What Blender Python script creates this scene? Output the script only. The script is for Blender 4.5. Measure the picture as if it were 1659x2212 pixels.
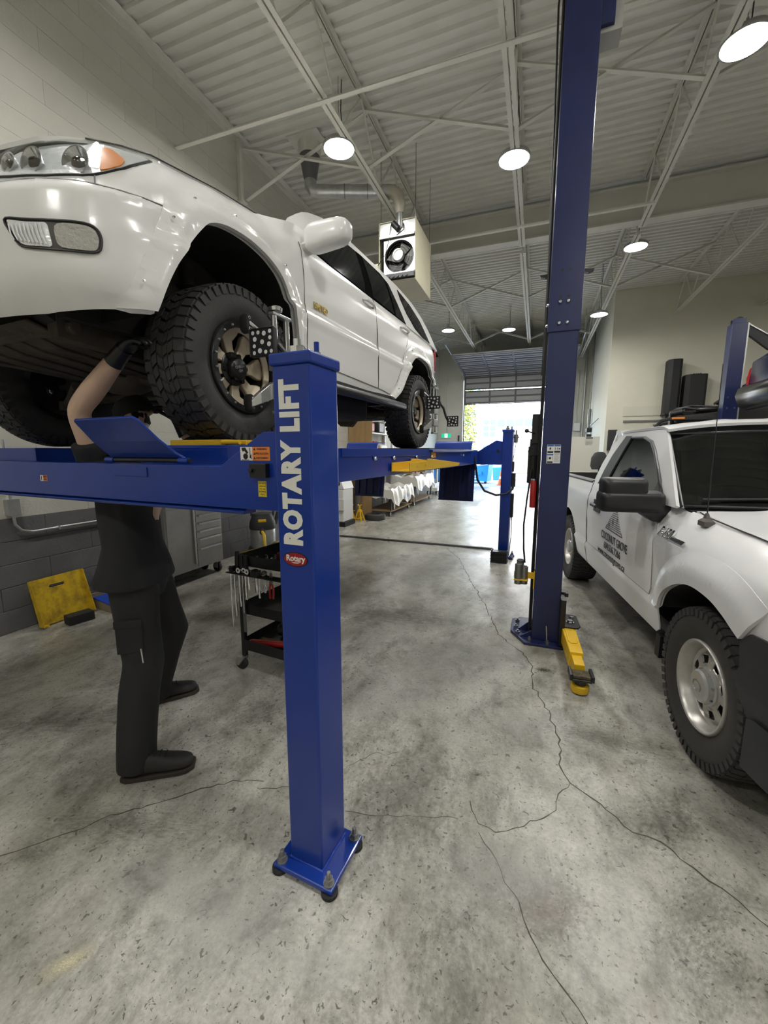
import bpy, bmesh, math, random
from mathutils import Vector, Matrix, Euler
R = math.radians
random.seed(7)
for o in list(bpy.data.objects): bpy.data.objects.remove(o)
scene = bpy.context.scene
C = scene.collection
# ------------------------------------------------------------------ camera
cam_d = bpy.data.cameras.new('camera'); cam = bpy.data.objects.new('camera', cam_d); C.objects.link(cam)
cam.location = (0, 0, 1.6); cam.rotation_euler = (R(90-8.5), 0, R(20.4))
cam_d.sensor_fit = 'VERTICAL'; cam_d.sensor_height = 24.0; cam_d.lens = 880.0/2212.0*24.0
cam_d.clip_start = 0.02; cam_d.clip_end = 500
scene.camera = cam
# ------------------------------------------------------------------ world, sun, exposure
w = bpy.data.worlds.new('sky'); scene.world = w; w.use_nodes = True
nt = w.node_tree; nt.nodes.clear()
sky = nt.nodes.new('ShaderNodeTexSky'); sky.sky_type = 'NISHITA'; sky.sun_disc = False
sky.sun_elevation = R(48); sky.sun_rotation = R(200); sky.air_density = 1.0; sky.dust_density = 1.5
bg = nt.nodes.new('ShaderNodeBackground'); bg.inputs[1].default_value = 0.8
wo = nt.nodes.new('ShaderNodeOutputWorld')
nt.links.new(sky.outputs[0], bg.inputs[0]); nt.links.new(bg.outputs[0], wo.inputs[0])
sun_d = bpy.data.lights.new('sun', 'SUN'); sun_d.energy = 6.0; sun_d.angle = R(0.6); sun_d.color = (1, 0.95, 0.86)
sun = bpy.data.objects.new('sun', sun_d); C.objects.link(sun)
sun.rotation_euler = (R(42), 0, R(-25)); sun.location = (-5, -8, 20)
LAMP_POWER = 88.0
vs = scene.view_settings
vs.view_transform = 'Standard'; vs.look = 'None'; vs.gamma = 1.0; vs.use_curve_mapping = False
vs.exposure = 1.3
# ------------------------------------------------------------------ materials
MATS = {}
def mat(name, col, rough=0.5, metal=0.0, noise=0.0, nscale=8.0, bump=0.0, bscale=60.0, emit=None, estr=0.0, alpha=1.0, trans=0.0, coat=0.0, spec=0.5):
    if name in MATS: return MATS[name]
    m = bpy.data.materials.new(name); m.use_nodes = True; MATS[name] = m
    nt = m.node_tree; b = nt.nodes['Principled BSDF']
    b.inputs['Base Color'].default_value = (*col, 1)
    b.inputs['Roughness'].default_value = rough; b.inputs['Metallic'].default_value = metal
    b.inputs['Specular IOR Level'].default_value = spec
    if coat: b.inputs['Coat Weight'].default_value = coat; b.inputs['Coat Roughness'].default_value = 0.06
    if trans: b.inputs['Transmission Weight'].default_value = trans
    if alpha < 1: b.inputs['Alpha'].default_value = alpha
    if emit: b.inputs['Emission Color'].default_value = (*emit, 1); b.inputs['Emission Strength'].default_value = estr
    if noise > 0 or bump > 0:
        tc = nt.nodes.new('ShaderNodeTexCoord')
    if noise > 0:
        n = nt.nodes.new('ShaderNodeTexNoise'); n.inputs['Scale'].default_value = nscale; n.inputs['Detail'].default_value = 6; n.inputs['Roughness'].default_value = 0.65
        nt.links.new(tc.outputs['Object'], n.inputs['Vector'])
        r = nt.nodes.new('ShaderNodeMapRange'); r.inputs[1].default_value = 0.3; r.inputs[2].default_value = 0.7
        r.inputs[3].default_value = 1-noise; r.inputs[4].default_value = 1+noise*0.4
        nt.links.new(n.outputs['Fac'], r.inputs[0])
        mx = nt.nodes.new('ShaderNodeVectorMath'); mx.operation = 'SCALE'; mx.inputs[0].default_value = col
        nt.links.new(r.outputs[0], mx.inputs['Scale']); nt.links.new(mx.outputs[0], b.inputs['Base Color'])
    if bump > 0:
        n2 = nt.nodes.new('ShaderNodeTexNoise'); n2.inputs['Scale'].default_value = bscale; n2.inputs['Detail'].default_value = 4
        nt.links.new(tc.outputs['Object'], n2.inputs['Vector'])
        bp = nt.nodes.new('ShaderNodeBump'); bp.inputs['Strength'].default_value = bump; bp.inputs['Distance'].default_value = 0.01
        nt.links.new(n2.outputs['Fac'], bp.inputs['Height']); nt.links.new(bp.outputs[0], b.inputs['Normal'])
    return m
def speckled(name, col, col2, scale, lo, hi, rough=0.5, bump=0.1, metal=0.0, stretch=(1,1,1)):
    """base colour with patches of a second colour (dirt, wear, scuffs)"""
    m = mat(name, col, rough, metal); nt = m.node_tree; b = nt.nodes['Principled BSDF']
    tc = nt.nodes.new('ShaderNodeTexCoord'); mp = nt.nodes.new('ShaderNodeMapping'); mp.inputs['Scale'].default_value = stretch
    nt.links.new(tc.outputs['Object'], mp.inputs[0])
    n = nt.nodes.new('ShaderNodeTexNoise'); n.inputs['Scale'].default_value = scale; n.inputs['Detail'].default_value = 8; n.inputs['Roughness'].default_value = 0.7
    nt.links.new(mp.outputs[0], n.inputs['Vector'])
    r = nt.nodes.new('ShaderNodeValToRGB'); r.color_ramp.elements[0].position = lo; r.color_ramp.elements[1].position = hi
    r.color_ramp.elements[0].color = (*col, 1); r.color_ramp.elements[1].color = (*col2, 1)
    nt.links.new(n.outputs['Fac'], r.inputs[0]); nt.links.new(r.outputs[0], b.inputs['Base Color'])
    if bump:
        bp = nt.nodes.new('ShaderNodeBump'); bp.inputs['Strength'].default_value = bump; bp.inputs['Distance'].default_value = 0.004
        nt.links.new(n.outputs['Fac'], bp.inputs['Height']); nt.links.new(bp.outputs[0], b.inputs['Normal'])
    return m
M_BLUE = mat('lift_blue_paint', (0.004, 0.034, 0.27), 0.28, noise=0.12, nscale=3, coat=0.15)
M_NAVY = mat('column_navy_paint', (0.013, 0.020, 0.085), 0.3, noise=0.15, nscale=4, coat=0.1)
M_YEL = speckled('safety_yellow_paint', (0.72, 0.44, 0.008), (0.10, 0.06, 0.01), 14, 0.60, 0.78, 0.45, 0.1)
M_CHROME = mat('chrome_steel', (0.75, 0.76, 0.78), 0.14, 1.0)
M_ALU = mat('brushed_aluminium', (0.55, 0.56, 0.56), 0.35, 1.0, noise=0.1, nscale=20)
M_STEEL = mat('dull_zinc_steel', (0.30, 0.30, 0.29), 0.42, 0.9, noise=0.25, nscale=30)
M_BLACK = mat('black_plastic', (0.012, 0.012, 0.013), 0.42)
M_RUBBER = mat('black_rubber', (0.018, 0.018, 0.018), 0.75, bump=0.15, bscale=120)
M_WHITE = mat('white_car_paint', (0.80, 0.80, 0.78), 0.22, coat=0.5)
M_STICKER = mat('white_sticker', (0.75, 0.75, 0.72), 0.5)
M_LETTER = mat('white_vinyl_lettering', (0.78, 0.77, 0.70), 0.45)
M_ORANGE = mat('orange_warning_print', (0.75, 0.22, 0.04), 0.5)
M_PRINT = mat('black_print', (0.01, 0.01, 0.01), 0.5)
M_SILVER = mat('galvanised_metal', (0.52, 0.53, 0.53), 0.38, 0.85, noise=0.2, nscale=12)
M_WSTEEL = mat('white_painted_steel', (0.62, 0.61, 0.55), 0.6, noise=0.08, nscale=5)
M_GLASSD = mat('dark_tinted_glass', (0.006, 0.007, 0.008), 0.05, spec=0.05)
M_RED = mat('red_paint', (0.35, 0.015, 0.012), 0.4)
M_DIRT = mat('dirty_underbody_metal', (0.075, 0.062, 0.048), 0.8, noise=0.5, nscale=9)
# ------------------------------------------------------------------ mesh builder
class MB:
    def __init__(s, M=None): s.v = []; s.f = []; s.M = M or Matrix()
    def add(s, vs, fs, M=None):
        n = len(s.v); T = s.M @ M if M else s.M
        s.v += [tuple(T @ Vector(p)) for p in vs]; s.f += [tuple(n+i for i in f) for f in fs]; return s
    def box(s, x0, x1, y0, y1, z0, z1, M=None):
        return s.add([(x0,y0,z0),(x1,y0,z0),(x1,y1,z0),(x0,y1,z0),(x0,y0,z1),(x1,y0,z1),(x1,y1,z1),(x0,y1,z1)],
                     [(3,2,1,0),(4,5,6,7),(0,1,5,4),(1,2,6,5),(2,3,7,6),(3,0,4,7)], M)
    def cbox(s, c, d, M=None):
        return s.box(c[0]-d[0]/2,c[0]+d[0]/2,c[1]-d[1]/2,c[1]+d[1]/2,c[2]-d[2]/2,c[2]+d[2]/2,M)
    def prism(s, poly, axis, a, b, M=None):
        """poly (p,q) extruded along axis from a to b. x: (y,z)  y: (x,z)  z: (x,y)"""
        n = len(poly)
        def P(p, t): return {'x': (t,p[0],p[1]), 'y': (p[0],t,p[1]), 'z': (p[0],p[1],t)}[axis]
        vs = [P(p,a) for p in poly]+[P(p,b) for p in poly]
        fs = [tuple(range(n))[::-1], tuple(range(n,2*n))]+[(i,(i+1)%n,n+(i+1)%n,n+i) for i in range(n)]
        return s.add(vs, fs, M)
    def cyl(s, p0, p1, r0, r1=None, n=16, caps=True):
        p0 = Vector(p0); p1 = Vector(p1); r1 = r0 if r1 is None else r1
        z = (p1-p0).normalized(); x = z.orthogonal().normalized(); y = z.cross(x)
        vs = []
        for p, r in ((p0,r0),(p1,r1)):
            for i in range(n):
                a = 2*math.pi*i/n; vs.append(p+x*(r*math.cos(a))+y*(r*math.sin(a)))
        fs = [(i,(i+1)%n,n+(i+1)%n,n+i) for i in range(n)]
        if caps: fs += [tuple(range(n))[::-1], tuple(range(n,2*n))]
        return s.add(vs, fs)
    def tube(s, pts, r, n=8, closed=False):
        pts = [Vector(p) for p in pts]; m = len(pts); rs = r if isinstance(r,(list,tuple)) else [r]*m
        vs = []; fs = []; x = None
        for i, p in enumerate(pts):
            if closed: t = (pts[(i+1)%m]-pts[i-1]).normalized()
            else: t = (pts[min(i+1,m-1)]-pts[max(i-1,0)]).normalized()
            if x is None: x = t.orthogonal().normalized()
            x = (x-t*x.dot(t)); x = x.normalized() if x.length > 1e-6 else t.orthogonal().normalized()
            y = t.cross(x)
            for k in range(n):
                a = 2*math.pi*k/n; vs.append(p+x*(rs[i]*math.cos(a))+y*(rs[i]*math.sin(a)))
        for i in range(m if closed else m-1):
            j = (i+1) % m
            for k in range(n): fs.append((i*n+k,i*n+(k+1)%n,j*n+(k+1)%n,j*n+k))
        if not closed: fs += [tuple(range(n))[::-1], tuple(range((m-1)*n,m*n))]
        return s.add(vs, fs)
    def lathe(s, prof, n=32, M=None, closed=False, a0=0.0):
        """profile (r,h) around local Z"""
        m = len(prof); vs = []; fs = []
        for i in range(n):
            a = a0+2*math.pi*i/n
            for r, h in prof: vs.append((r*math.cos(a), r*math.sin(a), h))
        for i in range(n):
            j = (i+1) % n
            for k in range(m if closed else m-1):
                l = (k+1) % m; fs.append((i*m+k, j*m+k, j*m+l, i*m+l))
        if not closed:
            if prof[0][0] > 1e-5: fs.append(tuple(i*m for i in range(n))[::-1])
            if prof[-1][0] > 1e-5: fs.append(tuple(i*m+m-1 for i in range(n)))
        return s.add(vs, fs, M)
    def loft(s, rings, caps=True, M=None):
        n = len(rings[0]); vs = [p for r in rings for p in r]; fs = []
        for i in range(len(rings)-1):
            for k in range(n): fs.append((i*n+k,i*n+(k+1)%n,(i+1)*n+(k+1)%n,(i+1)*n+k))
        if caps: fs += [tuple(range(n))[::-1], tuple(range((len(rings)-1)*n,len(rings)*n))]
        return s.add(vs, fs, M)
    def build(s, name, m, parent=None, smooth=False, bevel=0.0, seg=2, subsurf=0, angle=35, solid=0.0):
        me = bpy.data.meshes.new(name); me.from_pydata(s.v, [], s.f)
        bm = bmesh.new(); bm.from_mesh(me); bmesh.ops.remove_doubles(bm, verts=bm.verts, dist=1e-5)
        if not solid: bmesh.ops.recalc_face_normals(bm, faces=bm.faces)
        bm.to_mesh(me); bm.free()
        return finish(name, me, m, parent, smooth, bevel, seg, subsurf, angle, solid)
def finish(name, me, m, parent=None, smooth=False, bevel=0.0, seg=2, subsurf=0, angle=35, solid=0.0):
    o = bpy.data.objects.new(name, me); C.objects.link(o)
    if m: me.materials.append(m)
    if solid:
        md = o.modifiers.new('thickness', 'SOLIDIFY'); md.thickness = solid; md.offset = -1
        if smooth: md = o.modifiers.new('crisp_edges', 'EDGE_SPLIT'); md.split_angle = R(angle)
    if bevel:
        md = o.modifiers.new('edges', 'BEVEL'); md.width = bevel; md.segments = seg; md.limit_method = 'ANGLE'; md.angle_limit = R(40)
    if subsurf:
        md = o.modifiers.new('smooth', 'SUBSURF'); md.levels = subsurf; md.render_levels = subsurf
    if smooth:
        for p in me.polygons: p.use_smooth = True
        try: me.set_sharp_from_angle(angle=R(angle))
        except Exception: pass
    if parent: o.parent = parent
    return o
def tag(o, label=None, cat=None, group=None, kind=None):
    if label: o['label'] = label
    if cat: o['category'] = cat
    if group: o['group'] = group
    if kind: o['kind'] = kind
    return o
def thing(name, label, cat, loc=(0,0,0), rz=0.0, group=None):
    o = bpy.data.objects.new(name, None); C.objects.link(o); o.empty_display_size = 0.1
    o.location = loc; o.rotation_euler = (0,0,rz); return tag(o, label, cat, group)
def part(name, m, parent, fn, **k):
    b = MB(); fn(b); return b.build(name, m, parent, **k)
def copy_obj(o, parent, loc=None, rot=None):
    c = o.copy(); C.objects.link(c); c.parent = parent
    if loc is not None: c.location = loc
    if rot is not None: c.rotation_euler = rot
    return c
def copy_tree(o, parent=None):
    c = o.copy(); C.objects.link(c); c.parent = parent
    for ch in list(o.children): copy_tree(ch, c)
    return c
def text(name, body, m, parent, M, size=0.1, extrude=0.001, fat=0.0, align='CENTER', sx=1.0, shear=0.0, spacing=1.0):
    cu = bpy.data.curves.new(name, 'FONT'); cu.body = body; cu.size = size; cu.extrude = extrude; cu.offset = fat
    cu.align_x = align; cu.align_y = 'CENTER'; cu.shear = shear; cu.space_character = spacing; cu.resolution_u = 3
    t = bpy.data.objects.new(name, cu); C.objects.link(t)
    bpy.context.view_layer.update()
    me = bpy.data.meshes.new_from_object(t.evaluated_get(bpy.context.evaluated_depsgraph_get()))
    bpy.data.objects.remove(t); bpy.data.curves.remove(cu)
    me.transform(M @ Matrix.Diagonal((sx,1,1,1))); me.name = name
    me.materials.clear()
    return finish(name, me, m, parent)
def frame(o, x, y):
    """matrix with origin o, x axis, y axis (orthonormalised)"""
    x = Vector(x).normalized(); y = Vector(y); z = x.cross(y).normalized(); y = z.cross(x)
    M = Matrix((x, y, z)).transposed().to_4x4(); M.translation = Vector(o); return M
def patch(name, poly, fn, m, parent, step=0.05, thick=0.006, smooth=True, bevel=0.0, flip=False, angle=40, stepb=None):
    """planar polygon (a,b) cut into a grid and mapped by fn(a,b) -> point; gets real thickness inwards"""
    poly = [p for i, p in enumerate(poly) if (p[0]-poly[i-1][0])**2+(p[1]-poly[i-1][1])**2 > 1e-10]
    A = sum(p[0]*q[1]-q[0]*p[1] for p, q in zip(poly, poly[1:]+poly[:1]))
    if A < 0: poly = poly[::-1]
    bm = bmesh.new()
    bm.faces.new([bm.verts.new((p[0],p[1],0)) for p in poly])
    bm.normal_update()
    bmesh.ops.triangulate(bm, faces=bm.faces[:])
    a0 = min(p[0] for p in poly); a1 = max(p[0] for p in poly); b0 = min(p[1] for p in poly); b1 = max(p[1] for p in poly)
    for lo, hi, nrm, st in ((a0,a1,(1,0,0),step),(b0,b1,(0,1,0),stepb or step)):
        k = max(1, int(math.ceil((hi-lo)/st)))
        for i in range(1,k):
            t = lo+(hi-lo)*i/k
            bmesh.ops.bisect_plane(bm, geom=bm.verts[:]+bm.edges[:]+bm.faces[:], plane_co=(t if nrm[0] else 0, t if nrm[1] else 0, 0), plane_no=nrm, dist=1e-5)
    bmesh.ops.remove_doubles(bm, verts=bm.verts, dist=2e-5)
    bm.normal_update()
    for f_ in bm.faces:
        if f_.normal.z < 0: f_.normal_flip()
    if flip: bmesh.ops.reverse_faces(bm, faces=bm.faces)
    for v in bm.verts: v.co = Vector(fn(v.co.x, v.co.y))
    me = bpy.data.meshes.new(name); bm.to_mesh(me); bm.free()
    return finish(name, me, m, parent, smooth, bevel, 2, 0, angle, thick)
def glass(name, tint, reflect=0.06, rough=0.02, top=0.9):
    """thin clear sheet: tinted see-through with a fresnel reflection"""
    if name in MATS: return MATS[name]
    m = bpy.data.materials.new(name); m.use_nodes = True; MATS[name] = m; nt = m.node_tree; nt.nodes.clear()
    o = nt.nodes.new('ShaderNodeOutputMaterial'); mx = nt.nodes.new('ShaderNodeMixShader'); tr = nt.nodes.new('ShaderNodeBsdfTransparent'); gl = nt.nodes.new('ShaderNodeBsdfGlossy'); fr = nt.nodes.new('ShaderNodeLayerWeight')
    tr.inputs[0].default_value = (*tint, 1); gl.inputs['Roughness'].default_value = rough; fr.inputs[0].default_value = 0.25
    mr = nt.nodes.new('ShaderNodeMapRange'); mr.inputs[3].default_value = reflect; mr.inputs[4].default_value = top
    nt.links.new(fr.outputs['Fresnel'], mr.inputs[0]); nt.links.new(mr.outputs[0], mx.inputs[0]); nt.links.new(tr.outputs[0], mx.inputs[1]); nt.links.new(gl.outputs[0], mx.inputs[2]); nt.links.new(mx.outputs[0], o.inputs[0])
    return m
CRACKS = [
  ([(-1.324, 6.548), (-1.038, 6.021), (-0.662, 4.877), (-0.416, 4.168), (-0.307, 3.776), (-0.244, 3.537), (-0.137, 3.39), (-0.023, 3.263), (0.049, 3.062), (0.052, 2.802), (0.124, 2.606), (0.183, 2.37), (0.205, 2.2), (0.197, 2.059), (0.231, 1.977), (0.316, 1.917), (0.409, 1.84), (0.468, 1.779), (0.567, 1.772), (0.655, 1.694), (0.724, 1.638), (0.783, 1.579), (0.821, 1.548), (0.865, 1.481)], 0.0075),
  ([(0.231, 1.977), (0.175, 1.884), (0.161, 1.785), (0.026, 1.65), (-0.083, 1.574), (-0.153, 1.595), (-0.208, 1.7)], 0.0045),
  ([(-0.147, 1.551), (-0.051, 1.422), (0.021, 1.327), (0.083, 1.204), (0.136, 1.148), (0.196, 1.092), (0.236, 1.027)], 0.0045),
  ([(-1.968, 0.744), (-1.926, 0.783), (-1.867, 0.846), (-1.805, 0.912), (-1.74, 0.981), (-1.693, 1.07), (-1.581, 1.163), (-1.474, 1.271), (-1.37, 1.367), (-1.278, 1.422), (-1.171, 1.462)], 0.0055),
  ([(-1.166, 1.419), (-1.036, 1.477)], 0.004),
  ([(-0.729, 1.454), (-0.612, 1.472), (-0.458, 1.53), (-0.241, 1.586)], 0.003),
  ([(-0.831, 1.693), (-0.75, 1.809), (-0.617, 1.876)], 0.003),
]
BRACES = []
JX = [-4.27, -2.33, -0.45, 1.44, 3.33]
NAMES = ['by the wall', 'over the SUV', 'over the aisle', 'over the pickup']
for yy, wh in ((5.55, 'before the girder'), (11.2, 'past the girder'), (15.2, 'near the door')):
    for i in range(4):
        if yy > 13 and i == 3: continue
        for k in (0, 1):
            BRACES.append(((JX[i], yy+.03*k, 6.0 if k == 0 else 5.33), (JX[i+1], yy+.03*k, 5.33 if k == 0 else 6.0), 'white roof brace rising '+('toward' if k == 0 else 'away from')+' the block wall, '+NAMES[i]+', '+wh))
BRACES += [((-4.28, 4.3, 5.24), (1.44, 4.42, 5.26), 'long white bar tying the joist bottoms, ending at the block wall', 0.026),
           ((-4.28, 7.6, 5.24), (1.44, 7.6, 5.24), 'long white bar tying the joist bottoms just before the girder', 0.026)]
LAMPS = [(-2.49, 5.1, 5.30, 'round lit lamp beside the duct of the hanging heater'),
 (-0.47, 6.05, 5.30, 'round lit lamp on a black cable above the aisle joist'),
 (1.59, 5.2, 5.30, 'round lit lamp hung over the bed of the white pickup'),
 (1.50, 9.2, 5.30, 'round lit lamp just past the girder, beyond the tall navy column'),
 (1.247, 11.74, 4.9, 'round lit lamp near the corner of the cream room'),
 (-2.78, 13.2, 5.30, 'round lit lamp on the left in front of the raised door'),
 (-1.01, 13.75, 5.30, 'round lit lamp in the middle in front of the raised door'),
 (-2.49, 1.1, 5.30, 'round lit lamp over the hood of the white SUV'),
 (1.59, 1.1, 5.30, 'round lit lamp over the nose of the white pickup'),
 (-2.49, -2.9, 5.30, 'round lit lamp by the front wall ahead of the SUV'),
 (1.59, -2.9, 5.30, 'round lit lamp by the front wall ahead of the pickup'),
 (5.6, 1.1, 5.30, 'round lit lamp by the right wall near the front'),
 (5.6, 5.2, 5.30, 'round lit lamp over the far lift'),
 (5.6, 9.2, 5.30, 'round lit lamp by the right wall past the girder')]
STAINS = [(0.121, 3.04, 0.075, 0.05, 0.3, 'oil'), (-0.211, 1.868, 0.11, 0.06, 0.6, 'dark'), (-1.309, 0.647, 0.1, 0.045, 0.9, 'sawdust'), (0.494, 2.384, 0.45, 0.13, 0.05, 'dark'), (0.113, 1.33, 0.22, 0.13, 0.6, 'red'), (-0.155, 1.028, 0.2, 0.26, 0.2, 'dark'), (0.591, 1.871, 0.3, 0.18, 0.8, 'dark'), (-0.812, 2.365, 0.6, 0.35, 0.9, 'pale'), (-0.463, 3.02, 0.7, 0.4, 0.4, 'pale'), (-0.487, 1.624, 0.35, 0.5, 0.2, 'dark'), (-0.893, 0.91, 0.4, 0.25, 0.5, 'pale'), (-1.612, 1.052, 0.5, 0.12, 0.3, 'dark'), (-0.548, 0.93, 0.3, 0.12, 0.5, 'pale'), (-1.244, 0.941, 0.4, 0.2, 0.3, 'pale'), (0.005, 2.37, 0.35, 0.2, 0.8, 'pale'), (-1.526, 1.893, 0.6, 0.15, 1.2, 'dark'), (-2.611, 1.397, 0.8, 0.2, 0.6, 'dark'), (-2.904, 2.985, 0.5, 0.25, 0.6, 'dark'), (-1.326, 3.572, 0.9, 0.3, 0.2, 'dark'), (-1.35, 4.817, 1.0, 0.3, 0.2, 'pale'), (-0.018, 1.434, 0.3, 0.22, 0.2, 'pale'), (0.595, 1.494, 0.3, 0.12, 0.9, 'dark'), (0.612, 1.313, 0.22, 0.12, 0.9, 'dark'), (-1.822, 0.821, 0.12, 0.05, 0.3, 'dark')]
# ================================================================== THE ROOM
XW = -4.3; YF = 18.7; ZC = 6.08; XR = 9.0; YB = -5.0
def floor_mat():
    m = bpy.data.materials.new('stained_concrete'); m.use_nodes = True; nt = m.node_tree; b = nt.nodes['Principled BSDF']
    tc = nt.nodes.new('ShaderNodeTexCoord')
    def noise(scale, detail, rough, stretch=None, rot=0.0, dist=0.0):
        n = nt.nodes.new('ShaderNodeTexNoise'); n.inputs['Scale'].default_value = scale; n.inputs['Detail'].default_value = detail
        n.inputs['Roughness'].default_value = rough; n.inputs['Distortion'].default_value = dist
        mp = nt.nodes.new('ShaderNodeMapping'); mp.inputs['Scale'].default_value = stretch or (1,1,1); mp.inputs['Rotation'].default_value = (0,0,rot)
        nt.links.new(tc.outputs['Object'], mp.inputs[0]); nt.links.new(mp.outputs[0], n.inputs['Vector']); return n
    def ramp(src, stops):
        r = nt.nodes.new('ShaderNodeValToRGB'); cr = r.color_ramp
        while len(cr.elements) < len(stops): cr.elements.new(0.5)
        for e, (p, c) in zip(cr.elements, stops): e.position = p; e.color = (*c, 1)
        nt.links.new(src, r.inputs[0]); return r
    def mix(fac, a, bb, mode='MULTIPLY', f=1.0):
        x = nt.nodes.new('ShaderNodeMix'); x.data_type = 'RGBA'; x.blend_type = mode; x.inputs[0].default_value = f
        if fac is not None: nt.links.new(fac, x.inputs[0])
        nt.links.new(a, x.inputs[6]); nt.links.new(bb, x.inputs[7]); return x.outputs[2]
    g = lambda v, t=1.0: (v, v*0.99, v*0.95*t)
    big = noise(0.9, 8, 0.62, (1, 0.55, 1), 0.35, 0.4)
    base = ramp(big.outputs['Fac'], [(0.28, g(0.17,0.90)), (0.42, g(0.32,0.95)), (0.54, g(0.45)), (0.70, g(0.62,1.03))])
    mid = noise(5.5, 10, 0.75, (1, 0.7, 1), 0.5, 0.3)
    midr = ramp(mid.outputs['Fac'], [(0.33, g(0.42,0.94)), (0.50, g(0.92)), (0.66, g(1.16))])
    c = mix(None, base.outputs[0], midr.outputs[0])
    fine = noise(60, 6, 0.7)
    finer = ramp(fine.outputs['Fac'], [(0.3, g(0.74)), (0.6, g(1.05))])
    c = mix(None, c, finer.outputs[0])
    # oil film blotches, brown
    st = noise(1.7, 7, 0.7, (1, 0.6, 1), -0.5, 0.6)
    stm = ramp(st.outputs['Fac'], [(0.53, (0,0,0)), (0.68, (0.6,0.6,0.6))])
    brown = nt.nodes.new('ShaderNodeRGB'); brown.outputs[0].default_value = (0.22, 0.185, 0.14, 1)
    c = mix(stm.outputs[0], c, brown.outputs[0], 'MIX')
    # chips and dark specks
    vo = nt.nodes.new('ShaderNodeTexNoise'); vo.inputs['Scale'].default_value = 38; vo.inputs['Detail'].default_value = 3; vo.inputs['Roughness'].default_value = 0.5; vo.inputs['Distortion'].default_value = 0.8
    nt.links.new(tc.outputs['Object'], vo.inputs['Vector'])
    vr = ramp(vo.outputs['Fac'], [(0.65, (0,0,0)), (0.69, (0.75,0.75,0.75))])
    dark = nt.nodes.new('ShaderNodeRGB'); dark.outputs[0].default_value = (0.06, 0.052, 0.04, 1)
    c = mix(vr.outputs[0], c, dark.outputs[0], 'MIX')
    v2 = noise(75, 2, 0.5, None, 0.0, 0.6); v2r = ramp(v2.outputs['Fac'], [(0.66, (0,0,0)), (0.70, (0.7,0.7,0.7))]); c = mix(v2r.outputs[0], c, dark.outputs[0], 'MIX')
    nt.links.new(c, b.inputs['Base Color'])
    rr = nt.nodes.new('ShaderNodeMapRange'); rr.inputs[1].default_value = 0.35; rr.inputs[2].default_value = 0.65; rr.inputs[3].default_value = 0.46; rr.inputs[4].default_value = 0.18
    nt.links.new(big.outputs['Fac'], rr.inputs[0]); nt.links.new(rr.outputs[0], b.inputs['Roughness'])
    bp = nt.nodes.new('ShaderNodeBump'); bp.inputs['Strength'].default_value = 0.22; bp.inputs['Distance'].default_value = 0.006
    nt.links.new(mid.outputs['Fac'], bp.inputs['Height']); nt.links.new(bp.outputs[0], b.inputs['Normal'])
    return m
M_FLOOR = floor_mat()
fl = MB().box(XW-.3, XR+.3, YB-.3, YF+.1, -0.2, 0.0).build('floor', M_FLOOR); tag(fl, 'stained grey concrete shop floor with cracks', None, kind='structure')
# cracks in the slab: thin meandering strips lying in the surface
M_CRACK = mat('crack_shadow', (0.085, 0.075, 0.06), 0.95)
def crack(pts, wd):
    rnd = random.Random(len(pts)*31+int(pts[0][0]*100)); fine = []
    for (x0,y0),(x1,y1) in zip(pts, pts[1:]):
        L = math.hypot(x1-x0,y1-y0); k = max(2,int(L/0.035))
        for i in range(k):
            t = i/k; s = 0.012 if i else 0.004
            fine.append((x0+(x1-x0)*t+rnd.uniform(-s,s), y0+(y1-y0)*t+rnd.uniform(-s,s)))
    fine.append(pts[-1]); vs = []; fs = []
    for i,(x,y) in enumerate(fine):
        a = fine[max(i-1,0)]; c = fine[min(i+1,len(fine)-1)]; dx,dy = c[0]-a[0],c[1]-a[1]; l = math.hypot(dx,dy) or 1
        h = wd*rnd.uniform(0.5,1.3)/2
        vs += [(x-dy/l*h,y+dx/l*h,0.0006),(x+dy/l*h,y-dx/l*h,0.0006)]
    for i in range(len(fine)-1): fs.append((2*i,2*i+1,2*i+3,2*i+2))
    MB().add(vs, fs).build('crack', M_CRACK, fl)
for pts, wd in CRACKS: crack(pts, wd)
def stain_mat(name, col, strength, scale):
    m = bpy.data.materials.new(name); m.use_nodes = True; nt = m.node_tree; b = nt.nodes['Principled BSDF']
    b.inputs['Base Color'].default_value = (*col,1); b.inputs['Roughness'].default_value = 0.55
    tc = nt.nodes.new('ShaderNodeTexCoord'); gr = nt.nodes.new('ShaderNodeTexGradient'); gr.gradient_type = 'SPHERICAL'
    nt.links.new(tc.outputs['Object'], gr.inputs[0]); n = nt.nodes.new('ShaderNodeTexNoise'); n.inputs['Scale'].default_value = scale; n.inputs['Detail'].default_value = 8; n.inputs['Roughness'].default_value = 0.7
    nt.links.new(tc.outputs['Object'], n.inputs['Vector'])
    ad = nt.nodes.new('ShaderNodeMath'); ad.operation = 'MULTIPLY_ADD'; ad.inputs[1].default_value = 1.0; nt.links.new(gr.outputs['Fac'], ad.inputs[0])
    sb = nt.nodes.new('ShaderNodeMath'); sb.operation = 'SUBTRACT'; sb.inputs[1].default_value = 0.5; nt.links.new(n.outputs['Fac'], sb.inputs[0])
    ml = nt.nodes.new('ShaderNodeMath'); ml.operation = 'MULTIPLY'; ml.inputs[1].default_value = 3.2; nt.links.new(sb.outputs[0], ml.inputs[0]); nt.links.new(ml.outputs[0], ad.inputs[2])
    mr = nt.nodes.new('ShaderNodeMapRange'); mr.inputs[1].default_value = 0.22; mr.inputs[2].default_value = 0.95; mr.inputs[3].default_value = 0; mr.inputs[4].default_value = strength; nt.links.new(ad.outputs[0], mr.inputs[0])
    nt.links.new(mr.outputs[0], b.inputs['Alpha']); return m
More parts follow.
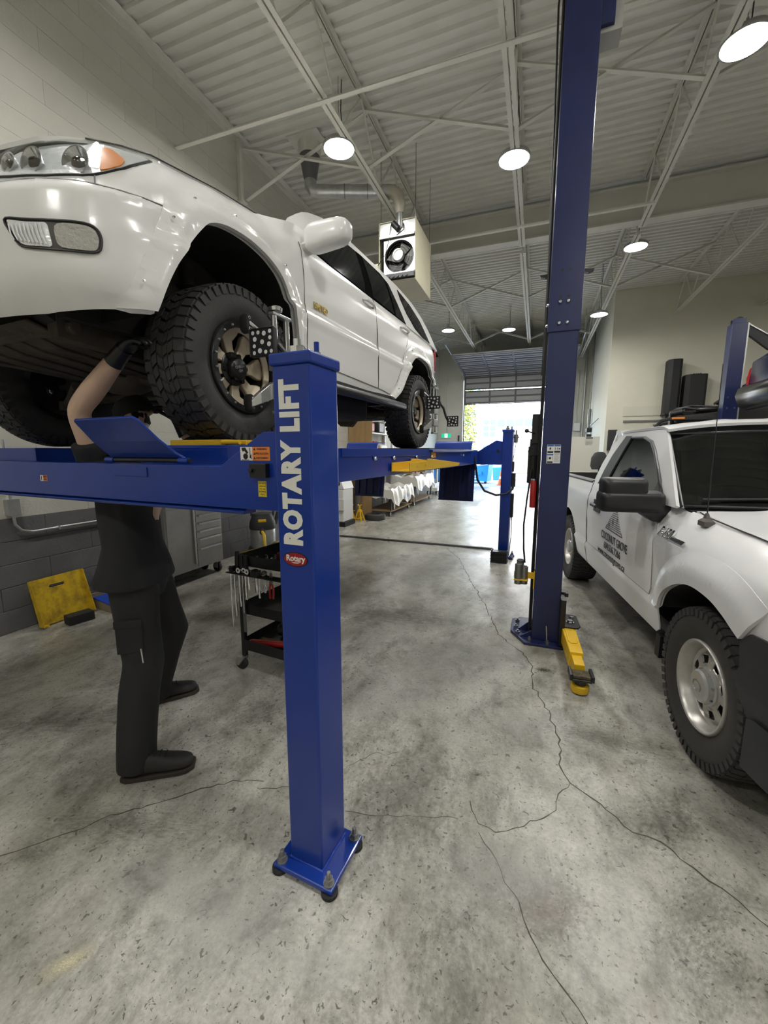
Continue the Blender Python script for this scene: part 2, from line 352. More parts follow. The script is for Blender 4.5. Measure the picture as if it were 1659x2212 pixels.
SM = {'oil': stain_mat('oil_stain', (0.035,0.028,0.012), 0.85, 5), 'dark': stain_mat('dark_grime', (0.10,0.088,0.07), 0.30, 9), 'pale': stain_mat('worn_pale_patch', (0.55,0.55,0.53), 0.28, 8), 'sawdust': stain_mat('sawdust', (0.62,0.56,0.38), 0.85, 14), 'red': stain_mat('reddish_spill', (0.26,0.18,0.16), 0.30, 8)}
for i, (x, y, rx, ry, rot, k) in enumerate(STAINS):
    o = MB().add([(1.2*math.cos(2*math.pi*j/24), 1.2*math.sin(2*math.pi*j/24), 0) for j in range(24)], [tuple(range(24))]).build('stain', SM[k], fl)
    o.location = (x,y,0.0004+0.00002*i); o.scale = (rx,ry,1); o.rotation_euler = (0,0,rot)
# ---- block wall on the left: grey painted dado, cream above
M_DADO = mat('grey_dado_paint', (0.135, 0.135, 0.138), 0.6, noise=0.18, nscale=3, bump=0.5, bscale=45)
M_CREAM = mat('cream_block_paint', (0.53, 0.52, 0.46), 0.65, noise=0.06, nscale=2, bump=0.3, bscale=45)
M_JOINT = mat('painted_mortar', (0.52, 0.51, 0.45), 0.9)
M_JOINTD = mat('painted_mortar_grey', (0.06, 0.06, 0.06), 0.9)
wl = MB().box(XW-.3, XW-.012, YB-.3, YF+.1, 0, ZC+.3).build('wall_left', M_JOINT); tag(wl, 'tall painted block wall, cream above a grey dado', kind='structure')
MB().box(XW-.0125, XW-.0110, YB, YF, 0, 1.02).build('dado_joints', M_JOINTD, wl)
bw, bh = 0.81, 0.203; g = 0.0022
blk = {}
rest = {True: MB(), False: MB()}
cnt = 0
for course in range(31):
    z0 = course*bh; z1 = min(z0+bh, ZC)
    if z1-z0 < 0.02: continue
    off = (course % 2)*bw/2
    dado = course < 5
    for i in range(-7, 25):
        y0 = i*bw+off; y1 = y0+bw
        if y0 < YB or y1 > YF: continue
        near = (1.2 < y0 < 5.6 and z0 < 1.45) or (2.6 < y0 < 9.0 and z0 > 2.4) or (4.5 < y0 < 10 and z0 < 2.1)
        if near and cnt < 298:
            key = (dado, round(z1-z0,3))
            if key not in blk:
                b = MB().box(0, .0125, g/2, bw-g/2, g/2, z1-z0-g/2); o = b.build('wall_block', M_DADO if dado else M_CREAM, wl, bevel=0.0012 if not dado else 0.004, seg=1); blk[key] = o
            else: o = copy_obj(blk[key], wl)
            o.location = (XW-.0125, y0, z0); cnt += 1
        else: rest[dado].box(XW-.0125, XW, y0+g/2, y1-g/2, z0+g/2, z1-g/2)
tag(rest[True].build('dado_blocks', M_DADO, wl), kind='stuff'); tag(rest[False].build('wall_blocks', M_CREAM, wl), kind='stuff')
# ---- other walls
M_WALL = mat('pale_wall_paint', (0.60, 0.59, 0.52), 0.7, noise=0.06, nscale=1.5, bump=0.1, bscale=30)
DX0, DX1, DZ = -3.17, 1.2, 3.65
b = MB(); b.box(XW-.3, DX0, YF, YF+.25, 0, ZC+.3); b.box(DX1, XR+.3, YF, YF+.25, 0, ZC+.3); b.box(DX0, DX1, YF, YF+.25, DZ+1.05, ZC+.3)
tag(b.build('wall_back', M_WALL), 'far wall around the open roll-up door', kind='structure')
b = MB(); b.box(1.85, XR+.3, 13.8, 14.0, 0, ZC+.1); b.box(1.85, 2.05, 14.0, YF, 0, ZC+.1)
tag(b.build('wall_office', mat('cream_wall_paint', (0.66, 0.64, 0.53), 0.7, noise=0.05, nscale=1.5)), 'plain cream wall of the enclosed room', kind='structure')
tag(MB().box(XR, XR+.3, YB-.3, YF+.1, 0, ZC+.3).build('wall_right', M_WALL), 'right side wall', kind='structure')
tag(MB().box(XW-.3, XR+.3, YB-.3, YB, 0, ZC+.3).build('wall_front', M_WALL), 'front wall', kind='structure')
# ---- corrugated steel roof deck, ribs run across the shop
M_DECK = mat('white_deck_paint', (0.66, 0.655, 0.61), 0.65, noise=0.07, nscale=2)
pr = []; y = YB-.3; p = 0.152
while y < YF+.2:
    pr += [(y, ZC), (y+.050, ZC), (y+.062, ZC+.038), (y+.140, ZC+.038)]; y += p
vs = []; fs = []
for yy, zz in pr: vs += [(XW-.3, yy, zz), (XR+.3, yy, zz)]
for i in range(len(pr)-1): fs.append((2*i, 2*i+1, 2*i+3, 2*i+2))
dk = MB().add(vs, fs).build('ceiling', M_DECK); tag(dk, 'white painted corrugated steel roof deck', kind='structure')
md = dk.modifiers.new('thickness', 'SOLIDIFY'); md.thickness = 0.004
tag(MB().box(XW-.3, XR+.3, YB-.3, YF+.1, ZC+.06, ZC+.2).build('roof_slab', mat('roof_board', (0.2,0.2,0.2), 0.9)), 'roof board above the deck', kind='structure')
# ledger angle along the block wall
tag(MB().prism([(XW,ZC-.09),(XW+.012,ZC-.09),(XW+.012,ZC-.012),(XW+.10,ZC-.012),(XW+.10,ZC-.002),(XW,ZC-.002)], 'y', YB, YF).build('trim_1', M_WSTEEL), 'white steel ledger angle under the roof deck', kind='structure')
# ---- roof joists
def joist(label, x, y0, y1, zt=ZC-.004, zb=5.30):
    j = thing('roof_joist', label, 'joist', (x, y0, 0), 0, 'open-web roof joists')
    L = y1-y0
    def chord(b, z, up):
        s = 1 if up else -1
        for sx in (-1,1):
            b.prism([(sx*.008,z),(sx*.055,z),(sx*.055,z-s*.007),(sx*.015,z-s*.007),(sx*.015,z-s*.055),(sx*.008,z-s*.055)], 'y', 0, L)
    part('top_chord', M_WSTEEL, j, lambda b: chord(b, zt, True))
    part('bottom_chord', M_WSTEEL, j, lambda b: chord(b, zb, False))
    n = int(round(L/1.22)); st = L/n
    d0 = MB().tube([(0,0,zb+.02),(0,st/2,zt-.03)], 0.013, 8).build('web_bar', M_WSTEEL, j, smooth=True)
    d1 = MB().tube([(0,0,zt-.03),(0,st/2,zb+.02)], 0.013, 8).build('web_bar', M_WSTEEL, j, smooth=True)
    for i in range(n):
        a = d0 if i == 0 else copy_obj(d0, j); a.location = (0,i*st,0)
        a = d1 if i == 0 else copy_obj(d1, j); a.location = (0,i*st+st/2,0)
    return j
GY = 8.6
joist('white open-web roof joist over the white SUV, up to the girder', -2.33, YB+.05, GY-.12)
joist('white open-web roof joist above the aisle between the two lifts', -0.45, YB+.05, GY-.12)
joist('white open-web roof joist above the white pickup truck', 1.44, YB+.05, GY-.12)
joist('white open-web roof joist above the far lift with the dark off-road vehicle', 3.33, YB+.05, GY-.12)
joist('white open-web roof joist beyond the girder, running to the left of the roll-up door', -2.33, GY+.12, YF-.02)
joist('white open-web roof joist beyond the girder, in line with the middle of the roll-up door', -0.45, GY+.12, YF-.02)
joist('white open-web roof joist beyond the girder, running to the corner of the cream room', 1.44, GY+.12, YF-.02)
joist('white open-web roof joist beyond the girder, ending on the cream room', 3.33, GY+.12, 13.78)
joist('white open-web roof joist beyond the girder, second along the cream room', 5.22, GY+.12, 13.78)
# girder across the shop
def girder(b):
    b.box(XW+.01, XR-.02, -.1, .1, 5.43, 5.46); b.box(XW+.01, XR-.02, -.012, .012, 5.46, 5.98); b.box(XW+.01, XR-.02, -.1, .1, 5.98, 6.0)
gd = thing('steel_girder', 'deep white steel girder spanning the shop under the joists', 'girder', (0, GY, 0))
part('flange', M_WSTEEL, gd, lambda b: (b.box(XW+.01, XR-.02, -.11, .11, 5.43, 5.455), b.box(XW+.01, XR-.02, -.11, .11, 5.965, 5.99)))
part('web_plate', mat('girder_paint', (0.57,0.56,0.50), 0.6, noise=0.05, nscale=2), gd, lambda b: b.box(XW+.01, XR-.02, -.012, .012, 5.455, 5.965))
# bridging angles: long bars across the joists and crossed braces
def bar(name, label, p, q, r=0.022, cat='brace', group=None):
    p = Vector(p); q = Vector(q); d = (q-p); L = d.length; z = d.normalized(); x = z.cross(Vector((0,0,1))).normalized(); y = x.cross(z)
    M = Matrix((x,y,z)).transposed().to_4x4(); M.translation = p
    b = MB(M); b.prism([(-r,-r),(r,-r),(r,-r+.006),(-r+.006,-r+.006),(-r+.006,r),(-r,r)], 'z', 0, L)
    o = b.build(name, M_WSTEEL); tag(o, label, cat, group); return o
for P in BRACES: bar('roof_brace', P[2], P[0], P[1], 0.028 if len(P) < 4 else P[3], 'brace', 'roof braces')
# ---- round high bay lamps
M_LAMP = mat('lit_led_lens', (1,1,1), 0.3, emit=(1.0, 0.985, 0.94), estr=LAMP_POWER)
M_LAMPH = mat('lamp_housing_grey', (0.35,0.35,0.34), 0.4, 0.6)
M_CABLE = mat('black_cable', (0.012,0.012,0.012), 0.5)
def lamp(x, y, z, label, r=0.19, top=ZC):
    t = thing('high_bay_lamp', label, 'lamp', (x,y,z), 0, 'round high bay lamps')
    part('housing', M_LAMPH, t, lambda b: b.lathe([(0.0,.13),(.05,.13),(.06,.10),(r*.62,.07),(r*.98,.045),(r*1.06,.02),(r*1.06,-.005),(r*.97,-.008),(r*.95,.004),(0,.004)], 36), smooth=True)
    part('lens', M_LAMP, t, lambda b: b.lathe([(0,-.012),(r*.6,-.010),(r*.94,-.003),(r*.95,.003),(0,.003)], 36), smooth=True)
    part('hanger', M_STEEL, t, lambda b: (b.tube([(0,0,.12),(0,0,.19)], .012, 8), b.tube([(0,0,.18),(0,0,top-z)], .004, 6)))
    part('cable', M_CABLE, t, lambda b: b.tube([(.03,0,.12),(.035,.01,.3),(.02,.02,.42),(.03,.03,top-z-.02)], .006, 6))
    return t
for L in LAMPS: lamp(*L)
# ================================================================== FOUR-POST ALIGNMENT LIFT (blue)
TH = R(3.8)
lift = thing('four_post_lift', 'blue four-post alignment lift carrying the white SUV', 'vehicle lift', (-0.743, 1.243, 0), -TH)
M_WELD = mat('welded_blue_seam', (0.02, 0.06, 0.42), 0.25, bump=0.6, bscale=90, coat=0.3)
PW, PD = 0.145, 0.172
def hexnut(b, x, y, z, r=0.016, h=0.016):
    b.lathe([(0,z),(r,z),(r,z+h),(0,z+h)], 6, Matrix.Translation((x,y,0)))
def post(x, y, front):
    p = MB().prism([(x-PW/2,y-PD/2),(x+PW/2,y-PD/2),(x+PW/2,y+PD/2),(x-PW/2,y+PD/2)], 'z', .02, 1.875).build('post', M_BLUE, lift, bevel=0.008, seg=3)
    part('post_cap', M_BLUE, p, lambda b: b.box(x-PW/2-.008,x+PW/2+.008,y-PD/2-.008,y+PD/2+.008,1.872,1.91), bevel=0.007, seg=2)
    bx, by = x+.012, y-.03
    part('base_plate', M_BLUE, p, lambda b: b.box(bx-.13,bx+.13,by-.105,by+.14,.014,.034), bevel=0.006)
    part('weld_seam', M_WELD, p, lambda b: b.tube([(x-PW/2,y-PD/2,.036),(x+PW/2,y-PD/2,.036),(x+PW/2,y+PD/2,.036),(x-PW/2,y+PD/2,.036)], .007, 6, closed=True), smooth=True)
    for sx, sy in ((-1,-1),(1,-1),(1,1),(-1,1)):
        ax = bx+sx*.105; ay = by+.0175+sy*.098
        def bolt(b):
            b.lathe([(0,.034),(.021,.034),(.021,.038),(0,.038)], 20, Matrix.Translation((ax,ay,0)))
            hexnut(b, ax, ay, .038, .0165, .018); b.lathe([(0,.05),(.0085,.05),(.0085,.078),(.006,.081),(0,.081)], 14, Matrix.Translation((ax,ay,0)))
        part('anchor_bolt', M_STEEL, p, bolt)
        part('shim', M_RUBBER, p, lambda b: b.lathe([(0,.0005),(.031,.0005),(.031,.014),(0,.014)], 20, Matrix.Translation((ax+.006*sx,ay-.006,0))))
    def nut(b):
        b.lathe([(0,1.91),(.026,1.91),(.026,1.915),(0,1.915)], 20, Matrix.Translation((x-.012,y-.028,0)))
        hexnut(b, x-.012, y-.028, 1.915, .024, .024); b.lathe([(0,1.93),(.0135,1.93),(.0135,1.962),(0,1.962)], 16, Matrix.Translation((x-.012,y-.028,0)))
    part('cable_nut', M_CHROME, p, nut)
    part('latch_rod', M_BLUE, p, lambda b: (b.lathe([(0,1.918),(.009,1.918),(.009,1.955),(0,1.955)], 14, Matrix.Translation((x+.042,y+.005,0)))))
    part('latch_nut', M_CHROME, p, lambda b: hexnut(b, x+.042, y+.005, 1.91, .015, .012))
    return p
fp = post(0, 0, True); rp = post(0.0, 5.10, False)
# lettering up the front face
F = frame((0, -PD/2-.001, 0), (0,0,1), (-1,0,0))      # text runs upward
text('lettering', 'ROTARY LIFT', M_LETTER, fp, Matrix.Translation((0,0,0)) @ frame((-.004,-PD/2-.0012,1.555), (0,0,1), (-1,0,0)), 0.098, 0.0004, 0.0062, 'CENTER', 0.805, spacing=1.17)
def oval(a, c, n=32): return [(a*math.cos(2*math.pi*i/n), c*math.sin(2*math.pi*i/n)) for i in range(n)]
MO = Matrix.Translation((-.002,0,1.236))
part('badge', mat('badge_black', (0.01,0.008,0.008), 0.4), fp, lambda b: b.prism(oval(.050,.0255), 'y', -PD/2-.0018, -PD/2-.0002, MO))
part('badge_red_face', mat('badge_red', (0.30,0.008,0.012), 0.35), fp, lambda b: b.prism(oval(.0465,.0225), 'y', -PD/2-.0026, -PD/2-.0012, MO))
text('badge_lettering', 'Rotary', M_LETTER, fp, frame((-.001,-PD/2-.003,1.239), (1,0,0), (0,0,1)), 0.0285, 0.0003, 0.0008, 'CENTER', 0.98)
part('badge_swoosh', M_LETTER, fp, lambda b: b.prism([(-.018,-.010),(-.005,-.0135),(.012,-.0125),(.028,-.004),(.012,-.0095),(-.005,-.0105)], 'y', -PD/2-.0033, -PD/2-.0024, MO))
# ---- crossbeams
def beam_profile_front(b):
    y0, y1 = -.022, .088
    b.prism([(-2.95,1.385),(-.075,1.385),(-.075,1.668),(-.175,1.668),(-.385,1.545),(-2.95,1.545)], 'y', y0, y0+.010)
    b.prism([(-2.95,1.385),(-.30,1.385),(-.30,1.392),(-2.95,1.392)], 'y', y0+.01, y1)
    b.prism([(-2.95,1.538),(-.30,1.538),(-.30,1.545),(-2.95,1.545)], 'y', y0+.01, y1)
    b.prism([(-2.95,1.385),(-.075,1.385),(-.075,1.668),(-.175,1.668),(-.385,1.545),(-2.95,1.545)], 'y', y1, y1+.010)
fb = part('crossbeam', M_BLUE, lift, beam_profile_front, bevel=0.003)
part('bottom_channel', M_BLUE, fb, lambda b: b.prism([(.0,1.384),(.05,1.384),(.055,1.376),(.05,1.362),(-.012,1.362),(-.018,1.372)], 'x', -2.95, -.285), bevel=0.003)
part('hatch_plate', M_BLUE, fb, lambda b: b.box(-1.02,-.80,-.027,-.0215,1.492,1.533), bevel=0.002)
part('limit_switch', M_BLACK, fb, lambda b: (b.box(-.225,-.150,-.046,-.0215,1.505,1.556), b.cyl((-.212,-.058,1.532),(-.212,-.045,1.532),.008)), bevel=0.003)
def sticker(parent, x0, x1, z0, z1, y, m, name='sticker', d=0.0008): return part(name, m, parent, lambda b: b.box(x0,x1,y-d,y+.0003,z0,z1))
ys = -.0222
M_PICT = mat('pictogram_grey', (0.25,0.25,0.25), 0.5)
sticker(fb, -.282, -.226, 1.566, 1.615, ys, M_STICKER); sticker(fb, -.226, -.146, 1.566, 1.615, ys, M_ORANGE)
part('pictogram', M_PRINT, fb, lambda b: (b.prism([(-.276,1.612),(-.258,1.613),(-.244,1.594),(-.252,1.590),(-.262,1.600),(-.272,1.598)],'y',ys-.0014,ys-.0006), b.lathe([(.007,0),(.011,0),(.011,.0006),(.007,.0006)],20,frame((-.258,ys-.0014,1.581),(1,0,0),(0,0,-1))), b.box(-.238,-.235,ys-.0014,ys-.0006,1.575,1.612), b.box(-.276,-.242,ys-.0014,ys-.0006,1.5675,1.5695), b.prism([(-.240,1.578),(-.230,1.590),(-.231,1.578),(-.228,1.570)],'y',ys-.0014,ys-.0006)))
for i, wd in enumerate(('WARNING', 'PRECAUCION', 'AVERTISSEMENT')):
    z = 1.607-i*.016
    text('warning_print', wd, M_PRINT, fb, frame((-.182,ys-.0009,z), (1,0,0), (0,0,1)), 0.0105 if i < 2 else .0085, 0.0003, 0.0002, 'CENTER', 0.9)
    part('warning_mark', M_PRINT, fb, lambda b: b.prism([(-.221,z-.004),(-.211,z-.004),(-.216,z+.005)],'y',ys-.0014,ys-.0006))
sticker(fb, -.206, -.168, 1.435, 1.492, ys, mat('yellow_label', (0.80,0.60,0.03), 0.5))
part('label_border', M_PRINT, fb, lambda b: b.tube([(-.203,ys-.0010,1.438),(-.171,ys-.0010,1.438),(-.171,ys-.0010,1.489),(-.203,ys-.0010,1.489)], .0007, 4, closed=True))
for i, wd in enumerate(('DO NOT', 'GREASE', 'OR OIL', 'SLIDING', 'PADS')):
    text('label_print', wd, M_PRINT, fb, frame((-.187,ys-.0010,1.483-i*.0098), (1,0,0), (0,0,1)), 0.0082, 0.0003, 0.0001)
sticker(fb, -1.605, -1.58, 1.452, 1.480, ys, M_STICKER); sticker(fb, -1.58, -1.545, 1.452, 1.480, ys, M_ORANGE)
for i in range(3): part('warning_print', M_PRINT, fb, lambda b: b.box(-1.576,-1.549,ys-.0014,ys-.0006,1.457+i*.008,1.4615+i*.008))
part('warning_print', M_PRINT, fb, lambda b: b.box(-1.597,-1.590,ys-.0014,ys-.0006,1.456,1.476))
# rear crossbeam
def beam_rear(b):
    b.prism([(-2.95,1.40),(-.08,1.40),(-.08,1.74),(-.16,1.76),(-.42,1.60),(-2.95,1.58)], 'y', 5.03, 5.04)
    b.prism([(-2.95,1.40),(-.08,1.40),(-.08,1.74),(-.16,1.76),(-.42,1.60),(-2.95,1.58)], 'y', 5.15, 5.16)
    b.box(-2.95,-.3,5.04,5.15,1.40,1.408); b.box(-2.95,-.42,5.04,5.15,1.572,1.58)
rb = part('crossbeam', M_BLUE, lift, beam_rear, bevel=0.003)
part('pulley_pin', M_BLACK, rb, lambda b: b.cyl((-.13,5.02,1.60),(-.13,5.032,1.60),.022))
# ---- runways
RZ0, RZ1 = 1.415, 1.618
def runway(x0, x1, inner):
    def shape(b):
        b.box(x0, x1, .11, 4.98, RZ1-.012, RZ1); b.box(x0, x0+.012, .11, 4.98, RZ0, RZ1-.012); b.box(x1-.012, x1, .11, 4.98, RZ0, RZ1-.012)
        b.box(x0+.012, x0+.06, .11, 4.98, RZ0, RZ0+.008); b.box(x1-.06, x1-.012, .11, 4.98, RZ0, RZ0+.008); b.box(x0+.012, x1-.012, .11, .122, RZ0+.008, RZ1-.012)
    r = part('runway', M_BLUE, lift, shape, bevel=0.003)
    for k in range(5): part('cross_member', M_BLUE, r, lambda b: b.box(x0+.012, x1-.012, .8+k*.9, .86+k*.9, RZ0+.04, RZ1-.012))
    part('side_rail', M_BLUE, r, lambda b: b.prism([(.95,RZ1),(2.62,RZ1),(2.62,1.553),(2.30,1.553),(2.29,1.535),(2.25,1.535),(2.24,1.560),(1.78,1.560),(1.77,1.535),(1.73,1.535),(1.72,1.560),(1.44,1.562),(1.43,1.535),(1.39,1.535),(1.38,1.565),(.95,1.565)], 'x', x1, x1+.008), bevel=0.0015)
    for y in (1.41, 1.75, 2.27, 2.72, 4.05):
        part('rail_bolt', M_CHROME, r, lambda b: b.lathe([(0,.012),(.010,.010),(.013,.006),(.015,0)], 16, frame((x1+.008,y,1.548),(0,1,0),(0,0,1))), smooth=True)
    part('slip_plate', M_BLACK, r, lambda b: b.box(x0+.03, x1-.005, 2.68, 4.15, RZ1+.001, RZ1+.012))
    part('slip_plate_edge', M_BLUE, r, lambda b: b.prism([(x1,RZ1-.03),(x1+.03,RZ1-.026),(x1+.036,RZ1-.016),(x1+.03,RZ1-.006),(x1,RZ1-.004)], 'y', 2.66, 4.55), bevel=0.002)
    return r
rwR = runway(-1.02, -.42, -1); rwL = runway(-2.50, -1.90, 1)
for r_, x0, x1 in ((rwR,-1.02,-.42), (rwL,-2.50,-1.90)):
    # rear stop flap, approach ramp hanging behind
    part('rear_wheel_stop', M_BLUE, r_, lambda b: b.prism([(4.62,RZ1+.002),(4.66,RZ1+.10),(4.72,RZ1+.122),(4.98,RZ1+.118),(4.985,RZ1+.108),(4.73,RZ1+.108),(4.68,RZ1+.08),(4.66,RZ1+.002)], 'x', x0+.04, x1-.02), bevel=0.003)
    def ramp(b):
        M = Matrix.Translation((0,4.99,RZ0+.03)) @ Matrix.Rotation(R(-8), 4, 'X')
        b.box(x0+.03, x1-.03, 0, .012, -.60, 0, M)
        for k in range(4): xx = x0+.09+k*(x1-x0-.21)/3; b.box(xx, xx+.03, -.028, 0, -.56, -.04, M)
        b.box(x0+.03, x1-.03, -.02, 0, -.60, -.585, M)
    part('approach_ramp', mat('ramp_dark_blue', (0.006,0.012,0.07), 0.4), r_, ramp, bevel=0.002)
# front wheel stop, tilted toward the front
def wstop(b):
    a = Vector((0,-.005,1.572)); 
    h0, h1 = -1.075, -.60
    pts = [(h0+.02,.0,1.568),(h1,.0,1.568),(h1-.02,-.028,1.590),(h1-.035,-.085,1.640),(h1-.055,-.150,1.712),(h1-.075,-.160,1.724),(h0+.045,-.160,1.724),(h0+.035,-.152,1.716),(h0+.028,-.085,1.640),(h0+.022,-.028,1.590)]
    n = len(pts); off = Vector((0,.007,.008)); vs = [Vector(p) for p in pts]+[Vector(p)+off for p in pts]
    L = [0,9,8,7,6]; Rr = [1,2,3,4,5]
    fs = []
    for k in range(4):
        fs.append((L[k],Rr[k],Rr[k+1],L[k+1])); fs.append((n+L[k],n+L[k+1],n+Rr[k+1],n+Rr[k]))
    fs += [(L[4],Rr[4],n+Rr[4],n+L[4]),(L[0],n+L[0],n+Rr[0],Rr[0])]
    for k in range(4): fs += [(L[k],L[k+1],n+L[k+1],n+L[k]),(Rr[k],n+Rr[k],n+Rr[k+1],Rr[k+1])]
    b.add(vs, fs)
part('front_wheel_stop', M_BLUE, rwR, wstop, bevel=0.0025)
part('hinge_pin', mat('greasy_steel', (0.05,0.05,0.045), 0.4, 0.7), rwR, lambda b: b.cyl((-1.09,-.004,1.562),(-.565,-.004,1.562),.009), smooth=True)
for hx in (-1.09, -.625): part('hinge_sleeve', M_BLUE, rwR, lambda b: b.cyl((hx,-.004,1.562),(hx+.055,-.004,1.562),.0125), smooth=True)
# block between the stop and the post, with round-cornered slot end
part('turnplate_pocket', M_BLUE, rwR, lambda b: (b.box(-.98,-.43,.20,.215,1.545,1.628), b.box(-.47,-.33,.10,.20,1.552,1.625)), bevel=0.004)
# yellow turning-plate lock with two round handles
yl = part('turnplate_lock', M_YEL, rwR, lambda b: (b.box(-.98,-.62,.24,.33,RZ1+.001,RZ1+.035), b.box(-.62,-.52,.27,.40,RZ1+.004,RZ1+.03)), bevel=0.003)
part('lock_handle', M_YEL, yl, lambda b: b.tube([(-.64,.245,RZ1+.022),(-.535,.245,RZ1+.022)], .011, 12), smooth=True)
part('lock_handle', M_YEL, yl, lambda b: b.tube([(-.60,.29,RZ1+.022),(-.41,.29,RZ1+.020)], .011, 12), smooth=True)
part('turnplate', M_STEEL, rwR, lambda b: b.lathe([(0,RZ1+.001),(.19,RZ1+.001),(.19,RZ1+.010),(0,RZ1+.010)], 40, Matrix.Translation((-.80,.6,0))))
# yellow tray bolted outside the right runway
def ytray(b):
    b.prism([(1.68,1.445),(3.10,1.445),(3.20,1.452),(3.22,1.475),(2.20,1.535),(2.10,1.535),(2.10,1.518),(1.68,1.512)], 'x', -.405, -.398)
    b.prism([(1.68,1.445),(3.10,1.445),(3.20,1.452),(3.22,1.475),(2.20,1.535),(2.10,1.535),(2.10,1.518),(1.68,1.512)], 'x', -.262, -.255)
    b.box(-.398,-.262,1.68,3.20,1.445,1.452)
yt = part('drive_on_tray', M_YEL, rwR, ytray, bevel=0.002)
part('tray_bolt', M_YEL, yt, lambda b: b.lathe([(.006,0),(.013,0),(.013,.004),(.006,.004)], 16, frame((-.255,2.06,1.49),(0,1,0),(0,0,1))))
sticker_ = lambda y0,y1,z0,z1,m,nm: part(nm, m, rwR, lambda b: b.box(-.420,-.4188,y0,y1,z0,z1))
sticker_(2.72,2.80,1.535,1.585,mat('yellow_label', (0.80,0.60,0.03), 0.5),'sticker'); sticker_(2.81,2.87,1.535,1.583,M_ORANGE,'sticker')
part('warning_print', M_PRINT, rwR, lambda b: [b.box(-.420,-.4182,2.735,2.785,1.545+k*.012,1.550+k*.012) for k in range(3)])
# air hose looping from runway to rear post, air unit and cables on the post
part('air_hose', M_RUBBER, rwR, lambda b: b.tube([(-.44,4.70,1.56),(-.42,4.76,1.50),(-.40,4.80,1.36),(-.38,4.84,1.18),(-.28,4.88,1.02),(-.12,4.92,.96),(.02,4.98,.98),(.10,5.04,1.05),(.115,5.08,1.2)], .016, 10), smooth=True)
part('control_box', M_BLACK, rp, lambda b: (b.box(.075,.125,5.04,5.14,1.08,1.28), b.box(.075,.115,5.05,5.13,.62,.98), b.box(.075,.10,5.06,5.12,1.30,1.45)), bevel=0.005)
part('air_fitting', M_STEEL, rp, lambda b: (b.cyl((.11,5.09,1.72),(.11,5.09,1.84),.028), b.cyl((.075,5.09,1.80),(.15,5.09,1.80),.014), b.cyl((.11,5.09,1.84),(.11,5.09,1.90),.012), b.tube([(.11,5.09,1.72),(.10,5.08,1.6),(.08,5.06,1.45)],.006)), smooth=True)
part('cable', M_CABLE, rp, lambda b: b.tube([(.10,5.08,.62),(.105,5.06,.35),(.085,5.05,.04)], .006, 6), smooth=True)
# ---- rubber ramp blocks stacked at the foot of the rear post, cable cover on the floor
t = thing('rubber_chock_stack', 'stack of black ribbed rubber pads at the foot of the rear blue post', 'rubber pads', (-.44, 5.98, 0), -TH)
for k in range(7): part('pad', M_RUBBER, t, lambda b: b.box(-.115+.003*(k%2),.115-.002*(k%3),-.07+.004*(k%2),.075,.004+k*.022,.023+k*.022), bevel=0.003)
part('top_tray', M_BLACK, t, lambda b: b.prism([(-.105,.158),(.105,.158),(.112,.185),(.10,.185),(.095,.166),(-.095,.166),(-.10,.185),(-.112,.185)],'y',-.06,.075), bevel=0.002)
cc = thing('cable_cover', 'long black rubber cable cover lying across the floor behind the lift', 'cable cover', (-3.6, 6.83, 0), R(-1.7))
for k in range(3): part('cover_section', M_RUBBER, cc, lambda b: b.prism([(-.05,.001),(.05,.001),(.028,.022),(-.028,.022)], 'x', k*1.0+.002, (k+1)*1.0-.002))

# ================================================================== TWO-POST LIFT: navy column beside the pickup
tp = thing('two_post_lift_column', 'tall navy two-post lift column with a yellow swing arm', 'lift column', (0.14, 3.60, 0), 0)
CW = .105
def colprof(w, d, t=.012):
    # open on the right (+x) side toward the pickup
    return [(w,-d),(w,-d+.05),(w-t,-d+.05),(w-t,-d+t),(-w+t,-d+t),(-w+t,d-t),(w-t,d-t),(w-t,d-.05),(w,d-.05),(w,d),(-w,d),(-w,-d)]
pl = MB().prism(colprof(CW,.10), 'z', .02, 2.52).build('lower_column', M_NAVY, tp, bevel=0.006)
up = MB().prism(colprof(CW+.010,.110), 'z', 2.49, 5.0).build('upper_column', M_NAVY, tp, bevel=0.006)
part('carriage_cover', M_NAVY, tp, lambda b: b.box(-CW+.02, CW-.004, -.08, .08, .05, 2.4))
for z in (2.55, 2.70):
    for x in (-.035, .02): part('splice_bolt', M_CHROME, up, lambda b: b.lathe([(0,.016),(.010,.014),(.014,.006),(.015,0)], 16, frame((x,-.110,z),(1,0,0),(0,0,1))), smooth=True)
    part('splice_bolt', M_CHROME, up, lambda b: b.lathe([(0,.016),(.010,.014),(.014,.006),(.015,0)], 16, frame((-CW-.010,-.06,z),(0,-1,0),(0,0,1))), smooth=True)
for z in (2.735, 2.92):
    for x in (-.035, .02): part('bolt_hole', M_PRINT, up, lambda b: b.lathe([(0,.0012),(.010,.0012),(.010,0)], 16, frame((x,-.1102,z),(1,0,0),(0,0,1))))
part('base_plate', M_NAVY, tp, lambda b: b.prism([(-.28,.30),(-.28,.02),(-.16,-.19),(.13,-.19),(.20,-.10),(.20,.30),(.12,.36),(-.2,.36)], 'z', .001, .022), bevel=0.003)
for x, y in ((-.23,.24),(-.24,.10),(-.22,-.02),(-.12,-.13),(.02,-.15),(.12,-.14)):
    part('anchor_bolt', M_STEEL, tp, lambda b: (hexnut(b, x, y, .022, .018, .016), b.cyl((x,y,.03),(x,y,.052),.009)))
part('gusset', M_NAVY, tp, lambda b: (b.prism([(-.105,.022),(-.22,.022),(-.105,.13)], 'y', .06, .07), b.prism([(-.105,.022),(-.20,.022),(-.105,.09)], 'y', -.085, -.075)))
part('release_lever', M_CHROME, tp, lambda b: b.tube([(.015,-.135,.025),(.012,-.13,.10),(.005,-.125,.165)], .006, 8), smooth=True)
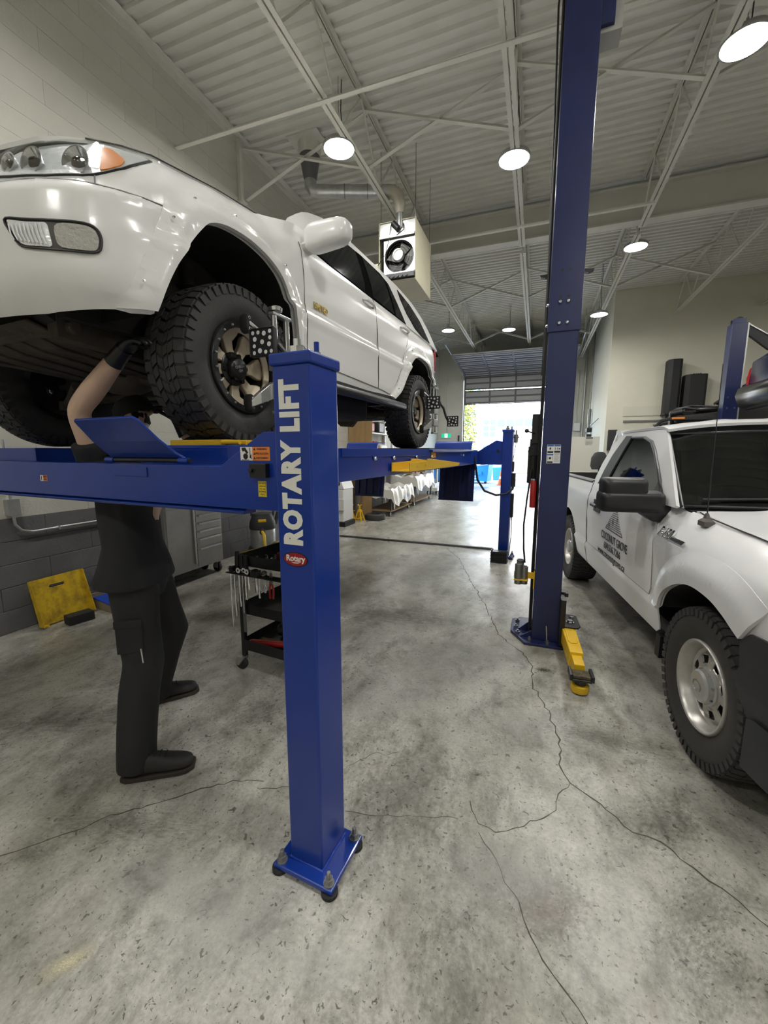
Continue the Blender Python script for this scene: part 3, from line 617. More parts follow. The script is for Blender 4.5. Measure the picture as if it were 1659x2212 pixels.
# instruction sticker
sy = -.1005
st = part('instruction_sticker', M_STICKER, tp, lambda b: b.box(-.068,.032,sy-.001,sy+.0002,1.505,1.650))
M_SBLUE = mat('sticker_blue', (0.02,0.10,0.38), 0.5)
part('sticker_heading', M_SBLUE, st, lambda b: (b.box(-.066,-.020,sy-.0016,sy-.0008,1.637,1.648), b.box(-.016,.030,sy-.0016,sy-.0008,1.637,1.648), b.box(-.066,-.020,sy-.0016,sy-.0008,1.567,1.577)))
def pict(b):
    b.box(-.064,-.022,sy-.0016,sy-.0008,1.585,1.599); b.box(-.014,.028,sy-.0016,sy-.0008,1.588,1.602); b.box(-.064,-.022,sy-.0016,sy-.0008,1.508,1.520)
    b.prism([(-.052,1.605),(-.046,1.618),(-.054,1.622),(-.046,1.627),(-.038,1.632),(-.040,1.622),(-.034,1.620),(-.041,1.616),(-.040,1.604),(-.045,1.613)],'y',sy-.0016,sy-.0008)
    for x in (-.010,.008): b.box(x,x+.003,sy-.0016,sy-.0008,1.608,1.632)
    b.box(-.010,-.002,sy-.0016,sy-.0008,1.618,1.621); b.box(.003,.011,sy-.0016,sy-.0008,1.618,1.621); b.lathe([(0,0),(.006,0),(.006,.0006),(0,.0006)],14,frame((.022,sy-.0016,1.618),(1,0,0),(0,0,-1)))
    b.lathe([(.007,0),(.009,0),(.009,.0006),(.007,.0006)],16,frame((-.043,sy-.0016,1.545),(1,0,0),(0,0,-1)))
    for x in (-.061,-.027): b.box(x,x+.002,sy-.0016,sy-.0008,1.530,1.560)
part('sticker_print', M_PRINT, st, pict)
part('sticker_text', M_PICT, st, lambda b: [b.box(-.014,.028-.006*(k%3),sy-.0015,sy-.0008,1.578-k*.0085,1.5805-k*.0085) for k in range(8)])
# swing arm at the floor
arm = thing('swing_arm', 'yellow telescopic swing arm reaching forward from the navy column', 'swing arm', (0.30, 3.62, 0), 0)
arm.parent = tp; arm.location = (.16, .02, 0); del arm['category']; del arm['label']
arm.rotation_euler = (0,0,R(3.5))
part('arm_bracket', M_BLACK, arm, lambda b: (b.prism([(-.06,-.20),(.07,-.20),(.09,-.16),(.09,.06),(-.06,.10)], 'z', .19, .205), b.prism([(-.06,-.20),(.07,-.20),(.09,-.16),(.09,.06),(-.06,.10)], 'z', .05, .065), b.prism([(-.05,.06),(-.03,.205),(-.05,.40)], 'x', -.05, -.03), b.box(-.07,-.03,-.20,.10,.03,.42)), bevel=0.003)
part('pivot_bolt', M_CHROME, arm, lambda b: (hexnut(b, .02, -.10, .205, .022, .018), hexnut(b, .04, -.02, .205, .016, .02), b.cyl((.02,-.10,.205),(.02,-.10,.21),.032)))
part('outer_tube', M_YEL, arm, lambda b: b.prism([(-.052,-.10),(.052,-.10),(.045,-.60),(-.045,-.60)], 'z', .065, .185), bevel=0.005)
part('cover_plate', M_YEL, arm, lambda b: b.prism([(-.032,-.12),(.032,-.12),(.036,-.42),(.02,-.46),(-.02,-.46),(-.036,-.42)], 'z', .185, .190), bevel=0.002)
part('inner_tube', M_YEL, arm, lambda b: b.box(-.034,.034,-.74,-.55,.072,.165), bevel=0.004)
part('pad_seat', M_YEL, arm, lambda b: b.lathe([(0,.012),(.052,.012),(.056,.02),(.056,.058),(.05,.062),(0,.062)], 28, Matrix.Translation((0,-.80,0))), smooth=True)
part('pad_foot', M_RUBBER, arm, lambda b: b.lathe([(0,.001),(.04,.001),(.04,.013),(0,.013)], 24, Matrix.Translation((0,-.80,0))))
part('pad_screw', mat('greasy_steel', (0.05,0.05,0.045), 0.4, 0.7), arm, lambda b: b.lathe([(0,.06),(.036,.06),(.036,.118),(0,.118)], 20, Matrix.Translation((0,-.80,0))))
M_PAD = speckled('worn_rubber_pad', (0.05,0.042,0.025), (0.16,0.12,0.06), 30, 0.45, 0.65, 0.8, 0.4)
part('lift_pad', M_PAD, arm, lambda b: b.box(-.055,.055,-.845,-.755,.118,.138), bevel=0.004)
part('pad_cradle', M_BLACK, arm, lambda b: (b.box(-.075,-.055,-.86,-.74,.108,.150), b.box(.055,.075,-.86,-.74,.108,.150), b.box(-.06,.06,-.86,-.74,.104,.119)), bevel=0.004)
# hydraulics and controls on the aisle side
part('power_unit', M_BLACK, tp, lambda b: (b.box(-.19,-.115,.02,.20,1.66,1.90), b.cyl((-.16,.11,1.33),(-.16,.11,1.64),.052), b.box(-.20,-.115,.05,.16,1.56,1.70)), bevel=0.006)
part('lever', M_BLACK, tp, lambda b: (b.tube([(-.16,.03,1.74),(-.22,-.02,1.76)], .006, 8), b.lathe([(0,-.018),(.013,-.012),(.018,0),(.013,.012),(0,.018)], 14, Matrix.Translation((-.228,-.026,1.763)))), smooth=True)
part('hydraulic_line', M_CABLE, tp, lambda b: (b.tube([(-.125,-.02,.05),(-.125,-.02,1.5),(-.122,-.03,2.4),(-.127,-.03,3.4),(-.125,-.03,5.0)], .011, 8), b.tube([(-.135,.03,2.2),(-.130,.02,3.0),(-.145,.0,4.0),(-.16,-.02,4.7),(-.135,0,5.0)], .007, 8), b.box(-.120,-.108,-.06,.05,.1,5.0)), smooth=True)
part('hose', M_CABLE, tp, lambda b: b.tube([(-.175,.05,1.45),(-.20,.02,1.2),(-.215,0,.98),(-.205,-.02,.78),(-.19,-.02,.66)], .007, 8), smooth=True)
part('coiled_cable', M_CABLE, tp, lambda b: b.tube([(-.19,.05,1.66),(-.21,.03,1.60),(-.20,0,1.56),(-.17,.0,1.57),(-.16,.02,1.62)], .004, 6), smooth=True)
ext = part('fluid_bottle', M_RED, tp, lambda b: b.lathe([(0,1.14),(.022,1.14),(.024,1.15),(.024,1.35),(.016,1.37),(0,1.37)], 20, Matrix.Translation((-.155,-.05,0))), smooth=True)
part('bottle_cap', M_CHROME, ext, lambda b: b.lathe([(0,1.362),(.022,1.362),(.022,1.378),(0,1.378)], 20, Matrix.Translation((-.155,-.05,0))))
wst = part('warning_strip', mat('red_label', (0.5,0.03,0.02), 0.5), tp, lambda b: b.box(-.1068,-.1056,-.09,-.04,1.05,1.33))
for k in range(3): part('strip_panel', M_STICKER, wst, lambda b: b.box(-.1075,-.1066,-.087,-.043,1.06+k*.09,1.13+k*.09))
for k in range(3): part('strip_print', M_PRINT, wst, lambda b: (b.box(-.1082,-.1074,-.080,-.050,1.085+k*.09,1.092+k*.09), b.cyl((-.1082,-.065,1.112+k*.09),(-.1074,-.065,1.112+k*.09),.009)))
br = part('adapter_bracket', M_YEL, tp, lambda b: (b.box(-.27,-.105,-.095,-.088,.545,.60), b.box(-.27,-.155,-.15,-.01,.535,.545), b.box(-.115,-.105,-.10,-.02,.46,.61)), bevel=0.002)
ad = [(-.225,-.04,.13),(-.235,-.115,.11),(-.19,-.10,.09)]
for k,(ax,ay,h) in enumerate(ad): part('height_adapter', M_STEEL, br, lambda b: (b.lathe([(.018,.50),(.030,.50),(.030,.50+h+.06),(.024,.50+h+.06),(.018,.50+h+.02)], 24, Matrix.Translation((ax,ay,0)))), smooth=True)
part('arm_lock', M_BLACK, tp, lambda b: (b.box(.10,.145,-.02,.06,.42,.435), b.box(.13,.165,-.03,.05,.40,.43)))
for sx in (-1,1): part('wing_latch', M_BLACK, up, lambda b: b.prism([(sx*.115,0),(sx*.15,-.012),(sx*.185,.0),(sx*.19,.012),(sx*.15,.012),(sx*.115,.02)], 'y', -.01, .03, Matrix.Translation((0,0,2.93))))
part('top_box', mat('grey_beige_box', (0.35,0.35,0.32), 0.6), up, lambda b: b.box(.115,.25,-.05,.1,4.42,4.75))
part('top_bracket', M_NAVY, up, lambda b: b.box(.115,.20,-.08,.08,4.45,4.62))
# ================================================================== car surfaces (pure maths)
def _cr(P, t):
    n = len(P)-1; i = min(int(t), n-1); f = t-i
    a, b, c, d = P[max(i-1,0)], P[i], P[i+1], P[min(i+2,n)]
    return tuple(0.5*((2*b[k])+(c[k]-a[k])*f+(2*a[k]-5*b[k]+4*c[k]-d[k])*f*f+(3*b[k]-a[k]-3*c[k]+d[k])*f*f*f) for k in range(len(b)))
class Plan:
    """smooth plan curve of a car body, parametrised by arc length from the rear to the nose"""
    def __init__(s, pts, sub=16):
        q = [_cr(pts, i/sub) for i in range((len(pts)-1)*sub+1)]
        s.q = q; s.l = [0.0]
        for a, b in zip(q, q[1:]): s.l.append(s.l[-1]+((a[0]-b[0])**2+(a[1]-b[1])**2)**0.5)
    def at(s, t):
        l = s.l; t = min(max(t,0.0), l[-1]-1e-6); lo, hi = 0, len(l)-1
        while hi-lo > 1:
            m = (lo+hi)//2
            if l[m] <= t: lo = m
            else: hi = m
        f = (t-l[lo])/(l[hi]-l[lo]); a, b = s.q[lo], s.q[hi]
        c, d = s.q[max(lo-1,0)], s.q[min(hi+1,len(s.q)-1)]
        tx, ty = (1-f)*(b[0]-c[0])+f*(d[0]-a[0]), (1-f)*(b[1]-c[1])+f*(d[1]-a[1]); L = (tx*tx+ty*ty)**0.5 or 1
        return a[0]+(b[0]-a[0])*f, a[1]+(b[1]-a[1])*f, -ty/L, tx/L      # point and outward normal
    def find_v(s, v):
        """arc length on the flank where the y coordinate equals v"""
        best = min(range(len(s.q)), key=lambda i: abs(s.q[i][1]-v)+(0 if s.q[i][0] > 0.5 else 9)); 
        i = max(0, min(best, len(s.q)-2))
        for j in (i-1, i):
            if 0 <= j < len(s.q)-1:
                a, b = s.q[j][1], s.q[j+1][1]
                if (a-v)*(b-v) <= 0 and abs(a-b) > 1e-9: return s.l[j]+(s.l[j+1]-s.l[j])*(a-v)/(a-b)
        return s.l[best]
def lerp_tab(tab, x):
    if x <= tab[0][0]: return tab[0][1]
    for (a, p), (b, q) in zip(tab, tab[1:]):
        if x <= b:
            t = (x-a)/(b-a); t = t*t*(3-2*t)*0.5+t*0.5; return p+(q-p)*t
    return tab[-1][1]
def sstep(a, b, x):
    t = min(max((x-a)/(b-a),0.0),1.0); return t*t*(3-2*t)
def smooth_poly(P, k=4): return [_cr(P, i/k) for i in range((len(P)-1)*k+1)]
def smooth_closed(P, k=4, t=0.6):
    n = len(P); out = []
    for i in range(n):
        a, b, c = P[i-1], P[i], P[(i+1)%n]
        p = (b[0]+(a[0]-b[0])*.28*t, b[1]+(a[1]-b[1])*.28*t); q = (b[0]+(c[0]-b[0])*.28*t, b[1]+(c[1]-b[1])*.28*t)
        for j in range(k+1):
            f = j/k; out.append(((1-f)**2*p[0]+2*f*(1-f)*b[0]+f*f*q[0], (1-f)**2*p[1]+2*f*(1-f)*b[1]+f*f*q[1]))
    return out
# ---- SUV
SP = Plan([(0,3.70),(.40,3.69),(.70,3.62),(.83,3.44),(.895,3.15),(.915,2.7),(.925,2.0),(.93,1.3),(.93,.6),(.93,.0),(.925,-.30),(.905,-.47),(.855,-.61),(.755,-.715),(.56,-.80),(.30,-.85),(0,-.87)])
S_SIDE = [(.38,.07),(.46,.03),(.54,.016),(.62,.012),(.74,.002),(.79,-.008),(.81,-.006),(.835,.014),(.95,.004),(1.08,.006),(1.16,.018),(1.24,.045)]
S_FRONT = [(.40,.17),(.46,.115),(.52,.062),(.58,.022),(.63,.004),(.68,.0),(.80,.002),(.90,.010),(.938,.018),(.952,.040)]
S_HC = [(-.95,1.06),(-.85,1.11),(-.72,1.165),(-.60,1.20),(-.3,1.258),(0,1.305),(.3,1.34),(.55,1.352)]
def suv_he(v): return lerp_tab(S_HC, v)-.045
def suv_inset(v, w):
    s = lerp_tab(S_SIDE, w)
    if v > .5: return s
    fr = 1-sstep(-.66, -.36, v); fe = 1-sstep(.25, .5, v)
    top = max(0.0, (w-.93)/(suv_he(max(v,-.72))-.93))
    fend = lerp_tab(S_SIDE, min(w,.93))+.165*top**2.4
    s = s+(fend-s)*fe
    fro = lerp_tab(S_FRONT, w)+.125*top**1.2
    return s+(fro-s)*fr
def suv_wrap(a, w, off=0.0):
    x, y, nx, ny = SP.at(a); i = suv_inset(y, w)-off
    return (x-nx*i, y-ny*i, w)
def suv_green(v, w, off=0.0):
    u = .908-(w-1.18)*.36-.10*max(0,(w-1.18))**2-.018*max(0.0, v-2.6)**2*3-.075*(1-sstep(.35,.75,v))
    return (u+off*.93, v, w+off*.3)
# ---- pickup
TPL = Plan([(0,4.42),(.55,4.41),(.84,4.36),(.93,4.22),(.962,3.9),(.97,3.0),(.97,2.0),(.972,1.0),(.972,.4),(.970,.0),(.962,-.35),(.94,-.58),(.88,-.76),(.74,-.88),(.45,-.95),(0,-.98)])
T_SIDE = [(.40,.055),(.50,.028),(.60,.012),(.625,.004),(.64,.0),(.66,.020),(.80,.010),(1.0,.0),(1.14,.006),(1.22,.03),(1.29,.05)]
T_HC = [(-1.0,1.04),(-.85,1.12),(-.6,1.20),(0,1.245),(.5,1.27),(.9,1.285)]
def trk_he(v): return lerp_tab(T_HC, v)-.03
def trk_inset(v, w):
    s = lerp_tab(T_SIDE, w)
    fe = 1-sstep(.55, .85, v)
    top = max(0.0, (w-.98)/(trk_he(v)-.98))
    fend = lerp_tab(T_SIDE, min(w,.98))+.16*top**2.2
    s = s+(fend-s)*fe
    fr = 1-sstep(-.95, -.62, v)
    return s+(.02+.10*max(0,w-.9)-s)*fr
def trk_wrap(a, w, off=0.0):
    x, y, nx, ny = TPL.at(a); i = trk_inset(y, w)-off
    return (x-nx*i, y-ny*i, w)
def trk_green(v, w, off=0.0):
    u = .918-(w-1.25)*.30-.10*max(0,(w-1.25))**2
    return (u+off*.95, v, w+off*.25)
# ================================================================== wheels
M_TYRE = mat('tyre_rubber', (0.036,0.035,0.033), 0.6, bump=0.12, bscale=80)
MX = Matrix(((0,0,1,0),(1,0,0,0),(0,1,0,0),(0,0,0,1)))      # lathe axis Z -> X, so +x is the outer face
def tyre_mesh(b, Rt, W, rim, lugs=46, deep=0.009, siping=True):
    h = W/2; sh = Rt-deep
    prof = [(rim,-h*.80),(rim+.012,-h*.86),(rim+(sh-rim)*.35,-h*1.0),(rim+(sh-rim)*.62,-h*1.02),(sh-.020,-h*.96),(sh-.004,-h*.86),(sh,-h*.55),(sh+.001,0),(sh,h*.55),(sh-.004,h*.86),(sh-.020,h*.96),(rim+(sh-rim)*.62,h*1.02),(rim+(sh-rim)*.35,h*1.0),(rim+.012,h*.86),(rim,h*.80)]
    b.lathe(prof, 72, MX, closed=True)
    da = 2*math.pi/lugs
    def lug(a0, a1, x0, x1, skew, r0, r1, drop=0.0):
        vs = []
        for r_ in (r0, r1):
            for (a,x) in ((a0,x0),(a1,x0),(a1+skew,x1),(a0+skew,x1)):
                dr = drop if abs(x) > h*.8 else 0
                vs.append((x, (r_-dr)*math.cos(a), (r_-dr)*math.sin(a)))
        b.add(vs, [(3,2,1,0),(4,5,6,7),(0,1,5,4),(1,2,6,5),(2,3,7,6),(3,0,4,7)])
    for i in range(lugs):
        a = i*da
        for s in (-1,1):
            ph = 0 if s > 0 else da/2
            lug(a+ph+.004, a+ph+da*.80, s*h*.56, s*h*.93, da*.12*s, sh-.02, Rt, .007)       # shoulder block
            lug(a+ph+da*.10, a+ph+da*.72, s*h*.93, s*h*1.035, da*.05, sh-.045, Rt-.014, .0)   # side biter
            lug(a+ph+da*.30, a+ph+da*1.08, s*h*.28, s*h*.53, -da*.35*s, sh-.01, Rt)
        lug(a+.008, a+da*.78, -h*.235, h*.02, da*.30, sh-.01, Rt); lug(a+da*.45, a+da*1.2, h*.05, h*.25, -da*.25, sh-.01, Rt)
def wheel_offroad(parent, loc, flip, Rt=.395, W=.265):
    e = bpy.data.objects.new('wheel', None); C.objects.link(e); e.parent = parent; e.location = loc
    if flip: e.rotation_euler = (0,0,math.pi)
    h = W/2; rr = .222
    part('tyre', M_TYRE, e, lambda b: tyre_mesh(b, Rt, W, rr), smooth=True, angle=30)
    M_BRONZE = mat('bronze_alloy', (0.66,0.57,0.43), 0.40, 0.35); M_GBLK = mat('satin_black_alloy', (0.010,0.010,0.011), 0.3)
    part('rim_barrel', mat('dark_rim_barrel', (0.03,0.028,0.025), 0.4, 0.5), e, lambda b: b.lathe([(rr,h*.80),(.196,h*.72),(.190,h*.3),(.185,-h*.6),(rr,-h*.80),(rr+.004,-h*.8),(rr+.004,h*.8)], 56, MX, closed=True), smooth=True)
    part('rim_back', M_BLACK, e, lambda b: b.lathe([(0,-.045),(.188,-.045),(.188,-.05),(0,-.05)], 40, MX))
    part('beadlock_ring', M_GBLK, e, lambda b: b.lathe([(rr+.010,h*.80),(rr+.012,h*.90),(rr+.004,h*.97),(.196,h*.95),(.192,h*.88),(.194,h*.70)], 64, MX, closed=True), smooth=True, angle=50)
    rb = None
    for i in range(20):
        a = 2*math.pi*i/20
        def bolt(b): b.lathe([(0,.008),(.0045,.007),(.0062,.003),(.0065,0)], 10, MX)
        if rb is None: rb = part('ring_bolt', M_ALU, e, bolt, smooth=True)
        else: rb = copy_obj(rb, e)
        rb.location = (h*.955, .2085*math.cos(a), .2085*math.sin(a))
    sp = None
    for i in range(8):
        def spoke(b):
            x0 = h*.22
            A = [(x0+.010,.060,-.026),(x0-.002,.100,-.026),(x0-.004,.140,-.030),(x0+.012,.168,-.052),(x0+.03,.197,-.062)]
            top = [Vector((x,r_,s_)) for x,r_,s_ in A]+[Vector((x,r_,-s_)) for x,r_,s_ in A][::-1]
            n = len(top); vs = top+[v+Vector((-.030,0,0)) for v in top]
            L = list(range(5)); Rr = [9-i for i in range(5)]; fs = []
            for k in range(4): fs += [(L[k],L[k+1],Rr[k+1],Rr[k]),(n+L[k],n+Rr[k],n+Rr[k+1],n+L[k+1]),(L[k],n+L[k],n+L[k+1],L[k+1]),(Rr[k],Rr[k+1],n+Rr[k+1],n+Rr[k])]
            fs += [(L[0],Rr[0],n+Rr[0],n+L[0]),(L[4],n+L[4],n+Rr[4],Rr[4])]
            b.add(vs, fs)
        if sp is None: sp = part('spoke', M_BRONZE, e, spoke, bevel=0.005, smooth=True)
        else: sp = copy_obj(sp, e)
        sp.rotation_euler = (i*math.pi/4,0,0)
    part('spoke_rim', M_BRONZE, e, lambda b: b.lathe([(.176,h*.62),(.198,h*.82),(.198,h*.70),(.184,h*.50)], 56, MX, closed=True), smooth=True)
    hub = part('hub', M_GBLK, e, lambda b: b.lathe([(.085,.005),(.085,.037),(.076,.043),(.060,.043),(.058,.063),(.050,.077),(.046,.079),(0,.079)], 36, MX), smooth=True)
    for i in range(6):
        a = i*math.pi/3
        part('hub_lug', M_GBLK, hub, lambda b: b.cyl((.01,.074*math.cos(a),.074*math.sin(a)),(.053,.072*math.cos(a),.072*math.sin(a)),.015,.012,12), smooth=True)
    for i,(tx,sz,dy) in enumerate((('HD',.020,.010),('HYBRID',.020,-.010))):
        text('cap_lettering', tx, M_ALU, hub, frame((.0795,0,0),(0,math.cos(R(188)),math.sin(R(188))),(0,-math.sin(R(188)),math.cos(R(188)))) @ Matrix.Translation((0,dy,0)), sz, 0.0006, 0.0004)
    return e

def wheel_steel(parent, loc, flip, Rt=.405, W=.27):
    e = bpy.data.objects.new('wheel', None); C.objects.link(e); e.parent = parent; e.location = loc
    if flip: e.rotation_euler = (0,0,math.pi)
    h = W/2; rr = .226
    part('tyre', M_TYRE, e, lambda b: tyre_mesh(b, Rt, W, rr, 52, .008), smooth=True, angle=30)
    M_RIM = mat('painted_steel_rim', (0.52,0.50,0.46), 0.35, 0.55, noise=0.25, nscale=10)
    part('rim_barrel', M_RIM, e, lambda b: b.lathe([(rr+.006,h*.80),(rr+.008,h*.90),(rr,h*.95),(rr-.012,h*.90),(rr-.014,h*.76),(.196,h*.62),(.192,h*.25),(.186,-h*.6),(rr,-h*.8),(rr+.006,-h*.8)], 64, MX, closed=True), smooth=True, angle=60)
    def face(b):
        n = 64; rings = [(.040,.082),(.070,.082),(.086,.078),(.104,.070),(.116,.076),(.156,.072),(.168,.050),(.186,.046),(.200,.062)]
        vs = []; fs = []
        for r_, x_ in rings:
            for i in range(n):
                a = 2*math.pi*i/n; lob = .010*math.cos(8*a) if .105 < r_ < .17 else 0
                vs.append((x_-lob*.6, r_*math.cos(a), r_*math.sin(a)))
        for k in range(len(rings)-1):
            for i in range(n):
                if k == 4 and (i % 8) in (2,3,4,5): continue
                j = (i+1)%n; fs.append((k*n+i, k*n+j, (k+1)*n+j, (k+1)*n+i))
        b.add(vs, fs)
    part('rim_face', M_RIM, e, face, smooth=True, angle=70, subsurf=1, solid=0.006)
    part('brake_shadow', M_BLACK, e, lambda b: b.lathe([(0,-.03),(.185,-.03),(.185,-.035),(0,-.035)], 40, MX))
    cap = part('centre_cap', mat('cap_silver', (0.50,0.50,0.49), 0.3, 0.5), e, lambda b: b.lathe([(.096,.076),(.094,.088),(.086,.094),(.082,.118),(.072,.128),(.046,.132),(0,.133)], 44, MX), smooth=True, angle=30)
    part('cap_emblem', mat('cap_emblem_silver', (0.42,0.42,0.41), 0.25, 0.8), cap, lambda b: b.lathe([(.034,.1315),(.040,.1335),(.034,.1345)], 36, MX @ Matrix.Diagonal((1,.7,1,1)), closed=True), smooth=True)
    for i in range(8):
        a = i*math.pi/4+.39
        part('cap_tab', M_CHROME, cap, lambda b: b.cbox((.102,.086*math.cos(a),.084*math.sin(a)),(.014,.008,.008)))
    return e
# ================================================================== WHITE SUV on the four-post lift
SO = (-2.33781, 1.87278, 1.631)
suv = thing('suv', 'white SUV with big mud tyres raised on the blue four-post lift', 'car', SO, R(-4.0))
LS = SP.l[-1]; NEG = Vector((-1,1,1))
def mirx(p): return (-p[0], p[1], p[2])
def wr(off=0.0, left=False):
    if left: return lambda a, w: mirx(suv_wrap(a, w, off))
    return lambda a, w: suv_wrap(a, w, off)
def gr(off=0.0, left=False):
    if left: return lambda a, w: mirx(suv_green(a, w, off))
    return lambda a, w: suv_green(a, w, off)
ARCH_F = [(4.8735,.528),(4.8419,.622),(4.7925,.7288),(4.7184,.8458),(4.6654,.9178),(4.6265,.9572),(4.5671,.985),(4.4863,1.001),(4.3659,1.0016),(4.2355,.973),(4.125,.914),(4.053,.828),(4.0056,.7244),(3.975,.60)]
FLARE_F = [(5.0225,.5257),(4.9721,.5917),(4.9401,.6657),(4.901,.7466),(4.8384,.8855),(4.8162,.9515),(4.7855,.9986),(4.7295,1.0481),(4.66,1.085),(4.5676,1.112),(4.4767,1.122),(4.3699,1.118),(4.2128,1.09),(4.0985,1.042),(4.0282,.99),(3.9434,.915),(3.896,.8472),(3.875,.7746),(3.86,.60)]
ARCH_R = [(2.4483,.455),(2.3112,.5504),(2.1821,.7132),(2.0431,.8588),(1.9374,.9241),(1.7918,.9455),(1.5027,.9253),(1.3339,.8384),(1.2579,.661),(1.25,.60)]
FLARE_R = [(2.5029,.4804),(2.3679,.6072),(2.2791,.7492),(2.1864,.8973),(2.0942,.99),(1.9127,1.045),(1.6763,1.055),(1.4196,1.01),(1.20,.92),(1.13,.75),(1.12,.62)]
ARCH_F, FLARE_F, ARCH_R, FLARE_R = [smooth_poly(p_, 4) for p_ in (ARCH_F, FLARE_F, ARCH_R, FLARE_R)]
top = []
a = 3.78
while a < LS:
    top.append((a, suv_he(max(SP.at(a)[1],-.72)))); a += .06
top.append((LS, suv_he(-.72)))
BODY = [(LS,.50),(5.3235,.498),(5.2757,.5023),(5.2055,.5066),(5.126,.5122),(5.023,.5207),(4.9582,.5144),(4.8864,.5215)]+ARCH_F+[(3.955,.49),(3.90,.475),(2.50,.462)]+ARCH_R+[(1.22,.56),(1.0,.54),(.5,.52),(0,.52),(0,1.0),(0,1.205),(3.70,1.210)]+top
for left in (False, True):
    fl_ = not left
    bd = patch('body_side', BODY, wr(0, left), M_WHITE, suv, 0.045, 0.008, flip=fl_, angle=60, stepb=0.03)
    # bolt-on flares: bands proud of the body around both arches
    fpol = FLARE_F+ARCH_F[::-1]; rpol = FLARE_R+ARCH_R[::-1]
    def fwrap(arch, flare, left=left):
        def fn(a, w):
            dmin = min((a-p[0])**2+(w-p[1])**2 for p in arch)**.5; dm2 = min((a-p[0])**2+(w-p[1])**2 for p in flare)**.5
            t = dm2/(dmin+dm2+1e-6); o = .004+.034*sstep(0,.75,t)
            p = suv_wrap(a, w, o); return mirx(p) if left else p
        return fn
    def dense(P, k=4):
        out = []
        for p, q in zip(P, P[1:]): out += [(p[0]+(q[0]-p[0])*i/k, p[1]+(q[1]-p[1])*i/k) for i in range(k)]
        return out+[P[-1]]
    fl1 = patch('wheel_flare', fpol, fwrap(ARCH_F, FLARE_F), M_WHITE, suv, 0.03, 0.02, flip=fl_, angle=50)
    fl2 = patch('wheel_flare', rpol, fwrap(ARCH_R, FLARE_R), M_WHITE, suv, 0.03, 0.02, flip=fl_, angle=50)
    for fo, arch, flare in ((fl1, ARCH_F, FLARE_F), (fl2, ARCH_R, FLARE_R)):
        L0 = flare; A0 = arch
        for k in range(6):
            t = (k+.5)/6; p = L0[int(t*(len(L0)-1))]; q = A0[int(t*(len(A0)-1))]; c_ = (p[0]*.72+q[0]*.28, p[1]*.72+q[1]*.28)
            P0 = Vector(suv_wrap(c_[0], c_[1], .026)); P1 = Vector(suv_wrap(c_[0], c_[1], .034))
            if left: P0 = Vector(mirx(P0)); P1 = Vector(mirx(P1))
            part('flare_bolt', M_CHROME, fo, lambda b: b.cyl(P0, P1, .006, .004, 10), smooth=True)
    # black wheel housings behind the arches
    for arch in (ARCH_F, ARCH_R):
        def liner(b):
            s = -1 if left else 1; rings = []
            for off in (.0, -.20, -.40):
                rings.append([(s*(suv_wrap(a,w)[0]+off-.012), suv_wrap(a,w)[1]*(1 if off == 0 else .999), w+.004) for a,w in arch])
            n = len(arch); vs = [p for r_ in rings for p in r_]; fs = []
            for i in range(2): fs += [(i*n+k,i*n+k+1,(i+1)*n+k+1,(i+1)*n+k) for k in range(n-1)]
            fs.append(tuple(range(2*n,3*n)))
            b.add(vs, fs)
        part('wheel_housing', mat('black_liner', (0.006,0.006,0.006), 0.9), suv, liner)
    # doors
    D1 = [(3.8847,1.212),(3.8847,1.162),(3.882,1.03),(3.872,.866),(3.866,.77),(3.856,.616),(3.848,.53),(3.504,.53),(3.0431,.515),(2.80,.508),(2.807,.584),(2.838,.751),(2.8542,.98),(2.8612,1.154),(2.8808,1.204)]
    D2 = [(2.8708,1.204),(2.8512,1.154),(2.8442,.98),(2.828,.751),(2.797,.584),(2.79,.508),(2.6732,.502),(2.53,.49),(2.3919,.6072),(2.3031,.7492),(2.215,.90),(2.15,1.0),(2.10,1.10),(2.085,1.204)]
    for D, hs in ((D1, 3.0), (D2, 2.205)):
        dr = patch('door', D, wr(.004, left), M_WHITE, suv, 0.04, 0.010, flip=fl_, angle=60, stepb=0.022)
        def seam(b):
            pts = [suv_wrap(a, w, .0045) for a, w in D]; pts = [mirx(p) for p in pts] if left else pts
            b.tube(pts, .0019, 5)
        part('door_gap', M_BLACK, dr, seam)
        cup = [(hs+.085*math.cos(t)*(1 if math.cos(t) > 0 else 1), 1.128+.030*math.sin(t)) for t in [2*math.pi*i/20 for i in range(20)]]
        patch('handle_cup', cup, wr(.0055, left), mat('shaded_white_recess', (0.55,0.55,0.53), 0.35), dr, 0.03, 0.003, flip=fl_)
        def grip(b):
            pts = [suv_wrap(hs+x_, 1.130+z_, o_) for x_, z_, o_ in ((.095,.004,.004),(.07,.006,.030),(.02,.004,.038),(-.05,-.002,.036),(-.10,-.006,.004))]
            pts = [mirx(p) for p in pts] if left else pts
            b.tube(pts, [.008,.012,.014,.013,.008], 10)
        part('door_handle', M_WHITE, dr, grip, smooth=True)
    if not left:
        p = suv_wrap(3.70, .882, .009)
        text('badge_lettering', 'LIMITED', mat('gold_badge', (0.45,0.33,0.10), 0.3, 0.9), suv, frame(p, (0,1,0), (0,0,1)), 0.052, 0.003, 0.0012, 'CENTER', 0.86)
    # greenhouse side: white panel, black frame band, glass panes
    GP = [(.42,1.20),(.60,1.20),(3.42,1.20),(3.30,1.40),(3.14,1.52),(2.87,1.615),(2.48,1.668),(2.0,1.674),(1.55,1.672),(1.3,1.668),(1.11,1.652),(1.03,1.63),(.948,1.60),(.83,1.557),(.72,1.505),(.64,1.455),(.55,1.39),(.45,1.285)]
    gs = patch('greenhouse_side', GP, gr(0, left), M_WHITE, suv, 0.06, 0.02, flip=left)
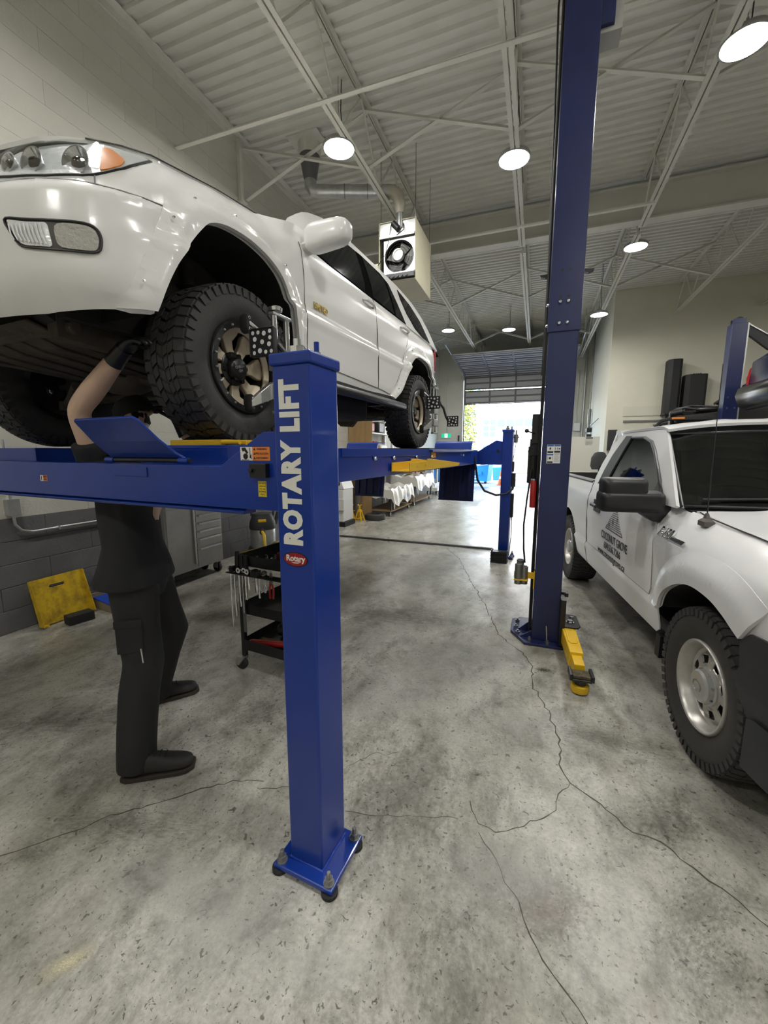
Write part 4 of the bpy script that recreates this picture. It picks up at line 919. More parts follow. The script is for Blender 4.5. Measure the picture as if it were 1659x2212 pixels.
    WB = [(.63,1.224),(.874,1.208),(1.37,1.208),(2.27,1.208),(2.215,1.40),(2.155,1.565),(2.0,1.607),(1.62,1.612),(1.30,1.585),(1.10,1.525),(.90,1.415)]
    patch('window_frame', WB, gr(.003, left), mat('black_frame_trim', (0.008,0.008,0.008), 0.6, spec=0.0), gs, 0.08, 0.006, flip=left)
    for W in ([(.665,1.226),(.874,1.214),(1.37,1.214),(1.425,1.30),(1.47,1.46),(1.49,1.585),(1.30,1.565),(1.10,1.505),(.92,1.41)],
              [(1.52,1.222),(1.965,1.216),(2.02,1.43),(2.03,1.56),(1.82,1.592),(1.62,1.592),(1.60,1.45),(1.57,1.32)],
              [(2.005,1.214),(2.24,1.212),(2.18,1.40),(2.125,1.545),(2.08,1.55),(2.06,1.40)]):
        patch('side_window', W, gr(.008, left), M_GLASSD, gs, 0.08, 0.005, flip=left)
    patch('side_window', [(2.4107,1.60),(2.6814,1.5369),(2.90,1.42),(3.045,1.2045),(2.7551,1.2012),(2.5597,1.2449),(2.4313,1.3618),(2.39,1.5)], gr(.006, left), M_GLASSD, gs, 0.08, 0.005, flip=left)
    # door mirror
    sgn = -1 if left else 1
    def mirror(b):
        rings = []
        for i in range(17):
            t = -math.cos(math.pi*i/16); k = (1-abs(t)**5.0)**(1/2.8); ring = []
            for j in range(24):
                a = 2*math.pi*j/24; cx = abs(math.cos(a))**.6*math.copysign(1,math.cos(a)); sz = abs(math.sin(a))**.6*math.copysign(1,math.sin(a))
                y = .062*cx*k; y = min(y, .040)
                ring.append((sgn*(1.055+.145*t), .585+y+.02*t, 1.252+.078*sz*k*(1-.12*t)+.012*t))
            rings.append(ring)
        b.loft(rings)
    mr = part('door_mirror', M_WHITE, suv, mirror, smooth=True, angle=60)
    part('mirror_glass', M_GLASSD, mr, lambda b: b.loft([[(sgn*(1.065+.115*math.copysign(abs(math.cos(a))**.7,math.cos(a))), .624+y_, 1.252+.062*math.copysign(abs(math.sin(a))**.7,math.sin(a))) for a in [2*math.pi*i/24 for i in range(24)]] for y_ in (0,.006)]))
    part('mirror_foot', M_WHITE, mr, lambda b: b.loft([[(sgn*x_, .575+dy*k_, zc+dz*k_) for dy, dz in [(.055*math.cos(a),.030*math.sin(a)) for a in [2*math.pi*i/16 for i in range(16)]]] for x_, zc, k_ in ((.86,1.20,1.15),(.91,1.20,1.05),(.95,1.21,.95),(.99,1.225,1.0))]), smooth=True)
    # black side step
    part('side_step', M_BLACK, suv, lambda b: (b.tube([(sgn*.88,.52,.40),(sgn*.945,.60,.398),(sgn*.955,1.3,.398),(sgn*.945,2.10,.398),(sgn*.88,2.18,.40)], .034, 12), b.box(min(sgn*.70,sgn*.90),max(sgn*.70,sgn*.90),.9,.94,.385,.41), b.box(min(sgn*.70,sgn*.90),max(sgn*.70,sgn*.90),1.8,1.84,.385,.41)), smooth=True)
    part('rocker_sill', M_BLACK, suv, lambda b: b.box(min(sgn*.72,sgn*.90),max(sgn*.72,sgn*.90),.62,2.0,.43,.485), bevel=0.01)
    part('mudflap', M_RUBBER, suv, lambda b: b.prism([(.42,.50),(.46,.50),(.52,.80),(.44,.80),(.40,.70)], 'x', min(sgn*.62,sgn*.905), max(sgn*.62,sgn*.905)), bevel=0.004)
# ---- hood, cowl, windshield, roof, tail
def hoodz(u, v): return lerp_tab(S_HC, v)-.045*(abs(u)/.765)**2.2
def hood_fn(u, v): return (u, v, hoodz(u, v)+.003)
HF = [(.765,-.36),(.735,-.46),(.66,-.56),(.52,-.645),(.32,-.685),(0,-.705)]
HP = HF+[(-x,y) for x,y in HF[::-1][1:]]+[(-.765,.50),(.765,.50)]
patch('hood', HP, hood_fn, M_WHITE, suv, 0.06, 0.015, flip=False, angle=60)
for s in (-1,1): part('hood_gap', M_BLACK, suv, lambda b: b.tube([hood_fn(s*(x+.004), y) for x, y in HF[:3][::-1]+[(.768,0),(.768,.48)]], .003, 5))
part('cowl', M_BLACK, suv, lambda b: b.prism([(.46,1.28),(.56,1.285),(.56,1.30),(.46,1.30)], 'x', -.76, .76))
def ws_fn(u, t): 
    v = .44+.60*t; w_ = 1.30+.355*t; bul = .05*(1-(u)**2); k = .80-.145*t
    return (u*k, v-bul*.9, w_+bul*.35)
patch('windshield', [(-1,0),(1,0),(1,1),(-1,1)], ws_fn, M_GLASSD, suv, 0.15, 0.006, flip=True)
part('wiper', M_BLACK, suv, lambda b: b.tube([(.55,.47,1.312),(.2,.49,1.335),(-.1,.44,1.33)], .008, 6))
def roof_fn(u, v):
    return (u, v, 1.722-.050*(abs(u)/.70)**2.6-.05*max(0,(1.35-v)/.35)**2-.055*max(0,(v-2.45)/.55)**2)
patch('roof', [(-.695,1.03),(.695,1.03),(.70,2.0),(.695,2.9),(.63,3.12),(-.63,3.12),(-.695,2.9),(-.70,2.0)], roof_fn, M_WHITE, suv, 0.10, 0.02, flip=False, angle=60)
def tail_fn(u, t):
    return (u*(.66+.17*t), 3.10+.50*t+.06*(1-u*u), 1.60-.42*t)
patch('tailgate_window', [(-1,0),(1,0),(1,1),(-1,1)], tail_fn, M_GLASSD, suv, 0.2, 0.01, flip=False)
for s in (-1,1): part('roof_rack_bar', M_BLACK, suv, lambda b: b.tube([(s*.60,1.45,1.69),(s*.60,1.6,1.73),(s*.60,2.6,1.73),(s*.60,2.8,1.68)], .012, 8), smooth=True)
for s in (-1,1): part('tail_lamp', mat('red_lens', (0.35,0.01,0.01), 0.15), suv, lambda b: b.loft([[(s*x_,y_,z_) for x_,y_ in ((.70,3.60),(.84,3.40),(.862,3.30),(.865,3.34),(.845,3.44),(.70,3.64))] for z_ in (.95,1.19)]))
# ---- front lamps
M_REFL = mat('lamp_reflector', (0.80,0.81,0.82), 0.25, 0.25, bump=0.6, bscale=22)
M_CLEAR = glass('clear_lamp_lens', (0.97,0.98,0.98), 0.02, top=0.30)
HL = [(5.50,.985),(5.4158,.972),(5.2504,.965),(5.1044,.978),(5.0555,.99),(4.9229,1.058),(4.775,1.165),(4.79,1.178),(4.86,1.172),(4.9765,1.165),(5.15,1.160),(5.3,1.158),(5.42,1.150),(5.50,1.13),(5.53,1.09),(5.53,1.03)]
def shrink(P, k, c=None):
    cx = sum(p[0] for p in P)/len(P); cy = sum(p[1] for p in P)/len(P); return [(cx+(p[0]-cx)*k, cy+(p[1]-cy)*k) for p in P]
for left in (False, True):
    f_ = not left; s = -1 if left else 1
    hl = patch('headlight', HL, wr(.004, left), M_BLACK, suv, 0.05, 0.01, flip=f_)
    patch('reflector', shrink(HL, .95), wr(.008, left), M_REFL, hl, 0.035, 0.003, flip=f_)
    for (a_, w_, r_, m_) in ((5.3095,1.025,.046,M_CHROME), (5.1262,1.030,.050,M_CHROME), (5.42,1.030,.032,M_CHROME)):
        x,y,nx,ny = SP.at(a_); o = Vector(suv_wrap(a_, w_, .006)); n = Vector((0.55*nx, -1, .12)).normalized(); 
        if left: o = Vector(mirx(o)); n.x = -n.x
        bw = part('lamp_bowl', m_, hl, lambda b: b.lathe([(r_*.35,-.012),(r_*.7,.002),(r_,.020),(r_+.005,.020),(r_*.75,-.002),(r_*.35,-.018)], 28, frame(o, n.orthogonal(), n.cross(n.orthogonal())), closed=True), smooth=True)
        part('bulb', mat('dark_projector_lens', (0.03,0.02,0.015), 0.05), bw, lambda b: b.lathe([(r_*.5,0),(r_*.46,.012),(r_*.25,.022),(0,.026)], 20, frame(o, n.orthogonal(), n.cross(n.orthogonal()))), smooth=True)
    patch('amber_reflector', smooth_closed([(5.0356,1.012),(5.0258,1.07),(5.012,1.14),(4.9565,1.142),(4.9165,1.10),(4.9434,1.06)], 3, .8), wr(.014, left), mat('amber_lens', (0.90,0.28,0.03), 0.3), hl, 0.03, 0.004, flip=f_)
    patch('lens', shrink(HL, .985), wr(.034, left), M_CLEAR, hl, 0.04, 0.002, flip=f_)
    FG = [(5.3879,.8044),(5.2917,.7911),(5.1756,.7888),(5.0785,.789),(5.0527,.7724),(5.044,.7393),(5.0533,.6956),(5.0942,.6867),(5.2008,.6896),(5.302,.6979),(5.3284,.7068),(5.3558,.7475)]
    FG = smooth_closed(FG, 3, 1.5)
    fg = patch('fog_lamp', FG, wr(.003, left), mat('lamp_recess', (0.05,0.05,0.045), 0.5), suv, 0.04, 0.006, flip=f_)
    patch('fog_lens', smooth_closed([(5.370,.795),(5.2917,.783),(5.2174,.781),(5.2039,.698),(5.300,.705),(5.322,.714),(5.345,.7475)]), wr(.006, left), M_REFL, fg, 0.03, 0.004, flip=f_)
    patch('turn_lens', smooth_closed([(5.1982,.782),(5.085,.781),(5.062,.768),(5.053,.7393),(5.062,.700),(5.096,.694),(5.1879,.697)], 3, 1.2), wr(.006, left), mat('frosted_turn_lens', (0.42,0.41,0.37), 0.25, bump=0.8, bscale=70), fg, 0.03, 0.004, flip=f_)
    def ribs(b):
        for k in range(9):
            a0 = 5.222+.0145*k; pts = [suv_wrap(a0, .705+.002*k, .0105), suv_wrap(a0+.012, .742, .0115), suv_wrap(a0+.018, .776, .0105)]
            b.tube([mirx(p) for p in pts] if left else pts, .0028, 6)
    tag(part('lens_rib', M_REFL, fg, ribs, smooth=True), kind='stuff')
    def rim(b):
        pts = [suv_wrap(a, w, .006) for a, w in FG]; pts = [mirx(p) for p in pts] if left else pts
        b.tube(pts, .004, 6, closed=True)
    part('lamp_rim', M_BLACK, fg, rim)
    def bs(b):
        for S in ([(LS,.953),(5.4661,.953),(5.3223,.953),(5.2073,.951),(5.1267,.949),(5.0547,.948),(4.9647,.949),(4.8844,.949),(4.822,.9475),(4.7628,.9463),(4.6978,.9508),(4.645,.9553)], [(5.0555,.99),(5.0547,.9498)]):
            pts = [suv_wrap(a, w, .001) for a, w in S]; pts = [mirx(p) for p in pts] if left else pts
            b.tube(pts, .003, 5)
    part('bumper_gap', M_PICT, suv, bs)
part('grille', M_BLACK, suv, lambda b: [b.loft([[(x_, suv_wrap(LS-abs(x_),w_)[1]-.004+dy_, w_+dz_) for dy_, dz_ in ((0,0),(.02,0),(.02,.02),(0,.02))] for x_ in [-.36+.09*i for i in range(9)]]) for w_ in (.98,1.03,1.08)])
# ---- underside
und = bpy.data.objects.new('underbody', None); C.objects.link(und); und.parent = suv
M_UB = mat('black_underbody', (0.020,0.018,0.016), 0.8)
part('light_stop_pan', M_UB, und, lambda b: (b.box(-.72,.72,.50,3.5,.50,.56), b.box(-.50,.50,-.66,.52,.62,1.14), b.box(-.70,.70,2.95,3.60,.56,.95)))  # pan and black boxes added inside the body to stop light leaks
for s in (-1,1): part('frame_rail', M_DIRT, und, lambda b: b.loft([[(s*.42+dx, v, w_+dz) for dx, dz in ((-.035,-.05),(.035,-.05),(.035,.05),(-.035,.05))] for v, w_ in ((-.62,.50),(-.3,.48),(.35,.44),(.6,.42),(2.0,.42),(2.4,.52),(3.4,.52))]))
part('cross_member', M_DIRT, und, lambda b: (b.box(-.42,.42,-.05,.06,.36,.44), b.box(-.42,.42,.30,.42,.34,.42), b.tube([(-.48,-.56,.46),(-.2,-.60,.50),(.2,-.60,.50),(.48,-.56,.50)], .030, 10)), bevel=0.01)
part('skid_plate', speckled('muddy_skid_plate', (0.035,0.030,0.024), (0.085,0.07,0.05), 7, 0.4, 0.7, 0.85, 0.4), und, lambda b: (b.prism([(-.68,.52),(-.50,.465),(-.02,.40),(-.02,.39),(-.50,.452),(-.69,.51)], 'x', -.36, .36), [b.prism([(-.62,.492),(-.50,.455),(-.02,.39),(-.02,.38),(-.50,.440),(-.62,.480)], 'x', x_-.02, x_+.02) for x_ in (-.24,-.08,.08,.24)]), bevel=0.004)
part('lower_valance', M_UB, und, lambda b: b.prism([(-.66,.53),(-.58,.49),(-.58,.58),(-.66,.58)], 'x', -.45, .45))
for s in (-1,1):
    part('control_arm', M_DIRT, und, lambda b: (b.tube([(s*.30,-.14,.36),(s*.50,-.06,.31),(s*.68,0,.27)], [.03,.034,.03], 8), b.tube([(s*.30,.24,.36),(s*.50,.12,.32),(s*.68,0,.27)], [.03,.032,.03], 8), b.lathe([(0,-.03),(.045,-.03),(.045,.03),(0,.03)], 16, Matrix.Translation((s*.68,0,.27)))), smooth=True)
    part('axle_shaft', M_DIRT, und, lambda b: (b.tube([(s*.15,0,.41),(s*.35,0,.40),(s*.72,0,.395)], .018, 10), b.tube([(s*.26,0,.405),(s*.30,0,.405),(s*.36,0,.40)], [.055,.06,.03], 14)), smooth=True)
    part('tie_rod', M_DIRT, und, lambda b: (b.tube([(s*.22,.10,.40),(s*.70,.12,.38)], .013, 8)), smooth=True)
    part('rod_end', M_CHROME, und, lambda b: (b.lathe([(0,-.012),(.018,-.012),(.018,.012),(0,.012)], 6, frame((s*.55,-.16,.34),(0,0,1),(1,0,0))), b.lathe([(.026,-.004),(.034,-.004),(.034,.004),(.026,.004)], 24, frame((s*.56,-.165,.34),(0,0,1),(1,0,0)), closed=True)), smooth=True)
    part('coil_strut', M_UB, und, lambda b: (b.cyl((s*.58,0,.34),(s*.52,0,.95),.045), [b.lathe([(.06,0),(.075,0.008),(.06,.016)], 18, Matrix.Translation((s*(.565-.008*k),0,.55+k*.055)), closed=True) for k in range(6)]), smooth=True)
    part('inner_fender', M_UB, und, lambda b: b.box(min(s*.47,s*.52),max(s*.47,s*.52),-.62,.55,.52,1.15))
part('front_differential', M_DIRT, und, lambda b: b.loft([[(x_, r_*math.cos(a), .42+r_*math.sin(a)) for a in [2*math.pi*i/14 for i in range(14)]] for x_, r_ in ((-.24,.04),(-.16,.10),(.0,.12),(.12,.10),(.2,.04))]), smooth=True)
part('transmission', M_UB, und, lambda b: b.loft([[(r_*math.cos(a), y_, .44+r_*.8*math.sin(a)) for a in [2*math.pi*i/14 for i in range(14)]] for y_, r_ in ((.45,.2),(.8,.18),(1.2,.13),(1.5,.16),(1.7,.08))]), smooth=True)
part('drive_shaft', M_DIRT, und, lambda b: b.tube([(.02,1.7,.42),(0,2.55,.40)], .035, 12), smooth=True)
part('rear_axle', M_DIRT, und, lambda b: (b.tube([(-.70,2.66,.395),(.70,2.66,.395)], .040, 14), b.loft([[(x_, 2.66+r_*math.cos(a), .39+r_*math.sin(a)) for a in [2*math.pi*i/14 for i in range(14)]] for x_, r_ in ((-.16,.05),(-.08,.13),(.06,.14),(.15,.05))])), smooth=True)
part('fuel_tank', M_UB, und, lambda b: b.box(.10,.62,1.15,2.0,.26,.48), bevel=0.06, seg=4)
part('exhaust', M_DIRT, und, lambda b: (b.tube([(.30,.5,.38),(.34,1.2,.36),(.30,2.0,.36),(.40,2.3,.50),(.45,3.0,.44),(.5,3.5,.44)], .03, 12), b.loft([[(.36+.11*math.cos(a), y_, .36+.075*math.sin(a)) for a in [2*math.pi*i/16 for i in range(16)]] for y_ in (1.05,1.08,1.52,1.55)])), smooth=True)
part('spare_tyre', M_UB, und, lambda b: b.lathe([(.18,.40),(.36,.38),(.38,.46),(.36,.54),(.18,.52)], 28, Matrix.Translation((0,3.1,0)), closed=True), smooth=True)
w1 = wheel_offroad(suv, (.92-.1325, 0, .395), False); w1.rotation_euler = (R(8),0,0)
for (x_, y_, fl_, rot) in ((.92-.1325, 2.66, False, 40), (-(.92-.1325), 0, True, 15), (-(.92-.1325), 2.66, True, 70)):
    e = copy_tree(w1, suv); e.location = (x_, y_, .395); e.rotation_euler = (R(rot),0,math.pi if fl_ else 0)
# ================================================================== WHITE PICKUP
TO = (1.76734, 2.50708, 0.0)
trk = thing('pickup_truck', 'white regular-cab pickup with black tow mirror and door lettering', 'truck', TO, R(7.3))
LT = TPL.l[-1]
M_TW = mat('white_truck_paint', (0.74,0.74,0.74), 0.25, coat=0.4)
def tw(off=0.0, right=True):
    if right: return lambda a, w: mirx(trk_wrap(a, w, off))
    return lambda a, w: trk_wrap(a, w, off)
def tg(off=0.0, right=True):
    if right: return lambda a, w: mirx(trk_green(a, w, off))
    return lambda a, w: trk_green(a, w, off)
T_ARCH = [(5.5744,.8114),(5.5164,.8395),(5.4578,.8684),(5.3656,.8991),(5.2526,.9121),(5.1551,.9085),(5.0435,.8796),(4.9437,.8333),(4.8553,.7726),(4.800,.7047),(4.78,.6498)]
T_FL = [(5.70,.985),(5.6059,1.0247),(5.501,1.0572),(5.3707,1.0791),(5.2357,1.0863),(5.1178,1.0756),(5.0011,1.0435),(4.8931,.9887),(4.7979,.9126),(4.7344,.8324),(4.67,.70),(4.66,.655)]
T_ARCH, T_FL = smooth_poly(T_ARCH, 4), smooth_poly(T_FL, 4)
ttop = []
a = 4.35
while a < LT: ttop.append((a, trk_he(TPL.at(a)[1]))); a += .08
ttop.append((LT, trk_he(-.95)))
sr = 2.043
RARCH = [(sr+.47*math.cos(t), .405+.50*math.sin(t)) for t in [R(8+164*i/14) for i in range(15)]]
CAB = [(LT,.87),(5.693,.862),(5.6223,.8543)]+T_ARCH+[(4.772,.50),(4.7114,.462),(2.962,.44),(2.962,1.285),(4.30,1.262)]+ttop
BED = [(2.945,.44),(RARCH[0][0]+.01,.44)]+RARCH+[(RARCH[-1][0]-.01,.46),(.9,.48),(0,.48),(0,1.29),(2.945,1.29)]
for right in (True, False):
    s = -1 if right else 1; f_ = not right
    cab = patch('cab_side', CAB, tw(0, right), M_TW, trk, 0.05, 0.008, flip=f_, angle=60, stepb=0.03)
    bed = patch('bed_side', BED, tw(0, right), M_TW, trk, 0.06, 0.010, flip=f_, angle=60, stepb=0.03)
    # fender bulge around the front arch
    def bul(a, w, right=right):
        d1 = min((a-p[0])**2+(w-p[1])**2 for p in T_ARCH)**.5; d2 = min((a-p[0])**2+(w-p[1])**2 for p in T_FL)**.5
        p = trk_wrap(a, w, .002+.024*sstep(0,.6,d2/(d1+d2+1e-6))); return mirx(p) if right else p
    patch('wheel_flare', T_FL+T_ARCH[::-1], bul, M_TW, trk, 0.035, 0.02, flip=f_, angle=50)
    # door with gap, handle
    D = [(4.30,1.262),(4.5324,1.245),(4.5431,1.2147),(4.5906,1.13),(4.63,1.023),(4.642,.88),(4.635,.7233),(4.60,.668),(2.985,.668),(2.99,.875),(2.9891,1.059),(2.985,1.184),(2.975,1.272),(3.4,1.268)]
    dr = patch('door', D, tw(.004, right), M_TW, trk, 0.06, 0.010, flip=f_, angle=60, stepb=0.03)
    def seam(b):
        pts = [trk_wrap(a, w, .0045) for a, w in D[1:13]]; b.tube([mirx(p) for p in pts] if right else pts, .0022, 5)
        pts = [trk_wrap(2.953, w, .001) for w in (.44,.6,.66,.9,1.1,1.28)]; b.tube([mirx(p) for p in pts] if right else pts, .006, 5)
    part('door_gap', M_PICT, dr, seam)
    def hnd(b):
        b.cbox((s*(trk_wrap(3.34,1.09)[0]+.006), TPL.at(3.34)[1], 1.088), (.03,.24,.10))
    hb = part('handle_base', M_BLACK, dr, lambda b: b.cbox((s*(trk_wrap(3.34,1.09)[0]+.004), TPL.at(3.32)[1], 1.085), (.014,.22,.115)), bevel=0.006)
    part('door_handle', M_BLACK, hb, lambda b: b.tube([(s*.975,TPL.at(3.44)[1],1.088),(s*1.008,TPL.at(3.42)[1],1.092),(s*1.010,TPL.at(3.27)[1],1.095),(s*.975,TPL.at(3.24)[1],1.095)], [.012,.017,.017,.012], 10), smooth=True)
    # greenhouse side
    GP = [(.52,1.262),(.50,1.275),(.75,1.465),(1.07,1.690),(1.20,1.765),(1.57,1.788),(1.93,1.782),(2.10,1.772),(2.24,1.688),(2.335,1.48),(2.36,1.262)]
    GL = [(.70,1.300),(1.90,1.300),(1.875,1.43),(1.83,1.60),(1.79,1.715),(1.50,1.708),(1.31,1.668),(1.155,1.592),(.95,1.465)]
    FRONT = [(1.40,1.262),(.52,1.262),(.50,1.275),(.75,1.465),(1.07,1.690),(1.20,1.765),(1.40,1.778),(1.40,1.690),(1.31,1.668),(1.155,1.592),(.95,1.465),(.70,1.300),(1.40,1.300)]
    REAR = [(1.40,1.262),(1.40,1.300),(1.90,1.300),(1.875,1.43),(1.83,1.60),(1.79,1.715),(1.50,1.708),(1.40,1.690),(1.40,1.778),(1.57,1.788),(1.93,1.782),(2.10,1.772),(2.24,1.688),(2.335,1.48),(2.36,1.262)]
    gs = patch('cab_greenhouse', FRONT, tg(0, right), M_TW, trk, 0.06, 0.02, flip=right); patch('rear_pillar', REAR, tg(0, right), M_TW, gs, 0.06, 0.02, flip=right)
    # frame as a band around the opening so that one can look into the cab
    patch('side_window', GL, tg(.006, right), glass('cab_glass', (0.55,0.60,0.59), 0.03), gs, 0.08, 0.004, flip=right)
    def band(b):
        pts = [trk_green(v, w_, .006) for v, w_ in GL]; b.tube([mirx(p) for p in pts] if right else pts, .013, 8, closed=True)
    part('window_seal', M_BLACK, gs, band)
    patch('quarter_trim', [(1.92,1.285),(2.18,1.28),(2.155,1.41),(2.11,1.56),(1.985,1.735),(1.83,1.730),(1.86,1.58),(1.90,1.43)], tg(.007, right), mat('black_satin_trim', (0.010,0.010,0.010), 0.45), gs, 0.08, 0.006, flip=right)
    patch('mirror_sail', [(.66,1.280),(.86,1.280),(.86,1.395),(.80,1.375)], tg(.012, right), M_BLACK, gs, 0.08, 0.008, flip=right)
    # tow mirror
    def mhead(b):
        def rr(x0,x1,z0,z1,y,c): return [(s*(cx+c*math.cos(a)),y,cz+c*math.sin(a)) for cx,cz,a0 in ((x1-c,z1-c,0),(x0+c,z1-c,90),(x0+c,z0+c,180),(x1-c,z0+c,270)) for a in [R(a0+22.5*k) for k in range(5)]]
        b.loft([rr(1.06,1.24,1.325,1.395,.605,.03), rr(1.03,1.268,1.303,1.417,.615,.035), rr(1.017,1.282,1.292,1.428,.64,.036), rr(1.015,1.285,1.29,1.43,.67,.034), rr(1.015,1.285,1.29,1.43,.725,.03)])
    mh = part('tow_mirror', M_BLACK, trk, mhead, smooth=True, angle=50)
    def mlow(b):
        def rr(x0,x1,z0,z1,y,c): return [(s*(cx+c*math.cos(a)),y,cz+c*math.sin(a)) for cx,cz,a0 in ((x1-c,z1-c,0),(x0+c,z1-c,90),(x0+c,z0+c,180),(x1-c,z0+c,270)) for a in [R(a0+22.5*k) for k in range(5)]]
        b.loft([rr(.95,1.25,1.24,1.315,.59,.03), rr(.928,1.277,1.22,1.332,.60,.036), rr(.917,1.292,1.208,1.342,.63,.038), rr(.915,1.295,1.205,1.345,.66,.036), rr(.915,1.295,1.205,1.345,.73,.03)])
    part('mirror_body', M_BLACK, mh, mlow, smooth=True, angle=50)
    part('mirror_arm', M_BLACK, mh, lambda b: b.loft([[(s*x_, y_+dy, z_+dz) for dy, dz in ((-.05,-.07),(.05,-.07),(.06,0),(.05,.06),(-.05,.06),(-.06,0))] for x_, y_, z_ in ((.87,.72,1.245),(.93,.70,1.215),(.98,.68,1.225),(1.04,.67,1.265))]), smooth=True)
    part('mirror_glass', M_GLASSD, mh, lambda b: b.box(min(s*1.03,s*1.27),max(s*1.03,s*1.27),.724,.729,1.225,1.41))
    for A in (T_ARCH, RARCH):
        def liner(b):
            n = len(A); rings = [[(s*(trk_wrap(a,w_)[0]-.012) if x_ is None else s*x_, TPL.at(a)[1], w_+.004) for a, w_ in A] for x_ in (None,.75,.60)]
            vs = [p for r_ in rings for p in r_]; fs = []
            for i in range(2): fs += [(i*n+k,i*n+k+1,(i+1)*n+k+1,(i+1)*n+k) for k in range(n-1)]
            fs.append(tuple(range(2*n,3*n))); b.add(vs, fs)
        part('wheel_housing', mat('black_liner', (0.006,0.006,0.006), 0.9), trk, liner)
    part('bed_rail_cap', M_BLACK, trk, lambda b: b.loft([[(s*(x_+dx), v_, z_) for dx, z_ in ((-.085,1.28),(-.005,1.275),(.0,1.292),(-.012,1.302),(-.075,1.302),(-.085,1.295))] for x_, v_ in ((.93,2.33),(.933,3.2),(.93,4.0),(.91,4.30))]), smooth=False)
# lettering and logo on the right door
P = lambda a, w_, o=.0065: Vector(mirx(trk_wrap(a, w_, o)))
def dframe(a, w_): return frame(P(a, w_, .0075), (0,-1,0), P(a, w_+.05)-P(a, w_-.05))
M_INK = mat('dark_door_lettering', (0.015,0.015,0.015), 0.5)
text('door_lettering', 'COCONUT GROVE', M_INK, trk, dframe(3.85,.860), .098, .0008, .0006, 'CENTER', .80, spacing=.98)
text('door_lettering', '604.536.7266', M_INK, trk, dframe(3.82,.777), .088, .0008, .0002, 'CENTER', .92)
text('door_lettering', 'www.coconutgrove.ca', M_INK, trk, dframe(3.77,.700), .082, .0008, .0, 'CENTER', .98)
def tri(b):
    A, B_, D_ = (3.8749,1.158), (3.6411,.9395), (4.0655,.9331)
    for p, q in ((A,B_),(B_,D_),(D_,A)):
        L = math.hypot(q[0]-p[0], q[1]-p[1]); n = (-(q[1]-p[1])/L*.0045, (q[0]-p[0])/L*.0045)
        b.add([P(p[0]+n[0],p[1]+n[1],.0068),P(q[0]+n[0],q[1]+n[1],.0068),P(q[0]-n[0],q[1]-n[1],.0068),P(p[0]-n[0],p[1]-n[1],.0068)], [(0,1,2,3)])
    for k in range(1,13):
        t = k/13; x0 = A[0]+(B_[0]-A[0])*t; x1 = A[0]+(D_[0]-A[0])*t; z = A[1]+(B_[1]-A[1])*t
        b.add([P(x0,z-.0028),P(x1,z-.0028),P(x1,z+.0028),P(x0,z+.0028)], [(0,1,2,3)])
    for cx, cz, r_ in ((3.83,1.02,.030),(3.73,.985,.020),(3.93,1.05,.018),(3.95,.99,.012)):
        for j in range(7):
            a = j*.9; b.add([P(cx,cz-.006,.0072),P(cx+r_*math.cos(a),cz+r_*math.sin(a),.0072),P(cx+r_*.8*math.cos(a+.35),cz+r_*.8*math.sin(a+.35),.0072)], [(0,1,2)])
        b.add([P(cx-.003,cz,.0071),P(cx+.003,cz,.0071),P(cx+.004,cz-.05,.0071),P(cx-.001,cz-.05,.0071)], [(0,1,2,3)])
part('door_logo', M_INK, trk, tri)
bdg = text('fender_badge', 'F-150', M_CHROME, trk, dframe(4.74,1.103), .088, .006, .002, 'CENTER', .85, shear=.15)
text('fender_badge_inlay', 'F-150', M_INK, trk, Matrix.Translation((-.007,0,0)) @ dframe(4.74,1.103), .086, .0008, -.0015, 'CENTER', .86, shear=.15)
part('fender_badge_plate', M_CHROME, trk, lambda b: b.prism([(-.085,-.012),(.075,-.012),(.085,.014),(-.08,.014)], 'z', .004, .012, dframe(4.915,1.088)), bevel=0.002)
part('badge_plate_inlay', M_INK, trk, lambda b: b.prism([(-.078,-.007),(.068,-.007),(.076,.009),(-.073,.009)], 'z', .012, .0135, dframe(4.915,1.088)))
# hood, cowl, windshield, roof
def thz(u, v): return lerp_tab(T_HC, v)-.03*(abs(u)/.82)**2.4+.02*math.exp(-((abs(u)-.42)/.09)**2)
THF = [(.815,-.55),(.76,-.70),(.62,-.78),(.35,-.83),(0,-.86)]
patch('hood', THF+[(-x,y) for x,y in THF[::-1][1:]]+[(-.82,0),(-.80,.50),(-.5,.42),(0,.36),(.5,.42),(.80,.50),(.82,0)], lambda u, v: (u, v, thz(u,v)+.003), M_TW, trk, 0.07, 0.015, angle=60)
for s in (-1,1): part('hood_gap', M_BLACK, trk, lambda b: b.tube([(s*.823,v,thz(.823,v)+.003) for v in (-.55,-.2,.1,.3)]+[(s*.80,.46,thz(.8,.46)+.004)], .0035, 5))
part('cowl', M_BLACK, trk, lambda b: b.loft([[(u, .40+.16*abs(u)**1.7+dy, 1.245+dz-.02*abs(u)) for dy, dz in ((0,0),(.20,.0),(.20,.015),(0,.015))] for u in [-.82+.164*i for i in range(11)]]))
def tws(u, t):
    k = .85-.125*t; bl = .10*(1-u*u)
    return (u*k, .56+.60*t-bl*1.2+.02, 1.262+.458*t+bl*.12)
patch('windshield', [(-1,0),(1,0),(1,1),(-1,1)], tws, glass('windshield_glass', (0.42,0.46,0.46), 0.05), trk, 0.15, 0.005, flip=True)
part('windshield_seal', M_BLACK, trk, lambda b: b.tube([tws(u,t) for u,t in [(-1+.2*i,0) for i in range(11)]+[(1,.25*i) for i in range(1,5)]+[(1-.2*i,1) for i in range(1,11)]+[(-1,1-.25*i) for i in range(1,4)]], .012, 8, closed=True), smooth=True)
